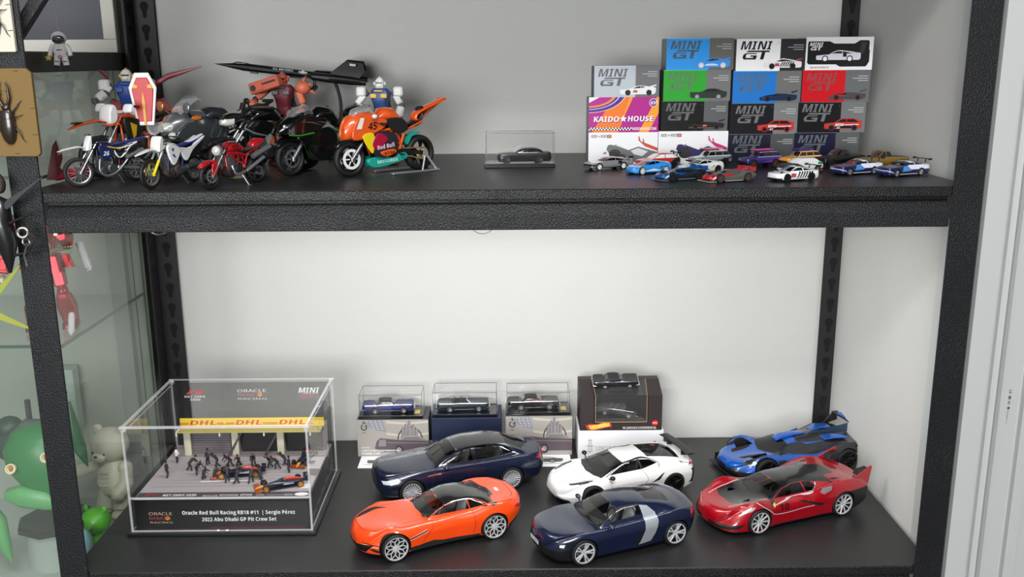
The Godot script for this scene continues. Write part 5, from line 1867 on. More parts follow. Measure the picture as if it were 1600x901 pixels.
func show_case(label: String, at: Vector3, size: Vector3, base_h: float, group: String, plate := false, edge := "e4e6e8") -> Node3D:
	var t := thing("display_case", label, "display case", at, 0.0, group)
	var g := G.new()
	g.box(Vector3(0, base_h / 2, 0), Vector3(size.x, base_h, size.z), 0.001)
	put("base", g, mat("121213", .2, 0, {"coat": .6}), t)
	var w := size.x / 2 - .002
	var dp := size.z / 2 - .002
	g = G.new()
	var y0 := base_h
	var y1 := size.y
	g.quad(Vector3(-w, y0, dp), Vector3(w, y0, dp), Vector3(w, y1, dp), Vector3(-w, y1, dp), Vector3.BACK)
	g.quad(Vector3(-w, y0, -dp), Vector3(w, y0, -dp), Vector3(w, y1, -dp), Vector3(-w, y1, -dp), Vector3.FORWARD)
	for sd in [-1, 1]:
		g.quad(Vector3(sd * w, y0, -dp), Vector3(sd * w, y0, dp), Vector3(sd * w, y1, dp), Vector3(sd * w, y1, -dp), Vector3(sd, 0, 0))
	g.quad(Vector3(-w, y1, -dp), Vector3(w, y1, -dp), Vector3(w, y1, dp), Vector3(-w, y1, dp), Vector3.UP)
	var cv := put("cover", g, acrylic(), t)
	g = G.new()
	var r := .00045
	for sx in [-1, 1]:
		for sz in [-1, 1]:
			g.box(Vector3(sx * w, (y0 + y1) / 2, sz * dp), Vector3(r * 2, y1 - y0, r * 2))
		g.box(Vector3(sx * w, y1, 0), Vector3(r * 2, r * 2, dp * 2))
		g.box(Vector3(sx * w, y0 + r, 0), Vector3(r * 3, r * 3, dp * 2))
	for sz in [-1, 1]:
		g.box(Vector3(0, y1, sz * dp), Vector3(w * 2, r * 2, r * 2))
		g.box(Vector3(0, y0 + r, sz * dp), Vector3(w * 2, r * 3, r * 3))
	put("edge", g, mat(edge, .15, 0, {"alpha": .55}), cv)
	if plate:
		g = G.new()
		g.box(Vector3(w - .010, base_h + .0006, .006), Vector3(.010, .0012, .016), .0004)
		put("gold_plate", g, mat("d8bf5a", .35, .5), t)
	return t

func old_sedan(hex: String, roof_hex: String, inside: String, open := false) -> Dictionary:
	var cab := [1.95, 2.45, 3.75, 4.15]
	var s := plain_car("old" + hex + roof_hex, 5.6, 1.15, 4.2, .37, .98, .92, .98, .98, 1.38, cab, .26)
	s.square = .75
	s.bow = [.06, .05]
	s.sh = [[0, .6], [.05, .9], [.3, .97], [1.9, 1.0], [5.2, 1.0], [5.5, .96], [5.6, .7]]
	s.top = [[0, .55], [.05, .86], [.3, .92], [1.95, .97], [4.15, .96], [5.4, .93], [5.6, .7]]
	s.wsh = [[0, .8], [.2, .92], [5.3, .92], [5.6, .84]]
	s.paint = mat(hex, .3, .0, {"coat": .35})
	s.rim_mat = mat("cfd1d3", .25, .8)
	s.rim = .62
	var chrome := mat("d9dbde", .15, 1.0)
	var glassm := mat(inside, .08, 0, {"coat": 1.0})
	s.bits = [["side_trim", "side", strip(v2([.1, .97, 2.0, 1.0, 5.4, .98]), .035), chrome, true], ["sill_trim", "side", strip(v2([1.6, .34, 3.8, .34]), .05), chrome, true]]
	if open:
		s.roof = [[0, .2], [5.6, .2]]
		s.bits += [["cabin_well", "top", v2([2.3, -.1, 2.3, .78, 4.0, .78, 4.0, -.1]), mat("1c1d1f", .6)], ["grille", "front", v2([-.1, .5, .8, .5, .8, .82, -.1, .82]), chrome]]
	else:
		s.bits += [["vinyl_roof", "side", v2([2.4, 1.22, 2.5, 1.40, 3.9, 1.40, 4.2, 1.05, 3.9, 1.0, 3.62, 1.05, 3.6, 1.27]), mat(roof_hex, .6), true]] + plain_panes(s, cab, 1.02, 1.40, [2.95, 3.55], glassm, chrome) + [["vinyl_roof", "top", v2([2.4, -.1, 2.4, .9, 3.85, .9, 3.85, -.1]), mat(roof_hex, .6)], ["grille", "front", v2([-.1, .5, .8, .5, .8, .82, -.1, .82]), chrome]]
	return s

func old_car(label: String, s: Dictionary, k: float, at: Vector3, deg: float, open := false) -> Node3D:
	var t := place_car("small_car", label, "toy car", s, k, at, deg, "small luxury cars of the rear display")
	var chrome := mat("d9dbde", .15, 1.0)
	var xm: float = (s.xf + s.xr) / 2
	for e in [[-.02, .52], [s.L + .02, .52]]:
		var g := G.new()
		g.box(Vector3(e[0] - xm, e[1], 0) * k, Vector3(.12, .14, 1.9) * k, .03 * k)
		g.box(Vector3(e[0] - xm + (.2 if e[0] < 1 else -.2), e[1], 0) * k, Vector3(.4, .1, 1.98) * k, .03 * k)
		put("bumper", g, chrome, t)
	if open:
		var g := G.new()
		for z in [-.4, .4]:
			for x in [2.75, 3.55]:
				g.box(Vector3(x - xm + .2, 1.0, z) * k, Vector3(.14, .5, .6) * k, .05 * k)
				g.box(Vector3(x - xm - .05, .85, z) * k, Vector3(.5, .14, .6) * k, .05 * k)
		put("seats", g, mat("43474d" if s.paint.albedo_color.b > .05 else "c9c6c0", .5), t).set_meta("kind", "stuff")
		g = G.new()
		g.bar(Vector3(2.0 - xm, .98, -.75) * k, Vector3(2.4 - xm, 1.38, -.66) * k, .05 * k, .05 * k)
		g.bar(Vector3(2.0 - xm, .98, .75) * k, Vector3(2.4 - xm, 1.38, .66) * k, .05 * k, .05 * k)
		g.bar(Vector3(2.4 - xm, 1.38, .66) * k, Vector3(2.4 - xm, 1.38, -.66) * k, .05 * k, .05 * k)
		g.bar(Vector3(3.05 - xm, .98, -.72) * k, Vector3(3.05 - xm, 1.30, -.72) * k, .06 * k, .04 * k)
		g.bar(Vector3(3.05 - xm, .98, .72) * k, Vector3(3.05 - xm, 1.30, .72) * k, .06 * k, .04 * k)
		put("windshield_frame", g, chrome, t)
	return t

func displays() -> void:
	# cartons along the wall of the lower shelf
	var grp := "display cartons on the lower shelf"
	var zf := -0.41
	var dep := .07
	var edge_grp := "acrylic show cases on cartons"
	for e in [[-.2706, -.1379, .0725, "beige and grey carton with an old sedan and towers print, at the left"], [.0056, .1290, .0772, "beige and grey carton with an old sedan and towers print, next to the white carton"]]:
		var sz := Vector3(e[1] - e[0], e[2], dep)
		var t := carton("display_carton", e[3], Vector3((e[0] + e[1]) / 2, 0, zf - dep / 2), sz, "4c4a4e", grp)
		var g := G.new()
		var pc := func(q: Array) -> Array:
			var o := []
			for i in range(0, q.size(), 2):
				o.append(Vector2(q[i] * sz.x, q[i + 1] * sz.y))
			return o
		g.rect(0, 0, sz.x, sz.y, Color("a19c97"))
		g.poly(pc.call([.18, 1, .36, 1, .42, .66, .26, .72, .12, .85]), Color("8e8d93"), .0001)
		for i in 12:
			g.disc(sz.x * (.2 + .06 * (i % 3) + .012 * (i / 3)), sz.y * (.95 - .065 * (i / 3)), .0012, .0012, Color("c9c8cc"), .0002, 8)
		for i in 4:
			g.poly(pc.call([.40, .97 - i * .16, .70, .92 - i * .17, 1, .97 - i * .16, 1, .91 - i * .16, .7, .86 - i * .17, .42, .90 - i * .16]), Color("bdb7a6") if i % 2 == 0 else Color("a09b92"), .0001)
		var ring := []
		for k in 21:
			var a := PI * k / 20
			ring.append(Vector2(sz.x * (.74 + .17 * cos(a)), sz.y * (.46 + .34 * sin(a))))
		g.line(ring, .0022, Color("4a4549"), .0002)
		for q in [[.645, .80], [.69, .90], [.735, .98], [.79, .88], [.83, .78]]:
			g.poly(pc.call([q[0] - .022, .50, q[0] + .022, .50, q[0] + .02, q[1] - .05, q[0], q[1], q[0] - .02, q[1] - .05]), Color("8d888a"), .0003)
			g.line([Vector2((q[0] - .024) * sz.x, .5 * sz.y), Vector2((q[0] - .02) * sz.x, (q[1] - .05) * sz.y), Vector2(q[0] * sz.x, q[1] * sz.y)], .0008, Color("4a4549"), .0004)
		g.poly(pc.call([.24, .22, .27, .42, .32, .50, .62, .44, 1, .42, 1, .12, .5, .12, .36, .12]), Color("5d5058"), .0005)
		g.poly(pc.call([.29, .28, .31, .46, .40, .46, .40, .28]), Color("85807f"), .0006)
		g.poly(pc.call([.60, .44, .64, .56, .86, .56, .96, .44]), Color("7d777a"), .0005)
		g.line([Vector2(.62 * sz.x, .47 * sz.y), Vector2(.66 * sz.x, .55 * sz.y), Vector2(.85 * sz.x, .55 * sz.y), Vector2(.92 * sz.x, .46 * sz.y)], .0007, Color("cfcac6"), .0007)
		g.line([Vector2(.42 * sz.x, .38 * sz.y), Vector2(1.0 * sz.x, .36 * sz.y)], .0007, Color("a8a2a4"), .0007)
		g.disc(sz.x * .58, sz.y * .17, .008, .0095, Color("38323a"), .0006)
		g.disc(sz.x * .58, sz.y * .17, .0048, .0058, Color("9a9596"), .0007)
		var sw := []
		for k in 15:
			var a := PI * .65 + TAU * .82 * k / 14
			sw.append(Vector2(sz.x * .10 + .0050 * cos(a), sz.y * .80 + .0055 * sin(a)))
		g.line(sw, .0018, Color("3d383c"), .0002)
		g.line([Vector2(sz.x * .075, sz.y * .93), Vector2(sz.x * .13, sz.y * .91)], .0014, Color("3d383c"), .0002)
		g.line([Vector2(sz.x * .10, sz.y * .97), Vector2(sz.x * .10, sz.y * .88)], .0012, Color("3d383c"), .0002)
		g.line([Vector2(sz.x * .10, sz.y * .80), Vector2(sz.x * .13, sz.y * .84)], .0012, Color("3d383c"), .0002)
		g.text("GCD", sz.x * .075, sz.y * .64, .0022, Color("3d383c"), .0002, {"weight": 700})
		g.text("1979", sz.x * .05, sz.y * .22, .0034, Color("d9d6d4"), .0009, {"weight": 700, "wide": 1.5})
		g.text("LINCOLN CONTINENTAL", sz.x * .05, sz.y * .14, .0034, Color("eceae8"), .0009, {"weight": 700, "width": sz.x * .54})
		g.text("TOWN CAR", sz.x * .05, sz.y * .06, .0034, Color("eceae8"), .0009, {"weight": 700, "width": sz.x * .26})
		ink_on(t, g, sz)
	var g := G.new()
	var tb := carton("display_carton", "plain dark navy carton between the two printed cartons", Vector3(-.0672, 0, zf - dep / 2), Vector3(.130, .0745, dep), "16203c", grp)
	# show cases and their cars
	var zc := zf - .032
	show_case("clear show case with the blue sedan on the left carton", Vector3(-.2075, .0726, zc), Vector3(.1195, .0455, .058), .005, edge_grp, true, "5a5c60")
	show_case("clear show case with the open car on the navy carton", Vector3(-.0700, .0746, zc), Vector3(.1215, .0480, .058), .005, edge_grp, false, "3c4668")
	show_case("clear show case with the black sedan on the right printed carton", Vector3(.0660, .0773, zc), Vector3(.1195, .0440, .058), .005, edge_grp, true, "4a4c50")
	old_car("dark blue old sedan with black roof in the left show case", old_sedan("171a5e", "2a2b2c", "45484a"), .0174, Vector3(-.2125, .0777, zc), 180 + 4)
	old_car("dark teal open car with chrome windshield frame in the middle show case", old_sedan("10202c", "10202c", "45484a", true), .0176, Vector3(-.0720, .0797, zc), 180 + 2, true)
	old_car("black old sedan with reddish interior in the right show case", old_sedan("0d0d0e", "2c2d2d", "7a3a40"), .0174, Vector3(.0600, .0824, zc), 180 + 3)
	# leaflets lying in front of the cartons
	for e in [[Vector3(-.2050, .0004, -.3830), .118, "white leaflet with a car drawing, sticking out left of the sedan"], [Vector3(.0660, .0004, -.3830), .118, "white leaflet with a car drawing, between the sedan and the white coupe"]]:
		var t := thing("leaflet", e[2], "leaflet", e[0], 0.0, "leaflets under the cartons")
		g = G.new()
		g.box(Vector3.ZERO, Vector3(e[1], .0006, .052))
		put("sheet", g, mat("f2f2f3", .6), t)
		g = G.new()
		g.xf = Transform3D(Basis(Vector3.RIGHT, Vector3.FORWARD, Vector3.UP), Vector3(0, .00045, 0))
		print_car(g, shapes.sedan, -.045, -.010, .09, Color("5a5a5c"), Color("c9c9cb"), Color("3a3a3c"), Color("9a9a9c"), .0001)
		g.line([Vector2(-.05, -.012), Vector2(.05, -.013)], .001, Color("3a3a3c"), .0001)
		put("drawing", g, ink(), t)
	# white carton with the window box on it
	var sz := Vector3(.157, .0575, .075)
	var t := carton("display_carton", "white carton with grey lettering and a four-pointed emblem, under the window box", Vector3(.2170, 0, -.385 - sz.z / 2), sz, "e6e6e9", grp)
	g = G.new()
	g.text("LINCOLN CONTINENTAL", sz.x * .21, sz.y * .33, .0078, Color("8d8578"), 0.0, {"font": "Droid Serif", "width": sz.x * .62})
	g.text("THE NINETEEN SIXTY ONE", sz.x * .21, sz.y * .20, .0030, Color("a39c90"), 0.0, {"font": "Droid Serif", "width": sz.x * .5})
	for q in [[-.0035, .010], [.0035, .010]]:
		g.line([Vector2(sz.x * .14 + q[0], sz.y * .30), Vector2(sz.x * .14 + q[0] * .6, sz.y * .68)], .0007, Color("6d675c"), .0)
	g.line([Vector2(sz.x * .14, sz.y * .24), Vector2(sz.x * .14, sz.y * .74)], .0007, Color("6d675c"))
	g.line([Vector2(sz.x * .14 - .007, sz.y * .48), Vector2(sz.x * .14 + .007, sz.y * .48)], .0007, Color("6d675c"))
	g.line([Vector2(sz.x * .14 - .0045, sz.y * .68), Vector2(sz.x * .14 + .0045, sz.y * .68)], .0007, Color("6d675c"))
	g.line([Vector2(sz.x * .14 - .0045, sz.y * .29), Vector2(sz.x * .14 + .0045, sz.y * .29)], .0007, Color("6d675c"))
	ink_on(t, g, sz)
	window_box()

func window_box() -> void:
	var wd := .150
	var at := Vector3(.2165, .0576, -.4215)
	var t := thing("window_box", "dark brown toy box with gold-framed window on the white carton", "box", at)
	var brown := mat("2b2122", .5)
	var side := [Vector2(.036, 0), Vector2(.036, .012), Vector2(.0345, .0665), Vector2(-.015, .0815), Vector2(-.033, .0815), Vector2(-.033, 0)]
	var g := G.new()
	# cheeks left and right of the window, sill, back and top flange
	for r in [[-wd / 2, -.049], [.049, wd / 2]]:
		g.xf = Transform3D(Basis(Vector3.FORWARD, Vector3.UP, Vector3.RIGHT), Vector3.ZERO)
		var pz := []
		for q in side:
			pz.append(Vector2(-q.x, q.y))
		g.ext(pz, r[0], r[1], .0006)
	g.xf = Transform3D.IDENTITY
	g.box(Vector3(0, .0075, .0345), Vector3(.0985, .015, .003))
	g.box(Vector3(0, .0405, -.032), Vector3(.0985, .081, .002))
	g.box(Vector3(0, .001, 0), Vector3(.0985, .002, .066))
	g.box(Vector3(0, .0805, -.025), Vector3(.0985, .002, .016))
	put("carton", g, brown, t)
	g = G.new()
	var a := Vector3(-.049, .015, .0362)
	var f := [[Vector3(-.047, .016, .0364), Vector3(-.047, .066, .0350)], [Vector3(.047, .016, .0364), Vector3(.047, .066, .0350)], [Vector3(-.047, .0165, .0364), Vector3(.047, .0165, .0364)], [Vector3(-.047, .0666, .0345), Vector3(-.050, .0816, -.015)], [Vector3(.047, .0666, .0345), Vector3(.050, .0816, -.015)]]
	for e in f:
		g.bar(e[0], e[1], .0022, .0012)
	put("gold_frame", g, mat("a58b62", .4, .4), t)
	g = G.new()
	g.quad(Vector3(-.048, .016, .0356), Vector3(.048, .016, .0356), Vector3(.048, .0665, .0345), Vector3(-.048, .0665, .0345), Vector3.BACK)
	g.quad(Vector3(-.048, .0665, .0345), Vector3(.048, .0665, .0345), Vector3(.05, .0813, -.015), Vector3(-.05, .0813, -.015), Vector3(0, 1, .3))
	put("window", g, mat("ffffff", .03, 0, {"alpha": .03}), t)
	g = G.new()
	g.box(Vector3(0, .041, -.0295), Vector3(.098, .076, .002))
	g.box(Vector3(0, .0665, .0325), Vector3(.098, .001, .004))
	put("backing_card", g, mat("141316", .4), t)
	g = G.new()
	g.text("LINCOLN CONTINENTAL", -.026, .0580, .0046, Color("8d8a90"), 0.0, {"font": "Droid Serif", "width": .052})
	g.text("THE NINETEEN SIXTY ONE", -.026, .0548, .0018, Color("8d8a90"), 0.0, {"font": "Droid Serif", "width": .052})
	put("card_print", g, ink(), t, Vector3(0, 0, -.0283))
	g = G.new()
	# flame emblem, round badge and title
	g.poly([Vector2(-.072, .0135), Vector2(-.066, .012), Vector2(-.061, .0025), Vector2(-.052, .0008), Vector2(-.036, .0035), Vector2(-.0195, .0075), Vector2(-.0185, .0045), Vector2(-.0165, .0105), Vector2(-.0205, .0165), Vector2(-.030, .0180), Vector2(-.044, .0125), Vector2(-.058, .0135), Vector2(-.062, .0105)], Color("c4352a"), .0001)
	g.poly([Vector2(-.0605, .0105), Vector2(-.0555, .0025), Vector2(-.048, .0022), Vector2(-.022, .0085), Vector2(-.0215, .0150), Vector2(-.030, .0160), Vector2(-.044, .0110)], Color("f0b322"), .0002)
	g.text("HOT WHEELS", -.0575, .0035, .0068, Color("a8321e"), .0003, {"weight": 700, "slant": .12, "width": .038, "turn": .13})
	g.text("HOT WHEELS", -.0570, .0038, .0062, Color("fbe08a"), .0004, {"weight": 700, "slant": .12, "width": .037, "turn": .13})
	g.disc(.0625, .0145, .0056, .0052, Color("d02226"), .0001)
	g.text("MATTEL", .0582, .0132, .0026, Color("f6e6e2"), .0002, {"weight": 700, "width": .008})
	g.text("'61 LINCOLN CONTINENTAL", .003, .0030, .0042, Color("ece8e4"), .0001, {"font": "Droid Serif", "weight": 700, "width": .062})
	put("front_print", g, ink(), t, Vector3(0, 0, .0366))
	old_car("black open car with white interior inside the window box", old_sedan("0e0e10", "0e0e10", "45484a", true), .0150, at + Vector3(0, .018, .004), 180 - 24, true)
	var stand := G.new()
	stand.box(Vector3(0, .009, 0), Vector3(.085, .018, .05), .001)
	put("insert", stand, mat("141316", .5), t)
	var tc := old_car("black old coupe with silver window trim standing on top of the window box", old_sedan("16181a", "232626", "2a2c2e"), .0150, at + Vector3(-.006, .0768, .0015), 180 + 2)
	tc.basis = Basis(Vector3.RIGHT, .294) * tc.basis
# ---------------------------------------------------------------- motorcycles
# x from the front axle back, y up, in real metres; k scales to the scene
func moto_wheel(t: Node3D, c: Vector3, r: float, w: float, rim: float, style: String, k: float, rim_m: Material, steer := 0.0) -> void:
	var g := G.new()
	var pr := []
	for i in 9:
		var a := PI * i / 8.0
		pr.append(Vector2(r - w * .5 + w * .5 * sin(a), -w * .5 * cos(a)) * k)
	g.lathe([Vector2(r * rim, -w * .36) * k] + pr + [Vector2(r * rim, w * .36) * k], Vector3.ZERO, Vector3.BACK, 36, true)
	var wh := put("wheel", g, mat("131314", .6), t, c * k)
	wh.rotation.y = steer
	g = G.new()
	var q := r * rim
	g.lathe([Vector2(q + .004, -w * .34) * k, Vector2(q - .022, -w * .2) * k, Vector2(q - .022, w * .2) * k, Vector2(q + .004, w * .34) * k], Vector3.ZERO, Vector3.BACK, 36)
	g.lathe([Vector2(.045, -.07) * k, Vector2(.05, 0) * k, Vector2(.045, .07) * k, Vector2(0, .07) * k], Vector3.ZERO, Vector3.BACK, 12)
	var ns := 18 if style == "wire" else 5
	for i in ns:
		var a := TAU * i / ns
		var d := Vector3(cos(a), sin(a), 0)
		if style == "wire":
			g.tube([(Vector3(cos(a + .5), sin(a + .5), 0) * .045 + Vector3(0, 0, .05 if i % 2 else -.05)) * k, d * (q - .015) * k], .0065 * k, 4, false)
		else:
			g.bar(d * .04 * k, (d * (q - .015)) * k, .05 * k, .035 * k, Vector3.BACK)
			g.bar(Vector3(cos(a), sin(a), 0) * q * .5 * k, Vector3(cos(a + .3), sin(a + .3), 0) * (q - .015) * k, .03 * k, .03 * k, Vector3.BACK)
	put("rim", g, rim_m, wh)

func moto_disc(t: Node3D, c: Vector3, r: float, k: float, m: Material) -> void:
	var g := G.new()
	g.lathe([Vector2(r, -.004) * k, Vector2(r, .004) * k, Vector2(r * .72, .004) * k, Vector2(r * .72, -.004) * k], Vector3.ZERO, Vector3.BACK, 28)
	for i in 6:
		var a := TAU * i / 6
		g.bar(Vector3(cos(a), sin(a), 0) * .04 * k, Vector3(cos(a), sin(a), 0) * r * .75 * k, .006 * k, .02 * k, Vector3.BACK)
	put("brake_disc", g, m, t, c * k)

func moto(s: Dictionary) -> Node3D:
	var k: float = s.k
	var t := thing("model_motorcycle", s.label, "toy motorcycle", s.at, deg_to_rad(s.deg), "motorcycle models on the upper shelf")
	var P := func(x: float, y: float, z: float) -> Vector3: return Vector3(x, y, z) * k
	var Q := func(a: Array) -> Array:
		var o := []
		for i in range(0, a.size(), 2):
			o.append(Vector2(a[i], a[i + 1]) * k)
		return o
	var S := func(a: Array) -> PackedVector2Array:
		var o := []
		for i in range(0, a.size(), 2):
			o.append(Vector2(a[i], a[i + 1]) * k)
		return G.smooth(o, 3)
	var rf: float = s.rf
	var rr: float = s.rr
	var wb: float = s.wb
	var black := mat("141415", .5)
	var metal := mat("8f9194", .35, .8)
	var dark_metal := mat("3a3b3d", .45, .7)
	var chrome := mat("d9dbde", .18, 1.0)
	var style: String = s.get("wheel", "cast")
	moto_wheel(t, Vector3(0, rf, 0), rf, s.get("wf", .12), s.get("rim", .72), style, k, s.rim_m, s.get("steer", 0.0))
	moto_wheel(t, Vector3(wb, rr, 0), rr, s.get("wr", .17), s.get("rim", .72), style, k, s.rim_m)
	var disc_m: Material = s.get("disc_m", metal)
	moto_disc(t, Vector3(0, rf, .075), s.get("disc", .16), k, disc_m)
	if s.kind != "dirt":
		moto_disc(t, Vector3(0, rf, -.075), s.get("disc", .16), k, disc_m)
	moto_disc(t, Vector3(wb, rr, .09), .11, k, disc_m)
	# fork legs, yokes
	var hx: float = s.get("hx", .46)
	var hy: float = s.get("hy", .92)
	for z in [-.105, .105]:
		var g := G.new()
		g.tube([P.call(0, rf, z), P.call(hx * .45, rf + (hy - rf) * .45, z)], .034 * k, 8)
		g.box(P.call(0.005, rf, z), Vector3(.07, .09, .05) * k, .01 * k)
		put("fork_lower", g, s.get("fork_m", metal), t)
		g = G.new()
		g.tube([P.call(hx * .42, rf + (hy - rf) * .42, z), P.call(hx * 1.02, hy * 1.01, z)], .025 * k, 8)
		put("fork_tube", g, s.get("tube_m", chrome), t)
	var g := G.new()
	for f in [.80, 1.0]:
		g.box(P.call(hx * f, rf + (hy - rf) * f, 0), Vector3(.09, .03, .28) * k, .008 * k)
	put("yoke", g, s.get("yoke_m", black), t)
	# handlebar, grips
	var hb: float = s.get("bar_y", hy + .1)
	var bw: float = s.get("bar_w", .38)
	var bx: float = s.get("bar_x", hx + .03)
	g = G.new()
	g.tube(G.curve([P.call(bx + .10, hb - .0, -bw), P.call(bx + .02, hb + .02, -bw * .55), P.call(bx, hy + .05, -.12), P.call(bx, hy + .05, .12), P.call(bx + .02, hb + .02, bw * .55), P.call(bx + .10, hb, bw)], 3), .014 * k, 6)
	put("handlebar", g, s.get("bar_m", black), t)
	for z in [-1, 1]:
		g = G.new()
		g.tube([P.call(bx + .055, hb + .01, z * bw * .72), P.call(bx + .105, hb, z * bw * 1.03)], .022 * k, 8)
		g.bar(P.call(bx - .03, hb + .02, z * bw * .6), P.call(bx - .01, hb + .01, z * bw * .98), .012 * k, .012 * k)
		put("grip", g, black, t)
	# engine
	var ex: float = s.get("ex", wb * .47)
	g = G.new()
	g.box(P.call(ex, .36, 0), Vector3(.42, .24, .26) * k, .05 * k)
	g.lathe([Vector2(.12, 0) * k, Vector2(.12, .16) * k, Vector2(.09, .18) * k, Vector2(0, .18) * k], P.call(ex + .08, .38, 0), Vector3.BACK, 18)
	g.lathe([Vector2(.10, 0) * k, Vector2(.10, .15) * k, Vector2(.07, .165) * k, Vector2(0, .165) * k], P.call(ex - .14, .33, 0), Vector3.BACK, 18)
	put("engine", g, s.get("engine_m", dark_metal), t)
	g = G.new()
	for i in 6:
		g.box(P.call(ex - .08, .50 + i * .032, 0), Vector3(.24 - .01 * i, .014, .26) * k)
	g.box(P.call(ex - .08, .58, 0), Vector3(.18, .24, .20) * k)
	put("cylinder", g, s.get("cyl_m", metal), t)
	# frame
	g = G.new()
	var fr: float = s.get("frame_r", .022)
	for z in [-.12, .12]:
		g.tube(G.curve([P.call(hx + .02, hy - .08, z * .4), P.call(hx + .28, .76, z), P.call(wb - .50, .62, z), P.call(wb - .52, .40, z)], 3), fr * k, 6)
		g.tube([P.call(hx + .02, hy - .14, z * .4), P.call(ex - .25, .50, z), P.call(ex - .16, .26, z), P.call(wb - .52, .28, z)], fr * .9 * k, 6)
		g.tube([P.call(wb - .55, .66, z), P.call(wb + .02, .86, z * .8)], fr * .8 * k, 6)
		if s.get("trellis", false):
			var zz: float = z * 1.35
			var top_a: Vector3 = P.call(hx + .05, hy - .10, zz * .7)
			var pts := [top_a, P.call(hx + .28, .60, zz), P.call(hx + .36, .78, zz), P.call(hx + .52, .50, zz), P.call(hx + .60, .70, zz), P.call(wb - .52, .42, zz)]
			g.tube(pts, fr * k, 6)
			g.tube([top_a, P.call(hx + .36, .78, zz), P.call(hx + .60, .70, zz)], fr * k, 6)
			g.tube([P.call(hx + .28, .60, zz), P.call(hx + .52, .50, zz), P.call(wb - .52, .42, zz)], fr * k, 6)
	put("frame", g, s.get("frame_m", black), t)
	# swingarm
	for z in [-.12, .12]:
		g = G.new()
		g.bar(P.call(wb - .54, .40, z), P.call(wb + .03, rr, z), .04 * k, .07 * k, Vector3.BACK, .008 * k)
		put("swingarm", g, s.get("arm_m", metal), t)
	g = G.new()
	g.tube([P.call(wb - .40, .68, 0), P.call(wb - .42, .36, 0)], .035 * k, 10)
	put("shock", g, s.get("shock_m", black), t)
	# chain and sprocket on the left
	g = G.new()
	g.lathe([Vector2(.11, 0) * k, Vector2(.11, .012) * k, Vector2(.08, .012) * k], P.call(wb, rr, .125), Vector3.BACK, 20)
	g.bar(P.call(wb - .55, .43, .13), P.call(wb, rr + .10, .13), .012 * k, .02 * k)
	g.bar(P.call(wb - .55, .34, .13), P.call(wb, rr - .10, .13), .012 * k, .02 * k)
	put("chain", g, s.get("chain_m", metal), t)
	# pegs and stand
	g = G.new()
	if s.get("stand", true):
		g.tube([P.call(wb - .58, .30, .12), P.call(wb - .50, .012, .26)], .016 * k, 6)
		g.box(P.call(wb - .49, .012, .27), Vector3(.07, .02, .05) * k)
		put("side_stand", g, s.get("stand_m", dark_metal), t)
	g = G.new()
	for z in [-1, 1]:
		g.box(P.call(wb - .50, .33, z * .2), Vector3(.05, .02, .12) * k)
	put("footpegs", g, dark_metal, t).set_meta("kind", "stuff")
	# panels: [name, kind, outline or sections, half width, offset z, material]
	for p in s.panels:
		g = G.new()
		match p[1]:
			"puff":
				for z in ([-1, 1] if p[4] != 0.0 else [1]):
					g = G.new()
					g.puff(S.call(p[2]), p[3] * k, p[6] * k if p.size() > 6 else .02 * k, z * p[4] * k)
					put(p[0], g, p[5], t)
			"hard":
				for z in ([-1, 1] if p[4] != 0.0 else [1]):
					g = G.new()
					g.ext(Q.call(p[2]), (z * p[4] - p[3]) * k, (z * p[4] + p[3]) * k, .008 * k)
					put(p[0], g, p[5], t)
			"loft":
				var sec := []
				for e in p[2]:
					sec.append([P.call(e[0], e[1], 0), e[2] * k, e[3] * k])
				g.loft(sec, Vector3.BACK, p[4] if p[4] is Vector3 else Vector3.UP, p[3], 20)
				put(p[0], g, p[5], t)
			"tube":
				var pts := []
				for e in p[2]:
					pts.append(P.call(e[0], e[1], e[2]))
				g.tube(G.curve(pts, 4) if pts.size() > 2 else pts, p[3] * k, 10)
				put(p[0], g, p[5], t)
			"ball":
				g.ell(P.call(p[2][0], p[2][1], p[2][2]), Vector3(p[3][0], p[3][1], p[3][2]) * k, 14, 10)
				put(p[0], g, p[5], t)
			"text":
				var op: Dictionary = (p[6] if p.size() > 6 else {"weight": 700}).duplicate()
				if op.has("width"):
					op.width = op.width * k
				g.text(p[2], p[3][0] * k, p[3][1] * k, p[3][2] * k, p[5], 0, op)
				put(p[0], g, ink(), t, Vector3(0, 0, p[4] * k))
			"flat":
				g.poly(Q.call(p[2]), p[4], 0)
				put(p[0], g, ink(), t, Vector3(0, 0, p[3] * k))
	return t

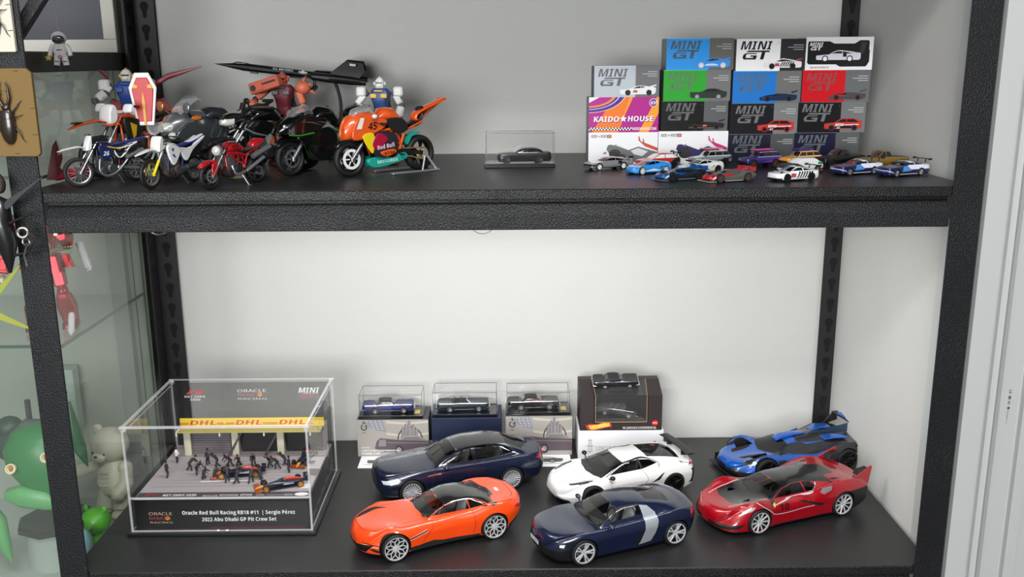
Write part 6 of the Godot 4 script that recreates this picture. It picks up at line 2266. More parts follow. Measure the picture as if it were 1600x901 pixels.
func motorcycles() -> void:
	var k12 := 0.0871
	var white := mat("e9e9ea", .35, 0, {"coat": .6})
	var blue := mat("1c2f78", .45)
	var black := mat("141415", .45)
	var gloss := mat("0d0e10", .2, .1, {"coat": 1.0})
	var orange := mat("d9531a", .35, 0, {"coat": .6})
	var red := mat("b3101c", .25, 0, {"coat": 1.0})
	var silver := mat("b9bcbf", .3, .85)
	var chrome := mat("d9dbde", .18, 1.0)
	var navy := mat("1b2450", .35, 0, {"coat": .6})
	var dirt := {"kind": "dirt", "rf": .35, "rr": .335, "wb": 1.48, "wf": .10, "wr": .13, "rim": .74, "wheel": "wire", "rim_m": mat("9a9c9f", .35, .7), "hx": .45, "hy": 1.0, "bar_y": 1.16, "bar_w": .40, "disc": .13}
	# blue and white dirt bike
	var s := dirt.duplicate()
	s.merge({"k": K, "label": "white and blue dirt bike with dark wheels at the left front edge", "at": Vector3(-.572, H, -.053), "deg": 54.0, "steer": -.35, "engine_m": mat("5a5d62", .4, .7), "frame_m": mat("34363a", .4, .5), "arm_m": silver, "stand_m": mat("3a3b3d", .4, .6),
		"panels": [
			["front_fender", "loft", [[-.46, .86, .03, .012], [-.3, .90, .07, .02], [0, .94, .09, .025], [.25, .90, .07, .02], [.4, .84, .05, .012]], 2.4, 0, white],
			["number_plate", "puff", [.20, .86, .30, 1.14, .36, 1.16, .34, .90, .28, .84], .11, 0.0, white, .02],
			["seat", "puff", [.62, .96, .9, .95, 1.3, 1.0, 1.75, 1.06, 1.78, 1.02, 1.3, .93, .9, .87, .62, .90], .11, 0.0, blue, .03],
			["radiator_shroud", "puff", [.46, .90, .62, .95, .86, .86, .80, .70, .66, .58, .54, .66], .035, .14, navy],
			["side_panel", "puff", [.74, .90, 1.0, .86, 1.35, .92, 1.5, .98, 1.30, .84, 1.06, .62, .92, .66, .86, .78], .03, .14, white],
			["side_stripe", "hard", [.66, .92, .74, .91, 1.02, .84, 1.0, .82, .72, .88], .008, .175, mat("e0a818", .4)],
			["rear_fender", "loft", [[1.3, .93, .09, .02], [1.6, 1.0, .09, .03], [1.95, 1.06, .05, .015]], 2.4, 0, white],
			["fuel_tank", "puff", [.52, .96, .64, 1.02, .86, .97, .86, .82, .6, .80], .12, 0.0, navy, .05],
			["exhaust_pipe", "tube", [[.50, .62, .12], [.46, .36, .14], [.62, .22, .15], [.9, .3, .16], [1.2, .58, .17]], .03, 0, silver],
			["silencer", "tube", [[1.15, .60, .17], [1.62, .78, .18]], .05, 0, silver],
			["shroud_mark", "text", "26", [.56, .70, .10], .178, Color("dfe6f2"), {"weight": 700, "slant": .2}],
		]})
	moto(s)
	# white supermoto with yellow fork legs
	s = dirt.duplicate()
	s.merge({"k": K, "label": "white and blue bike with bright yellow fork legs at the front edge", "at": Vector3(-.465, H, -.026), "deg": 69.0, "rf": .30, "rr": .30, "wb": 1.45, "wf": .13, "wr": .16, "rim": .72, "wheel": "cast", "rim_m": mat("17181a", .4, .4), "fork_m": mat("e3cf12", .35), "tube_m": mat("d8d9d6", .3, .4), "disc": .16, "disc_m": mat("a9abad", .35, .8), "frame_m": mat("20305e", .4), "engine_m": mat("6a5c58", .4, .6),
		"panels": [
			["front_fender", "loft", [[-.42, .80, .03, .012], [-.28, .84, .08, .02], [0, .90, .10, .025], [.25, .86, .08, .02], [.4, .80, .05, .012]], 2.4, 0, white],
			["number_plate", "puff", [.20, .86, .28, 1.16, .38, 1.16, .36, .90, .28, .84], .14, 0.0, mat("dadbd6", .35), .02],
			["seat", "puff", [.62, .98, .9, .94, 1.25, .97, 1.7, 1.06, 1.72, 1.02, 1.25, .90, .9, .86, .62, .90], .12, 0.0, blue, .03],
			["radiator_shroud", "puff", [.44, .92, .60, .98, .90, .88, .86, .74, .66, .50, .54, .60], .035, .15, white],
			["side_panel", "puff", [.90, .88, 1.2, .86, 1.5, .98, 1.8, 1.10, 1.75, 1.02, 1.36, .80, 1.12, .56, .98, .66], .03, .14, white],
			["shroud_mark", "flat", [.56, .88, .66, .90, .62, .80], .187, Color("24357c")],
			["shroud_mark", "flat", [.58, .74, .64, .76, .70, .66, .64, .68], .187, Color("24357c")],
			["rear_fender", "loft", [[1.3, .96, .09, .02], [1.6, 1.04, .09, .03], [1.9, 1.12, .05, .015]], 2.4, 0, white],
			["fuel_tank", "puff", [.52, .96, .64, 1.02, .86, .97, .86, .82, .6, .80], .12, 0.0, white, .05],
			["tail_panel", "puff", [1.2, .84, 1.5, .96, 1.75, 1.0, 1.6, .70, 1.3, .60], .04, .12, black],
			["exhaust_pipe", "tube", [[.50, .62, .12], [.46, .36, .14], [.62, .22, .15], [.9, .3, .16], [1.1, .40, .17]], .035, 0, mat("3a3a3c", .4, .6)],
			["silencer", "tube", [[1.05, .42, .19], [1.5, .46, .21]], .06, 0, mat("55575a", .4, .6)],
		]})
	moto(s)
	# red naked bike
	s = {"kind": "naked", "k": K, "label": "small red naked bike with round headlight and silver exhausts", "at": Vector3(-.384, H, -.019), "deg": 60.0, "rf": .31, "rr": .31, "wb": 1.45, "rim_m": mat("1b1c1e", .4, .4), "hx": .44, "hy": .90, "bar_y": 1.02, "trellis": true, "frame_m": red, "disc_m": mat("a9abad", .35, .8), "stand_m": silver, "arm_m": mat("17181a", .4),
		"panels": [
			["front_fender", "puff", [-.30, .52, -.2, .62, .05, .68, .25, .60, .22, .56, .04, .60, -.2, .52], .07, 0.0, red],
			["fork_guard", "puff", [.0, .58, .14, .62, .16, .44, .06, .30, -.02, .34], .02, .11, red],
			["headlight", "ball", [.26, .86, 0], [.10, .12, .12], 0, mat("dcdcd8", .1, .3, {"coat": 1.0})],
			["headlight_rim", "ball", [.31, .86, 0], [.11, .13, .13], 0, mat("a8a9ab", .3, .8)],
			["fuel_tank", "loft", [[.46, .86, .06, .08], [.58, .92, .16, .12], [.8, .93, .18, .12], [1.0, .86, .12, .07]], 2.3, 0, red],
			["seat", "puff", [.92, .88, 1.1, .84, 1.35, .90, 1.42, .98, 1.36, .82, 1.05, .78, .94, .80], .12, 0.0, mat("3a3c3e", .6), .03],
			["tail_cover", "puff", [1.3, .92, 1.5, 1.06, 1.75, 1.02, 1.6, .90, 1.4, .82], .11, 0.0, red, .04],
			["silencer", "tube", [[1.2, .66, .18], [1.75, .86, .22]], .065, 0, silver],
			["silencer", "tube", [[1.0, .34, .17], [1.55, .62, .21]], .045, 0, silver],
			["exhaust_pipe", "tube", [[.6, .5, .12], [.66, .3, .16], [1.0, .34, .17]], .035, 0, silver],
			["belly_pan", "puff", [.5, .32, .7, .18, 1.0, .18, .9, .3], .11, 0.0, mat("b9a98a", .4, .4)],
			["mirror", "ball", [.42, 1.16, .34], [.02, .05, .08], 0, black],
			["mirror", "ball", [.42, 1.16, -.34], [.02, .05, .08], 0, black],
			["tank_mark", "text", "MONSTER", [.58, .92, .05], .186, Color("2a0a0c"), {"weight": 700, "width": .34}],
		]}
	moto(s)
	# orange and teal race bike on a paddock stand
	var oj := mat("e2571c", .3, 0, {"coat": 1.0})
	var teal := mat("1d9c8c", .35, 0, {"coat": .6})
	s = {"kind": "sport", "k": k12, "label": "orange and teal race bike number 45 on a silver rear stand", "at": Vector3(-.219, H, -.150), "deg": 41.0, "rf": .30, "rr": .315, "wb": 1.43, "wf": .12, "wr": .19, "rim": .74, "rim_m": mat("1a1a1b", .4, .4), "hx": .42, "hy": .82, "bar_y": .86, "bar_w": .32, "disc": .17, "disc_m": mat("e4e4e4", .4), "trellis": true, "frame_m": oj, "frame_r": .026, "arm_m": black, "stand": false, "chain_m": mat("b08a4a", .4, .6), "cyl_m": mat("2a2c30", .4, .5), "engine_m": mat("1c1d1f", .4, .4),
		"panels": [
			["nose_fairing", "loft", [[-.10, .72, .06, .12], [.0, .80, .13, .20], [.18, .88, .20, .20], [.45, .90, .22, .16]], 2.2, 0, oj],
			["upper_fairing", "puff", [-.06, .66, .04, .96, .30, 1.02, .62, .94, .58, .80, .34, .70, .1, .62], .03, .20, oj],
			["windscreen", "loft", [[.02, .96, .05, .02], [.12, 1.06, .13, .06], [.34, 1.12, .17, .07], [.42, 1.04, .17, .03]], 2.2, 0, mat("b9c2c2", .05, 0, {"alpha": .35})],
			["side_fairing", "puff", [.16, .66, .36, .72, .60, .74, .82, .66, .80, .42, .58, .30, .40, .34, .24, .52], .03, .22, mat("26242e", .35, 0, {"coat": .6})],
			["yellow_panel", "puff", [.12, .68, .34, .72, .34, .46, .28, .40], .012, .246, mat("e3c914", .35)],
			["red_panel", "puff", [.30, .54, .42, .72, .56, .68, .62, .60, .50, .50, .38, .44], .014, .25, mat("a31238", .35)],
			["orange_panel", "puff", [.46, .40, .72, .44, .78, .38, .58, .32], .012, .25, oj],
			["belly_pan", "puff", [.26, .28, .5, .32, .78, .30, 1.02, .36, 1.08, .28, .98, .22, .6, .14, .34, .14], .05, .13, teal],
			["fuel_tank", "loft", [[.50, .92, .10, .06], [.62, 1.0, .19, .12], [.82, 1.0, .20, .13], [1.0, .90, .13, .07]], 2.2, 0, oj],
			["tank_side", "puff", [.62, .92, .8, .96, 1.0, .92, 1.08, .76, .9, .68, .74, .76], .03, .18, mat("1c1c1e", .5)],
			["seat", "puff", [.98, .88, 1.15, .84, 1.36, .90, 1.44, 1.02, 1.48, 1.0, 1.4, .80, 1.1, .76], .12, 0.0, black, .03],
			["tail", "puff", [1.30, .92, 1.42, 1.06, 1.95, 1.24, 1.98, 1.22, 1.6, .98, 1.42, .84], .10, 0.0, oj, .04],
			["tail_pad", "puff", [1.40, 1.0, 1.42, 1.10, 1.52, 1.12, 1.50, 1.02], .07, 0.0, black, .02],
			["rear_hugger", "puff", [1.04, .56, 1.18, .66, 1.4, .70, 1.42, .66, 1.24, .60, 1.14, .46], .10, 0.0, teal],
			["front_fender", "puff", [-.28, .50, -.2, .60, .02, .64, .2, .56, .16, .52, .0, .58, -.2, .50], .07, 0.0, gloss],
			["race_number", "text", "45", [.24, .78, .12], .236, Color("17130f"), {"weight": 700, "slant": .15}],
			["lettering", "text", "Red Bull", [.40, .44, .07], .268, Color("e6c9d2"), {"weight": 700, "width": .34, "turn": .12}],
			["lettering", "text", "KTM", [.54, .345, .05], .266, Color("2a1208"), {"weight": 700, "width": .2, "turn": .08}],
			["lettering", "text", "MOTOREX", [.44, .20, .055], .184, Color("bfe9e2"), {"weight": 700, "width": .42, "turn": .06}],
			["white_patch", "flat", [.02, .80, .10, .98, .18, .98, .12, .80], .236, Color("e8e2de")],
			["mirror", "ball", [.34, 1.0, .30], [.05, .04, .05], 0, mat("dcdcda", .3)],
			["silencer", "tube", [[.9, .22, -.16], [1.25, .30, -.2]], .06, 0, mat("5a3a40", .4, .5)],
		]}
	var t := moto(s)
	var g := G.new()
	g.tube([Vector3(1.43, .315, .2) * k12, Vector3(1.62, .03, .26) * k12], .02 * k12, 8)
	g.tube([Vector3(1.43, .315, .2) * k12, Vector3(1.30, .03, .28) * k12], .018 * k12, 8)
	g.tube([Vector3(1.43, .315, -.2) * k12, Vector3(1.62, .03, -.26) * k12], .02 * k12, 8)
	g.tube([Vector3(1.66, .025, -.28) * k12, Vector3(1.66, .025, .28) * k12], .02 * k12, 8)
	g.box(Vector3(1.16, .02, .27) * k12, Vector3(1.0, .03, .08) * k12, .008 * k12)
	g.box(Vector3(1.16, .02, -.27) * k12, Vector3(1.0, .03, .08) * k12, .008 * k12)
	g.lathe([Vector2(.05, -.015) * k12, Vector2(.05, .015) * k12, Vector2(0, .015) * k12], Vector3(1.43, .315, .21) * k12, Vector3.BACK, 14)
	single("paddock_stand", g, mat("c9ccd0", .3, .7), "silver paddock stand under the rear wheel of the orange race bike", "stand", t.position, t.rotation.y)
	# black sport bike with green frame
	var green := mat("2f9a2c", .35)
	s = {"kind": "sport", "k": k12, "label": "glossy black sport bike with thin green frame tubes", "at": Vector3(-.309, H, -.163), "deg": 52.0, "rf": .30, "rr": .31, "wb": 1.455, "wf": .12, "wr": .19, "rim": .76, "rim_m": mat("3a3c3f", .35, .6), "hx": .42, "hy": .82, "bar_y": .88, "bar_w": .32, "trellis": true, "frame_m": green, "frame_r": .015, "disc": .16,
		"panels": [
			["nose_fairing", "loft", [[-.22, .74, .05, .05], [-.1, .80, .14, .12], [.12, .88, .22, .17], [.42, .90, .24, .15]], 2.0, 0, gloss],
			["upper_fairing", "puff", [-.18, .74, .02, .94, .3, 1.0, .66, .94, .60, .82, .36, .72, .0, .66], .03, .21, gloss],
			["side_fairing", "puff", [.0, .66, .36, .72, .7, .80, .88, .66, .84, .40, .6, .24, .4, .30, .22, .50], .03, .22, gloss],
			["fairing_edge", "hard", [-.18, .72, .06, .70, .36, .73, .36, .71, .06, .68, -.18, .70], .006, .245, green],
			["fairing_edge", "hard", [.04, .92, .34, .90, .60, .82, .34, .88], .004, .243, silver],
			["windscreen", "loft", [[.0, .94, .05, .02], [.12, 1.05, .14, .06], [.34, 1.12, .18, .07], [.42, 1.04, .18, .03]], 2.2, 0, mat("8f9698", .05, 0, {"alpha": .35})],
			["emblem", "ball", [-.15, .84, .10], [.03, .035, .03], 0, mat("d4d4d0", .3, .5)],
			["fuel_tank", "loft", [[.50, .92, .10, .06], [.62, 1.02, .20, .12], [.84, 1.02, .20, .13], [1.02, .90, .13, .07]], 2.2, 0, gloss],
			["seat", "puff", [1.0, .88, 1.16, .84, 1.34, .94, 1.42, 1.06, 1.5, 1.04, 1.42, .80, 1.1, .76], .13, 0.0, black, .04],
			["tail", "puff", [1.30, .98, 1.46, 1.12, 1.85, 1.12, 1.7, 1.0, 1.42, .84], .12, 0.0, gloss, .05],
			["front_fender", "puff", [-.30, .52, -.2, .62, .05, .66, .3, .58, .26, .54, .02, .60, -.2, .52], .08, 0.0, gloss],
			["silencer", "tube", [[1.0, .30, -.16], [1.5, .48, -.22]], .08, 0, black],
			["mirror", "ball", [.05, 1.04, .34], [.04, .04, .09], 0, gloss],
		]}
	moto(s)
	# big silver-grey tourer
	s = {"kind": "sport", "k": k12, "label": "grey touring bike with large clear windscreen and amber indicators", "at": Vector3(-.482, H, -.165), "deg": 48.0, "rf": .30, "rr": .31, "wb": 1.6, "wf": .13, "wr": .19, "rim_m": mat("2a2b2d", .4, .5), "hx": .46, "hy": .88, "bar_y": .98, "bar_w": .36,
		"panels": [
			["front_fairing", "loft", [[-.12, .80, .10, .10], [.0, .86, .22, .17], [.25, .92, .29, .2], [.55, .92, .28, .18]], 2.3, 0, mat("6c7073", .3, .5, {"coat": 1.0})],
			["side_fairing", "puff", [-.04, .72, .2, .92, .6, .98, .95, .84, .9, .60, .6, .46, .3, .44, .1, .58], .05, .24, mat("3e4245", .3, .4, {"coat": 1.0}), .03],
			["headlight", "loft", [[-.16, .82, .10, .06], [-.08, .84, .18, .09], [.02, .86, .19, .09]], 2.2, 0, mat("c9cac2", .08, .3, {"coat": 1.0})],
			["headlight", "ball", [-.04, .70, .16], [.08, .06, .08], 0, mat("d9dad2", .1, .2, {"coat": 1.0})],
			["windscreen", "loft", [[.08, .98, .12, .02], [.2, 1.12, .22, .05], [.42, 1.30, .24, .05], [.48, 1.26, .24, .03]], 2.6, 0, mat("b4b9b8", .05, 0, {"alpha": .3})],
			["indicator", "ball", [.34, .98, .29], [.10, .04, .03], 0, mat("c06a1c", .2, 0, {"coat": 1.0})],
			["mirror", "ball", [.10, 1.16, .42], [.05, .09, .10], 0, mat("8d9194", .2, .7)],
			["mirror", "ball", [.10, 1.16, -.42], [.05, .09, .10], 0, mat("b07a4a", .2, .5)],
			["mirror_arm", "tube", [[.24, 1.0, -.28], [.12, 1.12, -.40]], .02, 0, black],
			["mirror_arm", "tube", [[.24, 1.0, .28], [.12, 1.12, .40]], .02, 0, black],
			["fuel_tank", "loft", [[.56, .94, .14, .08], [.70, 1.02, .22, .13], [.95, 1.02, .23, .14], [1.12, .94, .16, .08]], 2.2, 0, mat("2d3033", .3, .3, {"coat": 1.0})],
			["seat", "puff", [1.02, .94, 1.2, .92, 1.42, .98, 1.55, 1.10, 1.85, 1.16, 1.9, 1.08, 1.5, .86, 1.1, .82], .17, 0.0, mat("1b1b1c", .55), .05],
			["tail", "puff", [1.5, .98, 1.8, 1.04, 2.02, 1.10, 2.0, .98, 1.6, .84], .14, 0.0, black, .04],
			["grab_rail", "tube", [[1.70, 1.10, .16], [1.95, 1.20, .14], [2.02, 1.2, 0], [1.95, 1.2, -.14]], .03, 0, black],
			["pannier_rail", "tube", [[.9, .84, .3], [1.1, .74, .3]], .012, 0, silver],
			["front_fender", "puff", [-.30, .52, -.2, .62, .05, .66, .3, .58, .26, .54, .02, .60, -.2, .52], .08, 0.0, mat("55595c", .3, .4, {"coat": 1.0})],
		]}
	moto(s)
	# black naked bike behind the red one
	s = {"kind": "naked", "k": k12, "label": "black naked bike with angular white headlight behind the small red bike", "at": Vector3(-.408, H, -.172), "deg": 38.0, "rf": .30, "rr": .31, "wb": 1.5, "wf": .13, "wr": .19, "rim_m": mat("2a2b2d", .4, .5), "hx": .44, "hy": .90, "bar_y": 1.06, "bar_w": .42, "tube_m": silver,
		"panels": [
			["headlight", "loft", [[-.02, .90, .05, .04], [.06, .92, .12, .09], [.18, .94, .13, .10]], 2.6, 0, mat("d8d8cf", .08, .2, {"coat": 1.0})],
			["cowl", "puff", [-.02, .96, .14, 1.06, .34, 1.04, .36, .96, .14, .94], .13, 0.0, gloss, .03],
			["radiator_shroud", "puff", [.30, .84, .56, .94, .86, .84, .72, .66, .5, .6], .04, .2, gloss],
			["shroud_edge", "hard", [.30, .82, .50, .72, .74, .66, .74, .64, .48, .69, .3, .79], .006, .245, silver],
			["fuel_tank", "loft", [[.48, .94, .12, .07], [.62, 1.02, .20, .12], [.86, 1.02, .21, .13], [1.04, .92, .14, .07]], 2.2, 0, gloss],
			["tank_rail", "tube", [[.30, 1.06, .22], [.5, 1.12, .2], [.9, 1.10, .2], [1.0, 1.0, .2]], .02, 0, black],
			["seat", "puff", [1.0, .90, 1.2, .87, 1.45, .95, 1.8, 1.08, 1.8, 1.0, 1.45, .82, 1.1, .78], .15, 0.0, black, .04],
			["tail", "puff", [1.5, .92, 1.75, 1.0, 1.95, 1.06, 1.92, .96, 1.6, .82], .12, 0.0, gloss, .04],
			["front_fender", "puff", [-.30, .52, -.2, .62, .05, .66, .3, .58, .26, .54, .02, .60, -.2, .52], .08, 0.0, black],
			["silencer", "tube", [[1.0, .30, .16], [1.5, .48, .22]], .08, 0, mat("2c2c2e", .4, .6)],
			["mirror", "ball", [.30, 1.26, .40], [.04, .05, .10], 0, black],
			["mirror_arm", "tube", [[.42, 1.06, .3], [.32, 1.24, .38]], .014, 0, black],
			["phone_mount", "hard", [.34, 1.10, .38, 1.22, .44, 1.22, .42, 1.10], .05, 0.0, black],
		]}
	moto(s)
	# orange dirt bike behind the blue one
	s = dirt.duplicate()
	s.merge({"k": k12, "label": "larger orange dirt bike with white number plate behind the blue one", "at": Vector3(-.590, H, -.165), "deg": 62.0, "steer": -.2, "rim_m": mat("3a3b3d", .4, .6), "fork_m": mat("c9ccd0", .3, .6), "yoke_m": orange, "bar_m": silver, "frame_m": orange, "hx": .42, "hy": 1.02,
		"panels": [
			["front_fender", "loft", [[-.52, .84, .03, .012], [-.34, .90, .08, .02], [0, .95, .09, .025], [.25, .90, .07, .02], [.4, .84, .05, .012]], 2.4, 0, orange],
			["fender_print", "ball", [-.36, .93, .0], [.12, .02, .07], 0, mat("2a2418", .4)],
			["number_plate", "puff", [.18, .90, .22, 1.16, .34, 1.20, .38, 1.0, .30, .88], .14, 0.0, white, .03],
			["plate_edge", "puff", [.22, .84, .24, .92, .40, .98, .40, .90], .13, 0.0, orange, .02],
			["seat", "puff", [.66, 1.0, .9, .95, 1.3, 1.0, 1.75, 1.06, 1.78, 1.02, 1.3, .92, .9, .86, .66, .9], .11, 0.0, black, .03],
			["radiator_shroud", "puff", [.44, .94, .62, .98, .92, .86, .80, .70, .64, .56, .52, .66], .035, .15, mat("22221f", .4)],
			["shroud_mark", "flat", [.56, .90, .70, .84, .66, .66, .60, .62], .19, Color("c9a51e")],
			["side_panel", "puff", [.95, .86, 1.3, .86, 1.55, 1.0, 1.40, .80, 1.1, .62, .98, .70], .03, .14, white],
			["rear_fender", "loft", [[1.3, .93, .09, .02], [1.6, 1.02, .09, .03], [1.95, 1.10, .05, .015]], 2.4, 0, orange],
			["fuel_tank", "puff", [.52, .96, .64, 1.04, .86, .97, .86, .82, .6, .80], .12, 0.0, orange, .05],
			["hand_guard", "puff", [.36, 1.08, .40, 1.20, .46, 1.20, .46, 1.08], .10, .34, white],
			["exhaust_pipe", "tube", [[.50, .62, .12], [.46, .36, .14], [.62, .22, .15], [.9, .3, .16], [1.2, .58, .17]], .03, 0, silver],
		]})
	moto(s)
# ---------------------------------------------------------------- toy robots (plain stand-ins), unit = the robot's height
func robot(label: String, at: Vector3, deg: float, h: float, c: Dictionary, j: Dictionary) -> Node3D:
	var t := thing("toy_robot", label, "toy robot", at, deg_to_rad(deg), "toy robots")
	var add := func(n: String, g: G, m: Material) -> void:
		for i in g.V.size():
			g.V[i] *= h
		put(n, g, m, t)
	var g := G.new()
	var V := func(x: float, y: float, z: float) -> Vector3: return Vector3(x, y, z)
	g.loft([[V.call(0, .86, 0), .045, .045], [V.call(0, .90, .005), .055, .055], [V.call(0, .945, .0), .05, .05], [V.call(0, .975, -.005), .025, .03]], Vector3.RIGHT, Vector3.BACK, 3.0, 16)
	g.box(V.call(0, .89, .055), Vector3(.05, .03, .03), .006)
	add.call("head", g, c.head)
	g = G.new()
	g.box(V.call(0, .918, .052), Vector3(.075, .016, .02), .004)
	add.call("visor", g, c.get("visor", mat("1a1c1c", .2)))
	g = G.new()
	for s in [-1, 1]:
		g.tube([V.call(s * .055, .91, 0), V.call(s * .07, .91, 0)], .022, 10)
	g.box(V.call(0, .975, -.01), Vector3(.014, .03, .06), .003)
	add.call("head_fittings", g, c.get("trim", c.head))
	g = G.new()
	g.loft([[V.call(0, .62, 0), .07, .055], [V.call(0, .70, .0), .085, .075], [V.call(0, .80, .0), .125, .09], [V.call(0, .855, -.01), .08, .06]], Vector3.RIGHT, Vector3.BACK, 4.0, 20)
	add.call("torso", g, c.torso)
	g = G.new()
	for s in [-1, 1]:
		g.box(V.call(s * .06, .775, .095), Vector3(.075, .05, .02), .006)
	g.box(V.call(0, .83, .085), Vector3(.10, .02, .03), .005)
	add.call("chest_vents", g, c.get("vent", c.get("trim", c.head)))
	g = G.new()
	g.loft([[V.call(0, .54, 0), .08, .055], [V.call(0, .63, 0), .075, .055]], Vector3.RIGHT, Vector3.BACK, 4.0, 16)
	add.call("waist", g, c.waist)
	for s in [[-.06, .07, .12], [.06, .07, .12], [-.12, .0, .10], [.12, .0, .10], [-.05, -.07, .12], [.05, -.07, .12]]:
		g = G.new()
		var tl: float = .02 if absf(s[0]) > .1 else .0
		g.loft([[V.call(s[0], .57, s[1]), .045, .018], [V.call(s[0] * 1.25, .57 - s[2], s[1] * 1.3), .055, .02]], Vector3.RIGHT, Vector3.BACK, 4.0, 14)
		add.call("skirt_plate", g, c.skirt)
	g = G.new()
	g.box(V.call(0, .76, -.12), Vector3(.17, .15, .07), .015)
	for s in [-1, 1]:
		g.tube([V.call(s * .05, .70, -.14), V.call(s * .06, .62, -.17)], [.025, .035], 10)
	add.call("backpack", g, c.joint)
	for s in [-1, 1]:
		var sd := "L" if s > 0 else "R"
		var sh: Vector3 = V.call(s * .17, .80, 0)
		var el: Vector3 = j["el" + sd]
		var ha: Vector3 = j["ha" + sd]
		g = G.new()
		if c.has("round"):
			g.ell(sh + V.call(s * .05, .02, 0), Vector3(.085, .075, .085), 16, 10)
		else:
			g.box(sh + V.call(s * .045, .02, 0), Vector3(.11, .11, .13), .018)
		add.call("shoulder_guard", g, c.limb)
		g = G.new()
		g.ell(sh, Vector3(.04, .04, .04), 10, 8)
		g.ell(el, Vector3(.035, .035, .035), 10, 8)
		add.call("joint", g, c.joint)
		g = G.new()
		g.bar(sh.lerp(el, .12), sh.lerp(el, .85), .075, .07, Vector3.BACK, .012)
		add.call("upper_arm", g, c.limb)
		g = G.new()
		g.bar(el.lerp(ha, .08), el.lerp(ha, .8), .085, .085, Vector3.BACK, .014)
		g.bar(el.lerp(ha, .25), el.lerp(ha, .7), .10, .06, Vector3.BACK, .01)
		add.call("forearm", g, c.get("fore", c.limb))
		g = G.new()
		g.box(ha, Vector3(.06, .06, .055), .014)
		for f in 4:
			g.box(ha + V.call(s * -.012, -.03, -.02 + f * .0135), Vector3(.03, .035, .011), .003)
		add.call("hand", g, c.get("hand", c.joint))
		var hip: Vector3 = V.call(s * .065, .52, 0)
		var kn: Vector3 = j.get("kn" + sd, V.call(s * .10, .29, .04))
		var ft: Vector3 = j.get("ft" + sd, V.call(s * .13, .04, .0))
		g = G.new()
		g.bar(hip.lerp(kn, .05), hip.lerp(kn, .85), .085, .09, Vector3.BACK, .015)
		add.call("thigh", g, c.limb)
		g = G.new()
		g.ell(kn, Vector3(.045, .05, .05), 10, 8)
		g.loft([[kn.lerp(ft, .08), .05, .055], [kn.lerp(ft, .45), .07, .075], [kn.lerp(ft, .95), .055, .06]], Vector3.RIGHT, Vector3.BACK, 4.0, 14)
		add.call("shin", g, c.get("shin", c.limb))
		g = G.new()
		g.loft([[V.call(ft.x, ft.y - .035, ft.z + .03), .055, .11], [V.call(ft.x, ft.y + .005, ft.z + .03), .055, .10], [V.call(ft.x, ft.y + .03, ft.z), .04, .05]], Vector3.RIGHT, Vector3.BACK, 4.0, 14)
		add.call("foot", g, c.foot)
	return t

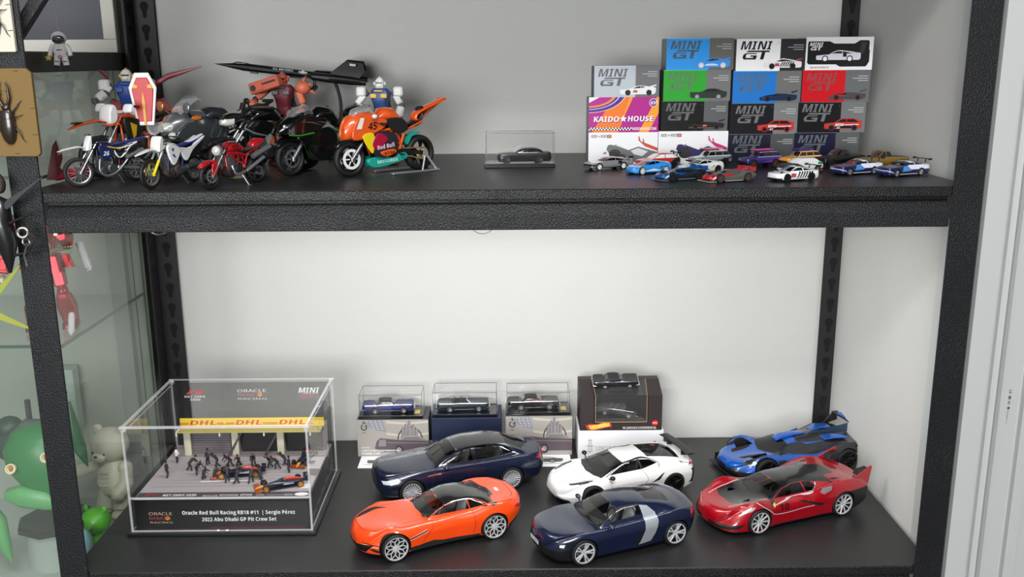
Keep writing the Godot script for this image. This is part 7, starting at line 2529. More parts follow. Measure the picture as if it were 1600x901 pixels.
func robots() -> void:
	var white := mat("dcdcd8", .45)
	var grey := mat("55575a", .5)
	var blue := mat("22418c", .4)
	var red := mat("a01c28", .4)
	var yellow := mat("e0a53a", .4)
	var v := func(x: float, y: float, z: float) -> Vector3: return Vector3(x, y, z)
	# white and blue, with long thin red wings
	var r0 := Vector3(-.600, H, -.325)
	var t := robot("white and blue toy robot with long thin red wings in the left rear corner", r0, 8, .158, {"head": mat("e3e0d0", .4), "torso": blue, "waist": red, "skirt": white, "limb": white, "joint": grey, "foot": red, "trim": yellow, "vent": blue, "shin": grey, "hand": grey},
		{"elR": v.call(-.20, .74, .08), "haR": v.call(-.28, .67, .18), "elL": v.call(.24, .68, .08), "haL": v.call(.20, .56, .18), "knL": v.call(.14, .28, .06), "ftL": v.call(.20, .04, .0)})
	for s in [-1, 1]:
		var g := G.new()
		g.loft([[Vector3(s * .03, .125, -.018), .004, .0012], [Vector3(s * (.06 if s > 0 else .034), .142, -.02), .005, .0012], [Vector3(s * (.115 if s > 0 else .053), .158, -.022), .001, .0006]], Vector3.UP, Vector3.BACK, 2.5, 10)
		put("wing", g, mat("8c2430", .35), t)
		g = G.new()
		var sx: float = 1.0 if s > 0 else -.62
		g.ext([Vector2(sx * .018, .10), Vector2(sx * .05, .108), Vector2(sx * .075, .07), Vector2(sx * .045, .082)], -.026, -.022, .0008)
		put("lower_wing", g, mat("93283a", .35), t)
	# red, white and yellow shield held in front
	var g := G.new()
	var hex := func(k: float, y0: float, y1: float) -> Array: return [Vector2(-.010 * k, y1), Vector2(.010 * k, y1), Vector2(.020 * k, lerpf(y1, y0, .28)), Vector2(.012 * k, y0), Vector2(-.012 * k, y0), Vector2(-.020 * k, lerpf(y1, y0, .28))]
	var sh := thing("toy_shield", "red and white long shield with yellow stripe held by the winged robot", "toy shield", Vector3(-.5365, H + .072, -.220), deg_to_rad(12))
	g.ext(hex.call(1.0, .0, .078), -.002, .002, .001)
	put("rim", g, mat("ece9e6", .35), sh)
	g = G.new()
	g.ext(hex.call(.78, .006, .071), .0, .0035, .001)
	put("face", g, mat("c4141c", .4), sh)
	g = G.new()
	g.ext([Vector2(-.0016, .0), Vector2(.0016, .0), Vector2(.0026, .035), Vector2(.0, .052), Vector2(-.0026, .035)], .002, .0048, .0005)
	for s in [-1, 1]:
		g.ext([Vector2(s * .015, .055), Vector2(s * .0075, .055), Vector2(s * .006, .059), Vector2(s * .012, .062)], .002, .0046, .0005)
	put("stripe", g, yellow, sh)
	# salmon-red robot behind the black bikes
	var salmon := mat("cf6a4c", .5)
	var maroon := mat("6a1c2c", .5)
	t = robot("salmon red toy robot with a box launcher, behind the black naked bike", Vector3(-.352, H, -.335), -4, .150, {"head": mat("c9543f", .5), "torso": maroon, "waist": maroon, "skirt": maroon, "limb": salmon, "joint": mat("3c3c3f", .5), "foot": maroon, "trim": salmon, "vent": mat("4a464a", .4), "round": true, "hand": salmon},
		{"elR": v.call(-.30, .70, .03), "haR": v.call(-.34, .56, .10), "elL": v.call(.24, .62, .05), "haL": v.call(.12, .44, .12)})
	g = G.new()
	for s in 3:
		g.lathe([Vector2(.0035, 0), Vector2(.0, .010)], Vector3(.035 + .006 * s, .134 - .008 * s, .002), Vector3(.6, 1 - s * .7, 0), 8)
	put("shoulder_spikes", g, salmon, t).set_meta("kind", "stuff")
	var la := thing("toy_launcher", "salmon box-shaped launcher resting on the robot's right shoulder", "toy weapon", Vector3(-.3715, H + .129, -.302), deg_to_rad(-12))
	la.rotation.z = .28
	g = G.new()
	g.box(Vector3(0, 0, 0), Vector3(.052, .018, .016), .0015)
	g.box(Vector3(-.012, 0, .0085), Vector3(.020, .012, .002), .0005)
	put("box", g, mat("b4553c", .5), la)
	g = G.new()
	g.lathe([Vector2(.0048, 0), Vector2(.0048, .0012), Vector2(0, .0012)], Vector3(-.018, 0, .0092), Vector3.BACK, 16)
	g.box(Vector3(.008, .002, .0082), Vector3(.028, .003, .001))
	put("muzzle", g, mat("231c1c", .5), la)
	# white, blue and yellow robot behind the orange race bike
	robot("white toy robot with blue chest behind the orange race bike", Vector3(-.1935, H, -.330), -6, .142, {"head": mat("e6e6e4", .4), "torso": mat("2c4a80", .4), "waist": red, "skirt": white, "limb": white, "joint": grey, "foot": red, "trim": mat("e6e6e4", .4), "vent": mat("d8a83a", .4)},
		{"elR": v.call(-.28, .66, .04), "haR": v.call(-.30, .50, .12), "elL": v.call(.25, .66, .04), "haL": v.call(.22, .50, .12)})

func spy_plane() -> void:
	var k := .0080
	var black := mat("101012", .45)
	var t := thing("model_plane", "long black jet model with two tail fins, nose pointing left, on a curved stand", "model plane", Vector3(-.352, H + .147, -.395), 0.0)
	t.rotation = Vector3(deg_to_rad(3), deg_to_rad(6), deg_to_rad(-7))
	var g := G.new()
	var sec := []
	for e in [[-15.5, .02, .02], [-14, .28, .22], [-12, .6, .5], [-9.5, .85, .8], [-6, .85, .8], [0, .8, .75], [8, .7, .6], [14, .4, .35], [16.5, .02, .02]]:
		sec.append([Vector3(e[0], 0, 0) * k, e[1] * k, e[2] * k])
	g.loft(sec, Vector3.BACK, Vector3.UP, 2.1, 18)
	put("fuselage", g, black, t)
	g = G.new()
	g.loft([[Vector3(-11.8, .45, 0) * k, .15 * k, .1 * k], [Vector3(-10.8, .7, 0) * k, .4 * k, .3 * k], [Vector3(-9, .75, 0) * k, .4 * k, .2 * k], [Vector3(-8, .7, 0) * k, .1 * k, .1 * k]], Vector3.BACK, Vector3.UP, 2.0, 12)
	put("canopy", g, mat("3c2a2c", .1, 0, {"coat": 1.0}), t)
	for s in [-1, 1]:
		g = G.new()
		g.xf = Transform3D(Basis(Vector3.RIGHT, Vector3.BACK, Vector3.DOWN), Vector3.ZERO)
		g.ext([Vector2(-13, s * .3) * k, Vector2(-8, s * 1.4) * k, Vector2(2, s * 1.5) * k, Vector2(4, s * 1.7) * k, Vector2(12.5, s * 8.2) * k, Vector2(14.5, s * 7.6) * k, Vector2(15.2, s * .5) * k, Vector2(0, s * .2) * k], -.10 * k, .10 * k, .04 * k)
		put("wing", g, black, t)
		g = G.new()
		var se := []
		for e in [[3.2, .02], [4.6, .45], [5.0, .75], [8, .9], [13, .85], [16, .6]]:
			se.append([Vector3(e[0], 0, s * 4.2) * k, e[1] * k, e[1] * k])
		g.loft(se, Vector3.BACK, Vector3.UP, 2.0, 16)
		put("engine_nacelle", g, black, t)
		g = G.new()
		g.xf = Transform3D(Basis(Vector3.RIGHT, -s * .25), Vector3(0, .5 * k, s * 4.2 * k))
		g.ext([Vector2(8.2, .2) * k, Vector2(11.5, 3.4) * k, Vector2(15, 3.4) * k, Vector2(15.6, 1.6) * k, Vector2(14.6, .2) * k], -.08 * k, .08 * k, .04 * k)
		put("tail_fin", g, black, t)
		g = G.new()
		g.bar(Vector3(5.2, -.5, s * 2.4) * k, Vector3(5.2, -2.6, s * 2.4) * k, .25 * k, .25 * k)
		for z in [-.35, .0, .35]:
			g.lathe([Vector2(.55, -.12) * k, Vector2(.55, .12) * k, Vector2(0, .12) * k], Vector3(5.2, -2.7, s * 2.4 + z) * k, Vector3.BACK, 16)
		put("landing_gear", g, mat("1c1c1e", .4), t)
	g = G.new()
	g.box(Vector3(-7.3, -.7, 0) * k, Vector3(1.6, .7, .8) * k, .1 * k)
	g.box(Vector3(1.2, -.8, 0) * k, Vector3(2.4, .4, 1.4) * k, .1 * k)
	put("belly_pack", g, black, t)
	g = G.new()
	g.text("U.S. AIR FORCE", -3.4 * k, .25 * k, .42 * k, Color("c9cccf"), 0, {"weight": 700})
	g.disc(2.7 * k, .35 * k, .42 * k, .42 * k, Color("c9cccf"), 0)
	g.rect(1.8 * k, .2 * k, 3.6 * k, .5 * k, Color("c9cccf"), .00005)
	put("marking", g, ink(), t, Vector3(0, 0, .86 * k))
	g = G.new()
	g.rect(12.4 * k, 3.1 * k, 13.6 * k, 3.55 * k, Color("c9cccf"))
	put("fin_marking", g, ink(), t, Vector3(0, 0, 5.25 * k))
	var st := thing("plane_stand", "black curved arm and base holding up the black jet model", "stand", Vector3(-.290, H, -.430))
	g = G.new()
	var pts := []
	for i in 13:
		var a := i / 12.0
		pts.append(Vector3(-.0 + .045 * sin(a * PI * .62 + .35) - .030, .008 + a * .128, 0))
	for i in 12:
		g.bar(pts[i], pts[i + 1], .012, .004, Vector3.BACK)
	put("arm", g, mat("141416", .6), st)
	g = G.new()
	g.box(Vector3(-.01, .004, .0), Vector3(.09, .008, .055), .002)
	put("base", g, mat("141416", .2, 0, {"coat": .8}), st)

# ---------------------------------------------------------------- pit crew diorama under its clear cover
func race_car(label: String, at: Vector3, deg: float, k: float) -> void:
	var t := thing("race_car_model", label, "toy car", at, deg_to_rad(deg), "open-wheel race cars of the diorama")
	var navy := mat("161c34", .3, .2, {"coat": .8})
	var gold := mat("c98a3a", .35, .5)
	var g := G.new()
	g.loft([[Vector3(-2.6, .28, 0) * k, .12 * k, .06 * k], [Vector3(-1.6, .42, 0) * k, .2 * k, .14 * k], [Vector3(-.4, .52, 0) * k, .36 * k, .24 * k], [Vector3(.6, .5, 0) * k, .72 * k, .24 * k], [Vector3(1.6, .46, 0) * k, .5 * k, .22 * k], [Vector3(2.5, .42, 0) * k, .16 * k, .14 * k]], Vector3.BACK, Vector3.UP, 3.0, 16)
	g.box(Vector3(.2, .16, 0) * k, Vector3(3.6, .05, 1.5) * k)
	put("body", g, navy, t)
	g = G.new()
	g.loft([[Vector3(.25, .72, 0) * k, .12 * k, .12 * k], [Vector3(.55, .88, 0) * k, .16 * k, .18 * k], [Vector3(1.3, .8, 0) * k, .08 * k, .16 * k], [Vector3(2.2, .6, 0) * k, .03 * k, .08 * k]], Vector3.BACK, Vector3.UP, 2.4, 12)
	put("engine_cover", g, mat("c93a24", .3, 0, {"coat": .8}), t)
	g = G.new()
	g.loft([[Vector3(-2.75, .26, 0) * k, .14 * k, .05 * k], [Vector3(-2.3, .36, 0) * k, .17 * k, .09 * k], [Vector3(-1.95, .42, 0) * k, .2 * k, .11 * k]], Vector3.BACK, Vector3.UP, 2.6, 12)
	put("nose_cone", g, mat("e08a28", .35), t)
	g = G.new()
	for i in 3:
		g.box(Vector3(-2.7 + i * .16, .14 + i * .07, 0) * k, Vector3(.22, .03, 1.9) * k)
	for s in [-1, 1]:
		g.box(Vector3(-2.55, .24, s * .95) * k, Vector3(.6, .3, .03) * k)
	put("front_wing", g, mat("9a4a2c", .4), t)
	g = G.new()
	for i in 2:
		g.box(Vector3(2.6 + i * .12, .86 + i * .1, 0) * k, Vector3(.3, .03, .96) * k)
	for s in [-1, 1]:
		g.box(Vector3(2.62, .72, s * .49) * k, Vector3(.5, .6, .03) * k)
	put("rear_wing", g, navy, t)
	g = G.new()
	g.tube(G.curve([Vector3(-.35, .76, 0) * k, Vector3(-.25, .92, 0) * k, Vector3(.2, .95, .2) * k, Vector3(.55, .86, .24) * k], 3), .03 * k, 6)
	g.tube(G.curve([Vector3(-.25, .92, 0) * k, Vector3(.2, .95, -.2) * k, Vector3(.55, .86, -.24) * k], 3), .03 * k, 6)
	g.ell(Vector3(.15, .82, 0) * k, Vector3(.14, .14, .13) * k, 10, 8)
	put("cockpit_halo", g, mat("18181a", .4), t)
	for x in [-1.75, 1.85]:
		for s in [-1, 1]:
			g = G.new()
			var w := .16 if x < 0 else .2
			g.lathe([Vector2(.2, -w) * k, Vector2(.34, -w) * k, Vector2(.36, -w * .8) * k, Vector2(.36, w * .8) * k, Vector2(.34, w) * k, Vector2(.2, w) * k], Vector3.ZERO, Vector3.BACK, 20)
			var wh := put("wheel", g, mat("141415", .6), t, Vector3(x, .36, s * .82) * k)
			g = G.new()
			g.lathe([Vector2(.23, w) * k, Vector2(.19, w * 1.02) * k, Vector2(.19, w * .8) * k, Vector2(0, w * .8) * k], Vector3.ZERO, Vector3(0, 0, s), 16)
			g.torus(Vector3(0, 0, s * w) * k, Vector3.BACK, .30 * k, .012 * k, 20, 5)
			put("rim", g, gold, wh)
	g = G.new()
	g.text("ORACLE", .1 * k, .46 * k, .17 * k, Color("d5d9e0"), 0, {"weight": 700, "wide": 1.2})
	put("lettering", g, ink(), t, Vector3(0, 0, .735 * k))

func crew_mesh(pose: int) -> ArrayMesh:
	var g := G.new()
	var suit := Color("24272f")
	var s := 1.0
	var hip := .46
	var lean := 0.0
	var head := Vector3(0, .92, 0)
	match pose:
		1: lean = .30
		2: lean = .14; hip = .26
		3: lean = .22; hip = .40
	var h := Vector3(0, hip, 0)
	var ch := Vector3(lean * .8, hip + .30 - lean * .25, 0)
	head = ch + Vector3(lean * .5, .20 - lean * .1, 0)
	g.color(suit)
	for z in [-1, 1]:
		var kn := Vector3(.06 + (.16 if pose == 2 and z > 0 else 0.0) + .06 * z * (1 if pose == 1 else 0), hip * .52, z * .07)
		var ft := Vector3(-.02 - (.16 if pose == 2 and z < 0 else 0.0) + .12 * z * (1 if pose in [1, 3] else 0), .03, z * .09)
		g.tube([h + Vector3(0, 0, z * .06), kn, ft], [.065, .052, .04], 7)
		g.ell(ft + Vector3(.03, -.005, 0), Vector3(.06, .028, .03), 7, 5)
	g.tube([h - Vector3(0, .04, 0), h.lerp(ch, .5), ch, ch + Vector3(0, .06, 0)], [.085, .09, .11, .05], 9)
	for z in [-1, 1]:
		var shd := ch + Vector3(0, .03, z * .11)
		var el: Vector3 = shd + [Vector3(.02, -.16, z * .04), Vector3(.12, -.12, z * .03), Vector3(.14, -.06, z * .03), Vector3(.14, .06, z * .02)][pose]
		var hd: Vector3 = el + [Vector3(.08, -.12, -z * .03), Vector3(.12, -.10, -z * .05), Vector3(.15, .0, -z * .05), Vector3(.14, .08, -z * .04)][pose]
		g.tube([shd, el, hd], [.045, .038, .028], 6)
		g.color(Color("8a2a2c"))
		g.ell(hd, Vector3(.035, .03, .03), 6, 5)
		g.color(suit)
	g.color(Color("16171b"))
	g.ell(head, Vector3(.075, .085, .07), 9, 7)
	g.color(Color("8e9298"))
	g.box(head + Vector3(.06, .0, 0), Vector3(.03, .03, .08))
	g.color(Color("b9bcc2"))
	g.box(ch + Vector3(-.10 + lean * .1, .0, 0), Vector3(.02, .05, .08))
	g.color(Color("a33a30"))
	g.box(ch + Vector3(0, .06, 0), Vector3(.05, .02, .2))
	return g.mesh()

func diorama() -> void:
	var x0 := -.579
	var x1 := -.297
	var z0 := -.113
	var z1 := -.337
	var cx := (x0 + x1) / 2
	var cz := (z0 + z1) / 2
	var w := x1 - x0
	var d := z0 - z1
	var t := thing("diorama_case", "clear display case with a pit lane diorama on a black printed base", "display case", Vector3(cx, 0, cz))
	var black := mat("121214", .3, 0, {"coat": .4})
	var g := G.new()
	g.box(Vector3(0, .003, 0), Vector3(w + .012, .005, d + .012), .001)
	g.box(Vector3(0, .031, 0), Vector3(w - .010, .052, d - .010), .001)
	put("base", g, black, t)
	g = G.new()
	g.box(Vector3(0, .0580, 0), Vector3(w - .012, .002, d - .012))
	put("pit_floor", g, mat("a39c9e", .7), t)
	# prints on the base
	g = G.new()
	var hw := w / 2
	g.text("Oracle Red Bull Racing RB18 #11  | Sergio Pérez", -.062, .032, .0062, Color("e4e5e6"), 0, {"weight": 700, "width": .176})
	g.text("2022 Abu Dhabi GP Pit Crew Set", -.032, .0205, .0062, Color("e4e5e6"), 0, {"weight": 700, "width": .116})
	g.text("ORACLE", -.114, .0315, .0050, Color("b9a08a"), 0, {"wide": 1.3, "width": .036})
	g.text("Red Bull", -.114, .0240, .0048, Color("8a3a34"), 0, {"weight": 700, "width": .021})
	g.disc(-.0855, .0262, .004, .003, Color("d8922c"))
	g.poly([Vector2(-.092, .024), Vector2(-.086, .0285), Vector2(-.079, .024), Vector2(-.086, .0255)], Color("a8382c"), .0001)
	g.text("RACING", -.113, .0175, .0030, Color("b9a08a"), 0, {"wide": 1.6, "width": .035})
	g.rect(-hw + .016, .0075, hw - .012, .0082, Color("5a2228"))
	g.rect(-.02, .0082, hw - .012, .0110, Color("4a1a24"))
	put("base_print", g, ink(), t, Vector3(0, 0, d / 2 - .0048))
	g = G.new()
	g.rect(-hw + .007, .0, hw - .007, .019, Color("4a4549"))
	var y := .0055
	g.text("F1", -hw + .018, y, .008, Color("c4202c"), .0001, {"weight": 700, "slant": .4, "wide": 1.7})
	g.text("NET ZERO 2030", -hw + .047, y, .007, Color("eceaea"), .0001, {"weight": 700, "width": .052})
	g.text("ROLEX", -hw + .110, y - .002, .0050, Color("dcdada"), .0001, {"font": "Droid Serif", "weight": 700})
	g.text("aramco", -hw + .136, y, .0058, Color("dcdada"), .0001, {"weight": 700})
	g.text("DHL", -hw + .168, y, .0058, Color("dcdada"), .0001, {"weight": 700, "slant": .3, "wide": 1.3})
	g.text("aws", -hw + .193, y, .0058, Color("dcdada"), .0001)
	g.text("crypto.com", -hw + .210, y, .0046, Color("b9b7b7"), .0001)
	g.text("MSC", -hw + .238, y, .0052, Color("dcdada"), .0001, {"font": "Droid Serif"})
	g.disc(hw - .018, .0095, .011, .006, Color("eceaea"), .0001)
	var fp := put("floor_print", g, ink(), t, Vector3(0, .0592, d / 2 - .008))
	fp.rotation.x = -PI / 2
	g = G.new()
	for i in 9:
		g.line([Vector2(-hw + .02 + i * .01, .04 + i * .012), Vector2(hw - .03, .043 + i * .012)], .0009, Color("807a7d") if i % 2 else Color("6e686c"))
	g.line([Vector2(-.05, .058), Vector2(.03, .062)], .003, Color("e6e4e4"), .0001)
	g.poly([Vector2(hw - .026, .03), Vector2(hw - .008, .03), Vector2(hw - .008, .075), Vector2(hw - .026, .082)], Color("dcdada"), .0001)
	g.line([Vector2(-hw + .05, .158), Vector2(hw - .01, .158)], .0012, Color("8a2a34"), .0001)
	fp = put("floor_lines", g, ink(.7), t, Vector3(0, .0591, d / 2 - .008))
	fp.rotation.x = -PI / 2
	g = G.new()
	for i in 5:
		g.rect(-.08 + i * .036, .012 + i * .003, -.055 + i * .036, .016 + i * .003, Color("8d8f94"))
	var sp := put("side_print", g, ink(), t, Vector3(hw - .0048, 0, 0))
	sp.rotation.y = PI / 2
	# garage behind
	var gz := -d / 2 + .046
	var wall := mat("8a868a", .6)
	var cream := mat("c9c6ae", .6)
	g = G.new()
	g.box(Vector3(.012, .082, gz - .016), Vector3(w - .045, .046, .004))
	put("garage_wall", g, mat("5b5659", .6), t)
	g = G.new()
	for i in 9:
		g.box(Vector3(-.065, .062 + i * .0045, gz - .004), Vector3(.066, .004, .002), .0004)
	put("roller_shutter", g, mat("6a666c", .6), t)
	for i in 3:
		g = G.new()
		g.box(Vector3([-.104, -.022, .056][i], .081, gz), Vector3(.012, .046, .012), .0006)
		put("column", g, cream, t)
	for i in 2:
		g = G.new()
		g.box(Vector3([.017, .094][i], .080, gz - .010), Vector3(.062, .044, .002))
		put("garage_opening", g, mat("1b191c", .6), t)
	for s in [[-.010, .012], [.052, .028]]:
		g = G.new()
		g.bar(Vector3(s[0], .1, gz + .004), Vector3(s[0] - .022, .062, gz + .014), .002, .003)
		put("gantry_arm", g, mat("2a1c1e", .5), t)
	g = G.new()
	g.box(Vector3(.010, .1065, gz + .004), Vector3(w - .045, .006, .020))
	put("name_band", g, mat("7c1e26", .5), t)
	g = G.new()
	g.text("SERGIO PEREZ", -.006, .1042, .0040, Color("e6c9c4"), 0, {"weight": 700, "width": .034})
	g.text("MAX VERSTAPPEN", .066, .1042, .0040, Color("e6c9c4"), 0, {"weight": 700, "width": .042})
	put("names", g, ink(), t, Vector3(0, 0, gz + .0142))
	g = G.new()
	g.box(Vector3(.010, .1110, gz + .012), Vector3(w - .040, .0016, .040), .0003)
	put("canopy", g, mat("a8a06a", .5), t)
	for i in 4:
		g = G.new()
		g.ext([Vector2(0, 0), Vector2(.016, .006), Vector2(.016, .0085), Vector2(0, .006)], -.0012, .0012)
		var br := put("bracket", g, mat("dcdccc", .5), t, Vector3([-.113, -.040, .035, .113][i], .1035, gz + .030))
		br.rotation.y = PI / 2
	g = G.new()
	g.box(Vector3(.010, .1195, gz + .006), Vector3(w - .036, .015, .003), .0004)
	put("yellow_sign", g, mat("e0c234", .5), t)
	g = G.new()
	for i in 3:
		var xx: float = [-.110, -.032, .042][i]
		g.text("DHL", xx + .014, .1155, .0080, Color("c4302c"), 0, {"weight": 700, "slant": .35, "width": .044})
		for q in 3:
			g.rect(xx - .004 + q * .001, .1155 + q * .0016, xx + .012, .1163 + q * .0016, Color("c4302c"))
			g.rect(xx + .060, .1155 + q * .0016, xx + .073 - q * .001, .1163 + q * .0016, Color("c4302c"))
	put("sign_lettering", g, ink(), t, Vector3(0, 0, gz + .0078))
	# smoked back pane with printed emblems
	g = G.new()
	g.quad(Vector3(-hw + .004, .06, 0), Vector3(hw - .004, .06, 0), Vector3(hw - .004, .176, 0), Vector3(-hw + .004, .176, 0), Vector3.BACK)
	put("back_pane", g, mat("2c2c2d", .05, 0, {"alpha": .62}), t, Vector3(0, 0, -d / 2 + .008))
	g = G.new()
	g.poly([Vector2(-hw + .026, .1545), Vector2(-hw + .036, .163), Vector2(-hw + .061, .163), Vector2(-hw + .059, .160), Vector2(-hw + .040, .160), Vector2(-hw + .033, .1545)], Color("c4444a"))
	g.poly([Vector2(-hw + .040, .1545), Vector2(-hw + .044, .1585), Vector2(-hw + .057, .1585), Vector2(-hw + .053, .1545)], Color("c4444a"))
	g.text("NET ZERO", -hw + .024, .1485, .0038, Color("e0e2e4"), 0, {"weight": 700, "width": .036})
	g.text("2030", -hw + .033, .1430, .0038, Color("e0e2e4"), 0, {"weight": 700, "width": .018})
	g.text("ORACLE", -.024, .1580, .0052, Color("e0e2e4"), 0, {"width": .050})
	g.text("Red Bull", -.024, .1512, .0046, Color("b8585a"), 0, {"weight": 700, "width": .028})
	g.disc(.0145, .1535, .0045, .0034, Color("e2b23c"))
	g.poly([Vector2(.005, .1515), Vector2(.014, .156), Vector2(.024, .1515), Vector2(.014, .153)], Color("b8484a"), .0001)
	g.text("RACING", -.024, .1440, .0036, Color("c9cbcd"), 0, {"width": .050})
	logo_gt(g, .080, .1450, .040, Color("e4e6e8"), 0)
	g.rect(.083, .1445, .118, .1545, Color("6a6a6b"), .00005)
	g.text("GT", .087, .1458, .0078, Color("b5484e"), .0001, {"weight": 700, "wide": 1.5, "slant": .2})
	put("back_print", g, ink(), t, Vector3(0, 0, -d / 2 + .0086))
	# clear cover, lid rim and hinges
	var a := hw - .001
	var b := d / 2 - .001
	g = G.new()
	g.quad(Vector3(-a, .006, b), Vector3(a, .006, b), Vector3(a, .178, b), Vector3(-a, .178, b), Vector3.BACK)
	for s in [-1, 1]:
		g.quad(Vector3(s * a, .006, -b), Vector3(s * a, .006, b), Vector3(s * a, .178, b), Vector3(s * a, .178, -b), Vector3(s, 0, 0))
	g.quad(Vector3(-a, .006, -b), Vector3(a, .006, -b), Vector3(a, .178, -b), Vector3(-a, .178, -b), Vector3.FORWARD)
	g.quad(Vector3(-a, .180, -b), Vector3(a, .180, -b), Vector3(a, .180, b), Vector3(-a, .180, b), Vector3.UP)
	var cv := put("cover", g, acrylic(), t)
	g = G.new()
	for sx in [-1, 1]:
		for sz in [-1, 1]:
			g.box(Vector3(sx * a, .09, sz * b), Vector3(.003, .172, .003))
		g.box(Vector3(sx * a, .1790, 0), Vector3(.004, .0030, b * 2))
		g.box(Vector3(sx * a, .1700, 0), Vector3(.0012, .0012, b * 2))
		g.box(Vector3(sx * a, .0065, 0), Vector3(.002, .002, b * 2))
	for sz in [-1, 1]:
		g.box(Vector3(0, .1790, sz * b), Vector3(a * 2 + .008, .0036 if sz > 0 else .0016, .003))
		g.box(Vector3(0, .0065, sz * b), Vector3(a * 2, .002, .002))
	g.box(Vector3(0, .0620, b), Vector3(a * 2, .0030, .0014))
	put("edge", g, mat("f2f4f6", .12, 0, {"alpha": .28}), cv)
	g = G.new()
	for q in [[-a, b], [a, b], [-a, -b], [a, -b]]:
		g.lathe([Vector2(.003, 0), Vector2(.003, .006), Vector2(0, .006)], Vector3(q[0] * .985, .172, q[1] * .97), Vector3.UP, 10)
	for xx in [-.04, .07]:
		g.box(Vector3(xx, .170, -b + .003), Vector3(.005, .004, .003), .001)
	for xx in [-.006, .008]:
		g.box(Vector3(xx, .0075, b + .002), Vector3(.005, .003, .003), .001)
	put("corner_magnets", g, mat("e6e8ea", .2, .3), cv).set_meta("kind", "stuff")
	# cars and crew standing on the pit floor
	var fy := .0592
	race_car("dark blue open-wheel race car leaving, nearest the front of the diorama", Vector3(-.352, fy, -.158), 22, .0150)
	race_car("dark blue open-wheel race car surrounded by the crew", Vector3(-.432, fy, -.203), 8, .0150)
	race_car("dark open-wheel race car parked in the right garage", Vector3(-.336, fy, -.262), 80, .0135)
	var ms := [crew_mesh(0), crew_mesh(1), crew_mesh(2), crew_mesh(3)]
	# [pixel-free places on the pit floor: x, z, turn, pose, label]
	for e in [[-.548, -.196, 10, 0, "standing at the far left of the pit floor"], [-.5200, -.222, 20, 1, "leaning forward with outstretched hands, third from the left"], [-.496, -.246, 150, 0, "standing behind the front wing at the back left"], [-.503, -.206, -30, 1, "bending beside the nose of the car"], [-.4870, -.190, -20, 2, "crouching at the front jack, left"], [-.4690, -.188, 40, 2, "crouching low at the front wheel nearest the viewer"], [-.478, -.240, 200, 3, "carrying a wheel behind the front axle"], [-.455, -.236, 230, 1, "bending over the far front wheel"], [-.442, -.240, 260, 2, "crouching behind the cockpit"], [-.418, -.240, 280, 1, "bending behind the engine cover"], [-.4440, -.176, 100, 1, "stretching toward the near front wheel"], [-.428, -.170, 60, 3, "striding toward the car's side"], [-.4050, -.172, 80, 1, "leaning in at the sidepod"], [-.392, -.186, 140, 2, "crouching at the near rear wheel"], [-.388, -.232, 250, 3, "holding a wheel at the far rear"], [-.374, -.226, 220, 1, "bending at the rear jack"], [-.364, -.240, 200, 3, "carrying a wheel by the column"], [-.352, -.212, 190, 0, "standing with raised arm behind the rear wing"]]:
		var o := MeshInstance3D.new()
		o.mesh = ms[e[3]]
		o.material_override = ink(.6)
		o.name = numbered("crew_figure")
		add_child(o, true)
		o.position = Vector3(e[0], fy, e[1])
		o.rotation.y = deg_to_rad(e[2])
		o.scale = Vector3.ONE * .0290
		tag(o, "tiny crew figure in dark overalls, " + e[4], "figurine", "crew figures of the pit lane diorama")
	var o2 := MeshInstance3D.new()
	var cg := G.new()
	cg.color(Color("e2e2e0"))
	cg.tube([Vector3(0, .42, 0), Vector3(0, .6, 0), Vector3(0, .78, 0), Vector3(0, .84, 0)], [.08, .09, .10, .04], 9)
	for z in [-1, 1]:
		cg.tube([Vector3(0, .76, z * .10), Vector3(.04, .6, z * .14), Vector3(.14, .56, z * .06)], [.04, .035, .025], 6)
	cg.color(Color("2a2a2c"))
	for z in [-1, 1]:
		cg.tube([Vector3(0, .44, z * .05), Vector3(.02, .24, z * .06), Vector3(0, .02, z * .07)], [.06, .05, .04], 7)
	cg.color(Color("3a2a22"))
	cg.ell(Vector3(.01, .92, 0), Vector3(.07, .085, .07), 9, 7)
	o2.mesh = cg.mesh()
	o2.material_override = ink(.6)
	o2.name = numbered("crew_figure")
	add_child(o2, true)
	o2.position = Vector3(-.551, fy, -.254)
	o2.scale = Vector3.ONE * .029
	tag(o2, "tiny figure in a white shirt standing alone at the rear left of the pit", "figurine")
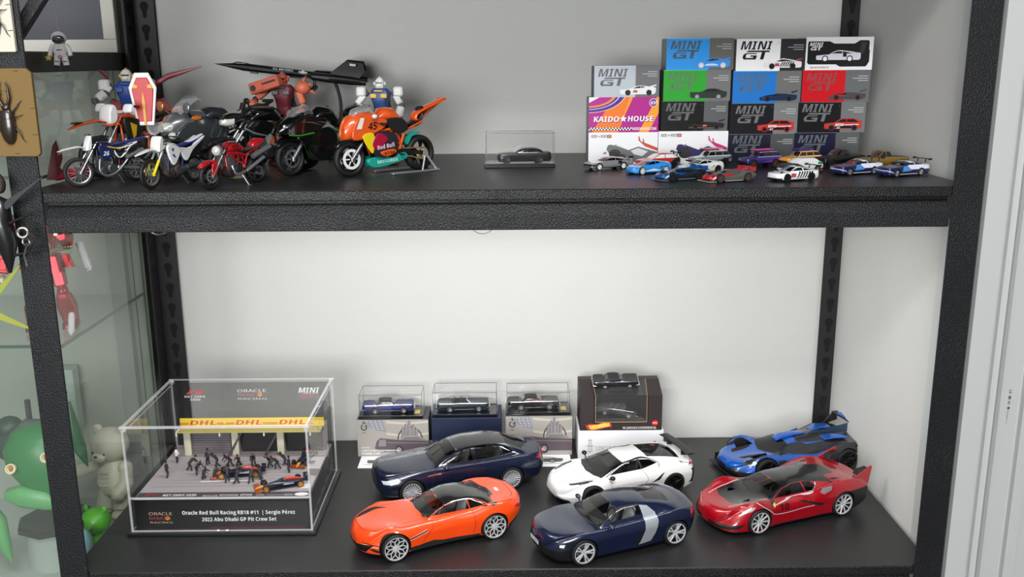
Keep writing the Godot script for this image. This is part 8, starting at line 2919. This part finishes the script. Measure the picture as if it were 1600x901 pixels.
# ---------------------------------------------------------------- glass cabinet to the left and what stands in it
func cabinet() -> void:
	var t := thing("glass_cabinet", "glass-sided display cabinet with black top standing left of the rack", "cabinet", Vector3(-.90, 0, 0))
	var black := mat("1a1a1b", .5)
	var glass := mat("c8d6cc", .02, 0, {"alpha": .10})
	var g := G.new()
	g.box(Vector3(.0, .7205, -.28), Vector3(.50, .029, .36), .001)
	put("top", g, black, t)
	g = G.new()
	g.box(Vector3(.0, .28, -.448), Vector3(.50, .85, .006))
	put("back_panel", g, mat("8f988b", .5), t)
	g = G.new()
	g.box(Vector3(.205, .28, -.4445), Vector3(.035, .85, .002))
	put("painted_shade_strip", g, mat("78827a", .5), t)  # darker tone paints the shade and reflection band on the back panel
	g = G.new()
	g.box(Vector3(-.253, .28, -.28), Vector3(.006, .85, .36))
	put("left_side", g, mat("8d9991", .5), t)
	g = G.new()
	g.box(Vector3(.0, -.1, -.28), Vector3(.50, .010, .36))
	put("cabinet_floor", g, mat("a9b3ab", .4), t)
	g = G.new()
	g.quad(Vector3(.248, -.095, -.445), Vector3(.248, -.095, -.103), Vector3(.248, .706, -.103), Vector3(.248, .706, -.445), Vector3.RIGHT)
	put("side_pane", g, glass, t)
	g = G.new()
	g.quad(Vector3(-.25, -.095, -.101), Vector3(.248, -.095, -.101), Vector3(.248, .706, -.101), Vector3(-.25, .706, -.101), Vector3.BACK)
	put("door_pane", g, glass, t)
	g = G.new()
	g.box(Vector3(.248, .305, -.444), Vector3(.003, .80, .003))
	g.box(Vector3(.248, .305, -.402), Vector3(.001, .80, .0015))
	put("pane_edge", g, mat("4a5650", .3), t)
	for y in [.308, .560]:
		g = G.new()
		g.quad(Vector3(-.25, y, -.44), Vector3(.245, y, -.44), Vector3(.245, y, -.118), Vector3(-.25, y, -.118), Vector3.UP)
		var sh := put("glass_shelf", g, glass, t)
		g = G.new()
		g.box(Vector3(-.0025, y, -.117), Vector3(.495, .0045, .002))
		g.box(Vector3(.2455, y, -.279), Vector3(.002, .0045, .322))
		put("shelf_edge", g, mat("3d5850", .2), sh)
	# red metallic robot on the middle glass shelf
	var rc := mat("b0101c", .22, .7)
	var rl := mat("8c1420", .3, .5)
	var wh := mat("d5d8d8", .35)
	var v := func(x: float, y: float, z: float) -> Vector3: return Vector3(x, y, z)
	robot("red metallic toy robot behind the cabinet glass at the left front post", Vector3(-.711, .3105, -.215), 14, .205, {"head": wh, "torso": rc, "waist": rl, "skirt": rc, "limb": rc, "joint": mat("d0c8a8", .25, .7), "foot": rl, "trim": wh, "vent": rl, "round": true, "shin": rc},
		{"elR": v.call(-.25, .62, .05), "haR": v.call(-.30, .42, .10), "elL": v.call(.19, .66, .10), "haL": v.call(.15, .80, .22)})
	g = G.new()
	g.tube([Vector3(.0, .0, 0), Vector3(.012, -.040, .005)], .006, 14)
	g.tube([Vector3(.012, -.040, .005), Vector3(.013, -.043, .005)], .0045, 14)
	single("toy_cannon", g, wh, "white cylinder cannon beside the red metallic robot", "toy weapon", Vector3(-.645, .452, -.190))
	g = G.new()
	g.tube([Vector3(-.012, -.004, 0), Vector3(.022, .004, .006)], [.0035, .004], 12)
	g.ell(Vector3(.023, .0042, .006), Vector3(.004, .004, .004), 10, 8)
	g.tube([Vector3(-.014, -.01, 0), Vector3(-.014, .008, 0)], .006, 10)
	single("toy_grip", g, mat("c9b28a", .2, .8), "gold metallic rod held at the red robot's head", "toy weapon", Vector3(-.672, .446, -.17))
	g = G.new()
	g.loft([[Vector3(0, 0, 0), .001, .001], [Vector3(.001, .006, 0), .0045, .0035], [Vector3(.004, .030, 0), .0045, .0035], [Vector3(.0045, .036, 0), .003, .003]], Vector3.RIGHT, Vector3.BACK, 3.0, 12)
	g.text("00", -.0014, .012, .003, Color.WHITE, .0045, {"turn": PI / 2})
	single("toy_tank", g, wh, "white pointed booster standing on the glass shelf by the red robot", "toy weapon", Vector3(-.661, .312, -.163))
	for e in [[Vector3(-.772, .375, -.15), 40.0, .075], [Vector3(-.756, .355, -.14), -32.0, .060], [Vector3(-.79, .34, -.15), 58.0, .06]]:
		g = G.new()
		g.ext(G.smooth([Vector2(-e[2], -.004), Vector2(0, -.009), Vector2(e[2], .004), Vector2(0, .001)], 4), -.0008, .0008)
		var b := single("toy_sword", g, mat("b7bf35", .25), "translucent yellow-green curved blade left of the front post, " + ("topmost" if e[1] == 40.0 else "crossing the post's edge" if e[1] < 0 else "lowest"), "toy weapon", e[0])
		b.rotation.z = deg_to_rad(e[1])
	# green armoured robot lower down, bent forward
	var gr := mat("2c7a3e", .38)
	var pale := mat("5fa565", .4)
	var go := thing("green_mecha", "big dark green rounded toy machine with pale ports, behind the glass at lower left", "toy robot", Vector3(-.747, -.060, -.20))
	g = G.new()
	g.loft([[Vector3(-.035, .205, .0), .012, .012], [Vector3(-.022, .196, .004), .042, .036], [Vector3(-.004, .175, .010), .054, .044], [Vector3(.014, .140, .016), .046, .036], [Vector3(.032, .100, .022), .026, .022], [Vector3(.046, .060, .026), .004, .004]], Vector3(.8, .55, 0).normalized(), Vector3.BACK, 2.3, 22)
	put("shell", g, gr, go)
	for q in [[-.024, .160, .056], [.030, .176, .050]]:
		g = G.new()
		g.lathe([Vector2(.0085, 0), Vector2(.008, .004), Vector2(.006, .004), Vector2(.0055, .001), Vector2(0, .001)], Vector3(q[0], q[1], q[2]), Vector3(.1, .3, 1), 18)
		put("port", g, mat("d8cfa4", .4), go)
		g = G.new()
		g.ell(Vector3(q[0], q[1], q[2] + .001), Vector3(.004, .006, .002), 10, 6)
		put("port_core", g, mat("a8742a", .4), go)
	g = G.new()
	g.loft([[Vector3(-.05, .105, .03), .008, .012], [Vector3(-.02, .108, .045), .018, .014], [Vector3(.02, .100, .045), .016, .010], [Vector3(.05, .085, .04), .002, .002]], Vector3.UP, Vector3.BACK, 2.4, 16)
	put("lower_fin", g, pale, go)
	g = G.new()
	g.loft([[Vector3(-.075, .10, .05), .010, .010], [Vector3(-.06, .075, .06), .018, .014], [Vector3(-.048, .03, .062), .010, .008], [Vector3(-.040, -.0, .062), .001, .001]], Vector3.RIGHT, Vector3.BACK, 2.4, 16)
	put("tail_spike", g, pale, go)
	g = G.new()
	g.tube([Vector3(-.045, .19, .0), Vector3(-.020, .212, .0), Vector3(.010, .214, .0), Vector3(.032, .235, .0)], [.008, .010, .007, .010], 10)
	g.box(Vector3(.036, .245, 0), Vector3(.022, .02, .02), .004)
	put("joint_arm", g, mat("4c524f", .5), go)
	g = G.new()
	g.ext([Vector2(.02, .256), Vector2(.034, .272), Vector2(.05, .266), Vector2(.046, .250)], -.006, .006, .002)
	put("antenna_plate", g, mat("1f4a2e", .5), go)
	g = G.new()
	g.tube([Vector3(-.020, .212, -.01), Vector3(-.020, .250, -.01)], .0045, 10)
	put("peg", g, mat("1c1c1d", .5), go)
	g = G.new()
	g.ell(Vector3(-.055, .17, -.02), Vector3(.03, .03, .03), 14, 10)
	g.ell(Vector3(-.06, .20, -.02), Vector3(.022, .018, .02), 12, 8)
	put("rear_body", g, mat("1f3a2a", .5), go)
	g = G.new()
	g.loft([[Vector3(.052, .25, .0), .002, .002], [Vector3(.054, .21, .0), .008, .010], [Vector3(.060, .17, .0), .010, .012], [Vector3(.070, .138, .0), .001, .001]], Vector3.RIGHT, Vector3.BACK, 2.4, 12)
	put("wing_tip", g, mat("1f5a34", .4), go)
	g = G.new()
	g.tube([Vector3(.01, .042, -.02), Vector3(.006, .11, .0)], .006, 10)
	put("support_rod", g, mat("2a2c2b", .3, .4), go)
	var os := thing("octagonal_stand", "black octagonal base plate on an added pale pedestal coloured as reflection under the green machine", "stand", Vector3(-.748, -.095, -.215))
	g = G.new()
	g.lathe([Vector2(.060, .066), Vector2(.060, .074), Vector2(.057, .076), Vector2(0, .076)], Vector3.ZERO, Vector3.UP, 8)
	put("plate", g, mat("2c2a29", .4), os)
	g = G.new()
	g.lathe([Vector2(.050, 0), Vector2(.050, .066)], Vector3.ZERO, Vector3.UP, 8)
	put("pedestal", g, mat("9aa59b", .4), os)  # added support; its pale tone paints the reflection below the plate
	g = G.new()
	g.box(Vector3(0, .06, 0), Vector3(.06, .12, .03), .001)
	single("pale_box", g, mat("9fb3a6", .35), "pale green-grey box against the cabinet's back panel, right of the post", "box", Vector3(-.815, .055, -.42)).rotation.y = 0.1
	bear()

func bear() -> void:
	var cream := mat("cfcfb8", .45)
	var t := thing("bear_figure", "cream bear figure with round ears waving behind the cabinet glass", "figurine", Vector3(-.7163, -.0945, -.378), deg_to_rad(-14))
	var own := [t]
	var add := func(n: String, c: Vector3, r: Vector3, m: Material) -> void:
		var g := G.new()
		g.ell(c, r, 22, 14)
		put(n, g, m, own[0])
	add.call("head", Vector3(0, .137, 0), Vector3(.034, .032, .032), cream)
	for s in [-1, 1]:
		add.call("ear", Vector3(s * .024, .164, -.002), Vector3(.009, .009, .006), cream)
		add.call("eye", Vector3(-.004 + s * .012, .130, .0295), Vector3(.0016, .0026, .0016), mat("121212", .2))
	add.call("muzzle", Vector3(-.004, .122, .029), Vector3(.013, .009, .009), cream)
	add.call("nose", Vector3(-.004, .1265, .0375), Vector3(.0036, .0024, .002), mat("17150f", .3))
	var g := G.new()
	g.loft([[Vector3(0, .045, 0), .022, .020], [Vector3(0, .065, 0), .029, .026], [Vector3(0, .09, 0), .026, .023], [Vector3(0, .108, 0), .014, .013]], Vector3.RIGHT, Vector3.BACK, 2.2, 20)
	put("body", g, cream, t)
	for i in 4:
		g = G.new()
		g.box(Vector3(-.002, .066 + i * .008, .0262 - .0006 * i), Vector3(.022, .0035, .004), .0012)
		put("belly_rib", g, mat("bfc0a9", .5), t)
	g = G.new()
	g.tube([Vector3(-.024, .098, .004), Vector3(-.038, .094, .014), Vector3(-.055, .088, .02)], [.009, .012, .013], 12)
	g.ell(Vector3(-.056, .088, .02), Vector3(.014, .012, .013), 14, 10)
	put("arm", g, cream, t)
	g = G.new()
	g.ell(Vector3(.030, .096, .004), Vector3(.013, .013, .013), 14, 10)
	g.tube([Vector3(.032, .094, .004), Vector3(.036, .072, .012), Vector3(.028, .056, .024)], [.011, .013, .014], 12)
	g.ell(Vector3(.026, .054, .026), Vector3(.014, .014, .013), 14, 10)
	put("arm", g, cream, t)
	for s in [-1, 1]:
		g = G.new()
		g.tube([Vector3(s * .014, .048, 0), Vector3(s * .018, .016, .008)], [.015, .017], 12)
		g.ell(Vector3(s * .019, .009, .014), Vector3(.015, .009, .021), 14, 10)
		put("leg", g, cream, t)
	# bright green and pale blue round creatures in front of it
	t = thing("green_creature", "bright green round toy with two small ears in front of the cream bear", "figurine", Vector3(-.6836, -.0905, -.220), deg_to_rad(-10))
	own[0] = t
	var lime := mat("4fae1c", .35)
	add.call("ball", Vector3(0, .062, 0), Vector3(.0245, .0225, .024), lime)
	for s in [-1, 1]:
		add.call("ear", Vector3(s * .017, .084, 0), Vector3(.005, .006, .003), lime)
		add.call("eye", Vector3(-.002 + s * .009, .056, .0245), Vector3(.0012, .0028, .0012), mat("121212", .2))
	add.call("foot", Vector3(.012, .034, .010), Vector3(.012, .008, .014), lime)
	add.call("foot", Vector3(-.012, .034, .010), Vector3(.012, .008, .014), lime)
	add.call("pedestal", Vector3(0, .016, 0), Vector3(.018, .016, .018), mat("8fa39a", .3))
	t = thing("blue_creature", "pale blue round toy partly behind the front post, lowest of the figures", "figurine", Vector3(-.686, -.0975, -.155))
	own[0] = t
	add.call("ball", Vector3(0, .062, 0), Vector3(.022, .024, .023), mat("86b3b8", .4))
	add.call("face_mark", Vector3(.006, .070, .0235), Vector3(.006, .003, .002), mat("5f8f98", .4))
	add.call("pedestal", Vector3(0, .022, 0), Vector3(.018, .022, .018), mat("8fa39a", .3))

# ---------------------------------------------------------------- on and around the left front post
func beetle(label: String, at: Vector3, s: float, hex: String, horn: float) -> void:
	var t := thing("beetle", label, "insect", at)
	var m := mat(hex, .3, 0, {"coat": .7})
	var g := G.new()
	g.loft([[Vector3(0, -.032, .002), .003, .002], [Vector3(0, -.026, .003), .0075, .0042], [Vector3(0, -.012, .004), .0105, .0056], [Vector3(0, .0, .004), .0095, .005]], Vector3.RIGHT, Vector3.BACK, 2.1, 16)
	for i in g.V.size():
		g.V[i] *= s
	put("wing_cases", g, m, t)
	g = G.new()
	g.loft([[Vector3(0, .0005, .004), .0088, .0048], [Vector3(0, .006, .004), .0095, .0048], [Vector3(0, .011, .004), .0065, .0038]], Vector3.RIGHT, Vector3.BACK, 2.1, 16)
	g.ell(Vector3(0, .0145, .0038), Vector3(.0055, .0048, .003), 12, 8)
	for i in g.V.size():
		g.V[i] *= s
	put("thorax", g, m, t)
	for x in [-1, 1]:
		g = G.new()
		g.tube([Vector3(x * .003, .017, .004) * s, Vector3(x * .0065, .017 + horn * .3, .005) * s, Vector3(x * .0062, .017 + horn * .75, .005) * s, Vector3(x * .0030, .017 + horn, .004) * s], [.0021 * s, .0020 * s, .0014 * s, .0005 * s], 8)
		g.bar(Vector3(x * .006, .017 + horn * .55, .005) * s, Vector3(x * .0025, .017 + horn * .62, .005) * s, .001 * s, .001 * s)
		put("jaw", g, m, t)
		for i in 3:
			g = G.new()
			var y: float = [.008, .0, -.010][i]
			var o: float = [.012, .004, -.016][i]
			g.tube([Vector3(x * .008, y, .003) * s, Vector3(x * .0145, y + o * .5 + .002, .005) * s, Vector3(x * .0165, y + o, .001) * s, Vector3(x * .020, y + o * 1.25, .001) * s], [.0011 * s, .0010 * s, .0006 * s, .0004 * s], 5)
			put("leg", g, m, t)

func left_side() -> void:
	# pinned beetles on boards hung on the post
	for e in [[Vector3(-.6335, .6575, .0045), .084, .111, "80663a", "brown cardboard mount with cut corners hung on the left front post", .004], [Vector3(-.6400, .7850, .0045), .066, .104, "d8d4c4", "cream insect mount at the top left, above the brown one", .001]]:
		var t := thing("insect_mount", e[4], "mount", e[0], 0.0)
		var g := G.new()
		var a: float = e[1] / 2
		var b: float = e[2] / 2
		var c: float = e[5]
		g.ext([Vector2(-a + c, -b), Vector2(a - c, -b), Vector2(a, -b + c), Vector2(a, b - c * 1.6), Vector2(a - c * 1.6, b), Vector2(-a + c, b), Vector2(-a, b - c), Vector2(-a, -b + c)], -.003, .003, .0006)
		put("board", g, mat(e[3], .8), t)
		for q in [[-.5, .95], [.55, .94], [.92, .1], [.9, -.5], [.3, -.93], [-.4, -.94]]:
			g = G.new()
			g.tube([Vector3(q[0] * a - .003, q[1] * b, .0034), Vector3(q[0] * a + .003, q[1] * b + .0004, .0034)], .0004, 5)
			put("staple", g, mat("7a6a4a", .3, .6), t)
	beetle("dark brown stag beetle with very long jaws on the brown mount", Vector3(-.6270, .650, .0078), 1.0, "2a2119", .030)
	beetle("reddish brown beetle on the cream mount at the top left", Vector3(-.6300, .780, .0078), .95, "3c1f1a", .018)
	# hanging astronaut
	var t := thing("astronaut_ornament", "small white astronaut ornament with yellow star hanging on a thread", "ornament", Vector3(-.6290, .7135, -.165), deg_to_rad(14))
	var white := mat("dcdadb", .5)
	var g := G.new()
	g.ell(Vector3(0, .040, 0), Vector3(.0105, .0095, .0095), 18, 12)
	put("helmet", g, white, t)
	g = G.new()
	g.ell(Vector3(0, .0385, .0045), Vector3(.0088, .0072, .0062), 16, 10)
	put("visor", g, mat("5a5c60", .12, .4, {"coat": 1.0}), t)
	g = G.new()
	g.loft([[Vector3(0, .014, 0), .0075, .006], [Vector3(0, .022, 0), .0092, .007], [Vector3(0, .031, 0), .0085, .0065], [Vector3(0, .034, 0), .006, .005]], Vector3.RIGHT, Vector3.BACK, 2.4, 18)
	for s in [-1, 1]:
		g.tube([Vector3(s * .008, .031, 0), Vector3(s * .0125, .023, .001), Vector3(s * .0135, .015, .003)], [.0036, .0034, .003], 10)
		g.tube([Vector3(s * .0042, .016, 0), Vector3(s * .0055, .008, 0), Vector3(s * .0065, .002, 0)], [.0048, .0044, .004], 10)
	put("suit", g, white, t)
	g = G.new()
	for s in [-1, 1]:
		g.ell(Vector3(s * .0068, .0005, .001), Vector3(.0038, .0026, .005), 10, 8)
		g.box(Vector3(s * .0056, .0075, .0040), Vector3(.005, .0012, .0016))
	g.box(Vector3(0, .0235, .0068), Vector3(.007, .0012, .001))
	g.ell(Vector3(.0140, .0135, .003), Vector3(.003, .003, .003), 10, 8)
	put("boots_and_bands", g, mat("2c2f33", .5), t).set_meta("kind", "stuff")
	g = G.new()
	g.torus(Vector3(0, .0145, .0062), Vector3.BACK, .0018, .0006, 14, 6)
	put("belt_ring", g, mat("c07a6a", .4), t)
	g = G.new()
	var st := []
	for k in 10:
		var a := PI / 2 + TAU * k / 10
		st.append(Vector2(-.0160, .0125) + Vector2(cos(a), sin(a)) * (.0052 if k % 2 == 0 else .0026))
	g.ext(st, .002, .005, .0006)
	put("star", g, mat("e2b21a", .4), t)
	g = G.new()
	g.tube([Vector3(0, .049, 0), Vector3(-.004, .25, 0)], .0003, 5)
	put("thread", g, mat("b9b9b9", .5), t)
	# framed picture standing on the cabinet
	t = thing("framed_picture", "dark grey picture in a cream frame standing on the cabinet top", "picture", Vector3(-.90, .7352, -.455))
	g = G.new()
	g.box(Vector3(0, .011, 0), Vector3(.484, .022, .016), .001)
	g.box(Vector3(.231, .1725, 0), Vector3(.022, .30, .016), .001)
	g.box(Vector3(-.231, .1725, 0), Vector3(.022, .30, .016), .001)
	put("frame", g, mat("efece0", .5), t)
	g = G.new()
	g.box(Vector3(0, .16, -.003), Vector3(.45, .29, .004))
	put("panel", g, mat("55555c", .4), t)
	# bracket arm reaching over from the post
	g = G.new()
	g.bar(Vector3(-.628, .740, -.02), Vector3(-.575, .835, -.06), .012, .018, Vector3.BACK, .002)
	single("corner_brace", g, mats["steel"], "black diagonal brace at the top of the left front post", "brace")
	# dark winged figure clinging to the post
	var dark := mat("19191a", .35, 0, {"coat": .4})
	t = thing("winged_figure", "black winged figure with thin grey blade and dark red wing at the left front post", "figurine", Vector3(-.620, .507, .020))
	g = G.new()
	g.loft([[Vector3(-.040, .050, 0), .006, .006], [Vector3(-.028, .040, .004), .016, .012], [Vector3(-.026, .015, .006), .015, .013], [Vector3(-.020, -.015, .006), .013, .012], [Vector3(-.022, -.055, .004), .002, .002]], Vector3.RIGHT, Vector3.BACK, 2.3, 16)
	put("body", g, dark, t)
	g = G.new()
	g.ext(G.smooth([Vector2(-.012, .040), Vector2(.012, .055), Vector2(.040, .072), Vector2(.038, .069), Vector2(.012, .049), Vector2(-.010, .030)], 3), .012, .014, .0004)
	put("blade", g, mat("4a4b4c", .3, .5), t)
	for e in [[Vector2(-.01, .012), Vector2(.022, .026)], [Vector2(-.008, -.03), Vector2(.030, -.022)], [Vector2(.0, -.036), Vector2(.022, -.008)]]:
		g = G.new()
		g.tube([Vector3(e[0].x, e[0].y, .012), Vector3(e[1].x, e[1].y, .012)], [.0022, .0008], 7)
		put("spike", g, dark, t)
	g = G.new()
	g.torus(Vector3(.006, .000, .014), Vector3(.2, .3, 1), .0062, .0022, 16, 8)
	g.torus(Vector3(.009, -.012, .014), Vector3(1, .3, .4), .0050, .0014, 16, 8)
	g.tube([Vector3(.010, -.014, .014), Vector3(.004, -.030, .014), Vector3(.006, -.044, .014)], .0012, 6)
	put("silver_rings", g, mat("b0a8a6", .2, .9), t)
	g = G.new()
	g.ext(G.smooth([Vector2(-.036, .052), Vector2(-.026, .078), Vector2(-.014, .066), Vector2(-.018, .05)], 3), .0, .008, .002)
	put("head_crest", g, mat("2c201d", .5), t)
	# red feather-shaped wing on the shelf behind the post
	t = thing("red_wing", "dark red feather-shaped wing and glossy red blade lying behind the blue dirt bike's wheel", "toy part", Vector3(-.6220, H, -.105))
	g = G.new()
	g.ext([Vector2(-.020, .004), Vector2(-.006, .052), Vector2(.0, .060), Vector2(.003, .044), Vector2(-.001, .038), Vector2(.006, .042), Vector2(.006, .034), Vector2(.001, .022), Vector2(.010, .010), Vector2(.0, .004)], -.001, .001, .0004)
	put("feather", g, mat("5a1c24", .4), t)
	g = G.new()
	g.ext(G.smooth([Vector2(-.004, .004), Vector2(.012, .018), Vector2(.040, .024), Vector2(.042, .014), Vector2(.018, .008)], 3), .004, .010, .002)
	put("blade", g, mat("a81420", .2, 0, {"coat": 1.0}), t)
	# two steel rings under the upper shelf
	for e in [[-.5739, -.33, "shiny", "bright steel ring hanging behind the beam near the left rear post"], [-.0323, -.40, "thin", "thin grey wire ring hanging behind the beam at the middle"]]:
		g = G.new()
		g.torus(Vector3.ZERO, Vector3.BACK, .0215, .0020 if e[2] == "shiny" else .0008, 36, 8)
		g.tube([Vector3(0, .0215, 0), Vector3(0, .541 - (.4600 if e[2] == "shiny" else .4437), 0)], .0006, 6)
		single("steel_ring", g, mat("d9dbde", .15, 1.0) if e[2] == "shiny" else mat("8a8580", .3, .8), e[3], "ring", Vector3(e[0], .4600 if e[2] == "shiny" else .4437, e[1]))

func upper_case() -> void:
	show_case("clear show case holding a black limousine, alone in the middle of the shelf", Vector3(.0318, H, -.275), Vector3(.1115, .054, .05), .006, "acrylic show cases on cartons", false, "6a6c6e")
	var s: Dictionary = shapes.limo.duplicate()
	s.paint = mat("0b0b0c", .3, .0, {"coat": .3})
	s.rim_mat = mat("6a6c70", .3, .8)
	place_car("small_car", "black long limousine inside the lone show case", "toy car", s, .0158, Vector3(.036, H + .0062, -.275), 8, "small luxury cars of the rear display")

func lower_shelf() -> void:
	big_cars()
	displays()
	diorama()

func upper_shelf() -> void:
	motorcycles()
	robots()
	spy_plane()
	toy_cartons()
	mini_cars()
	upper_case()
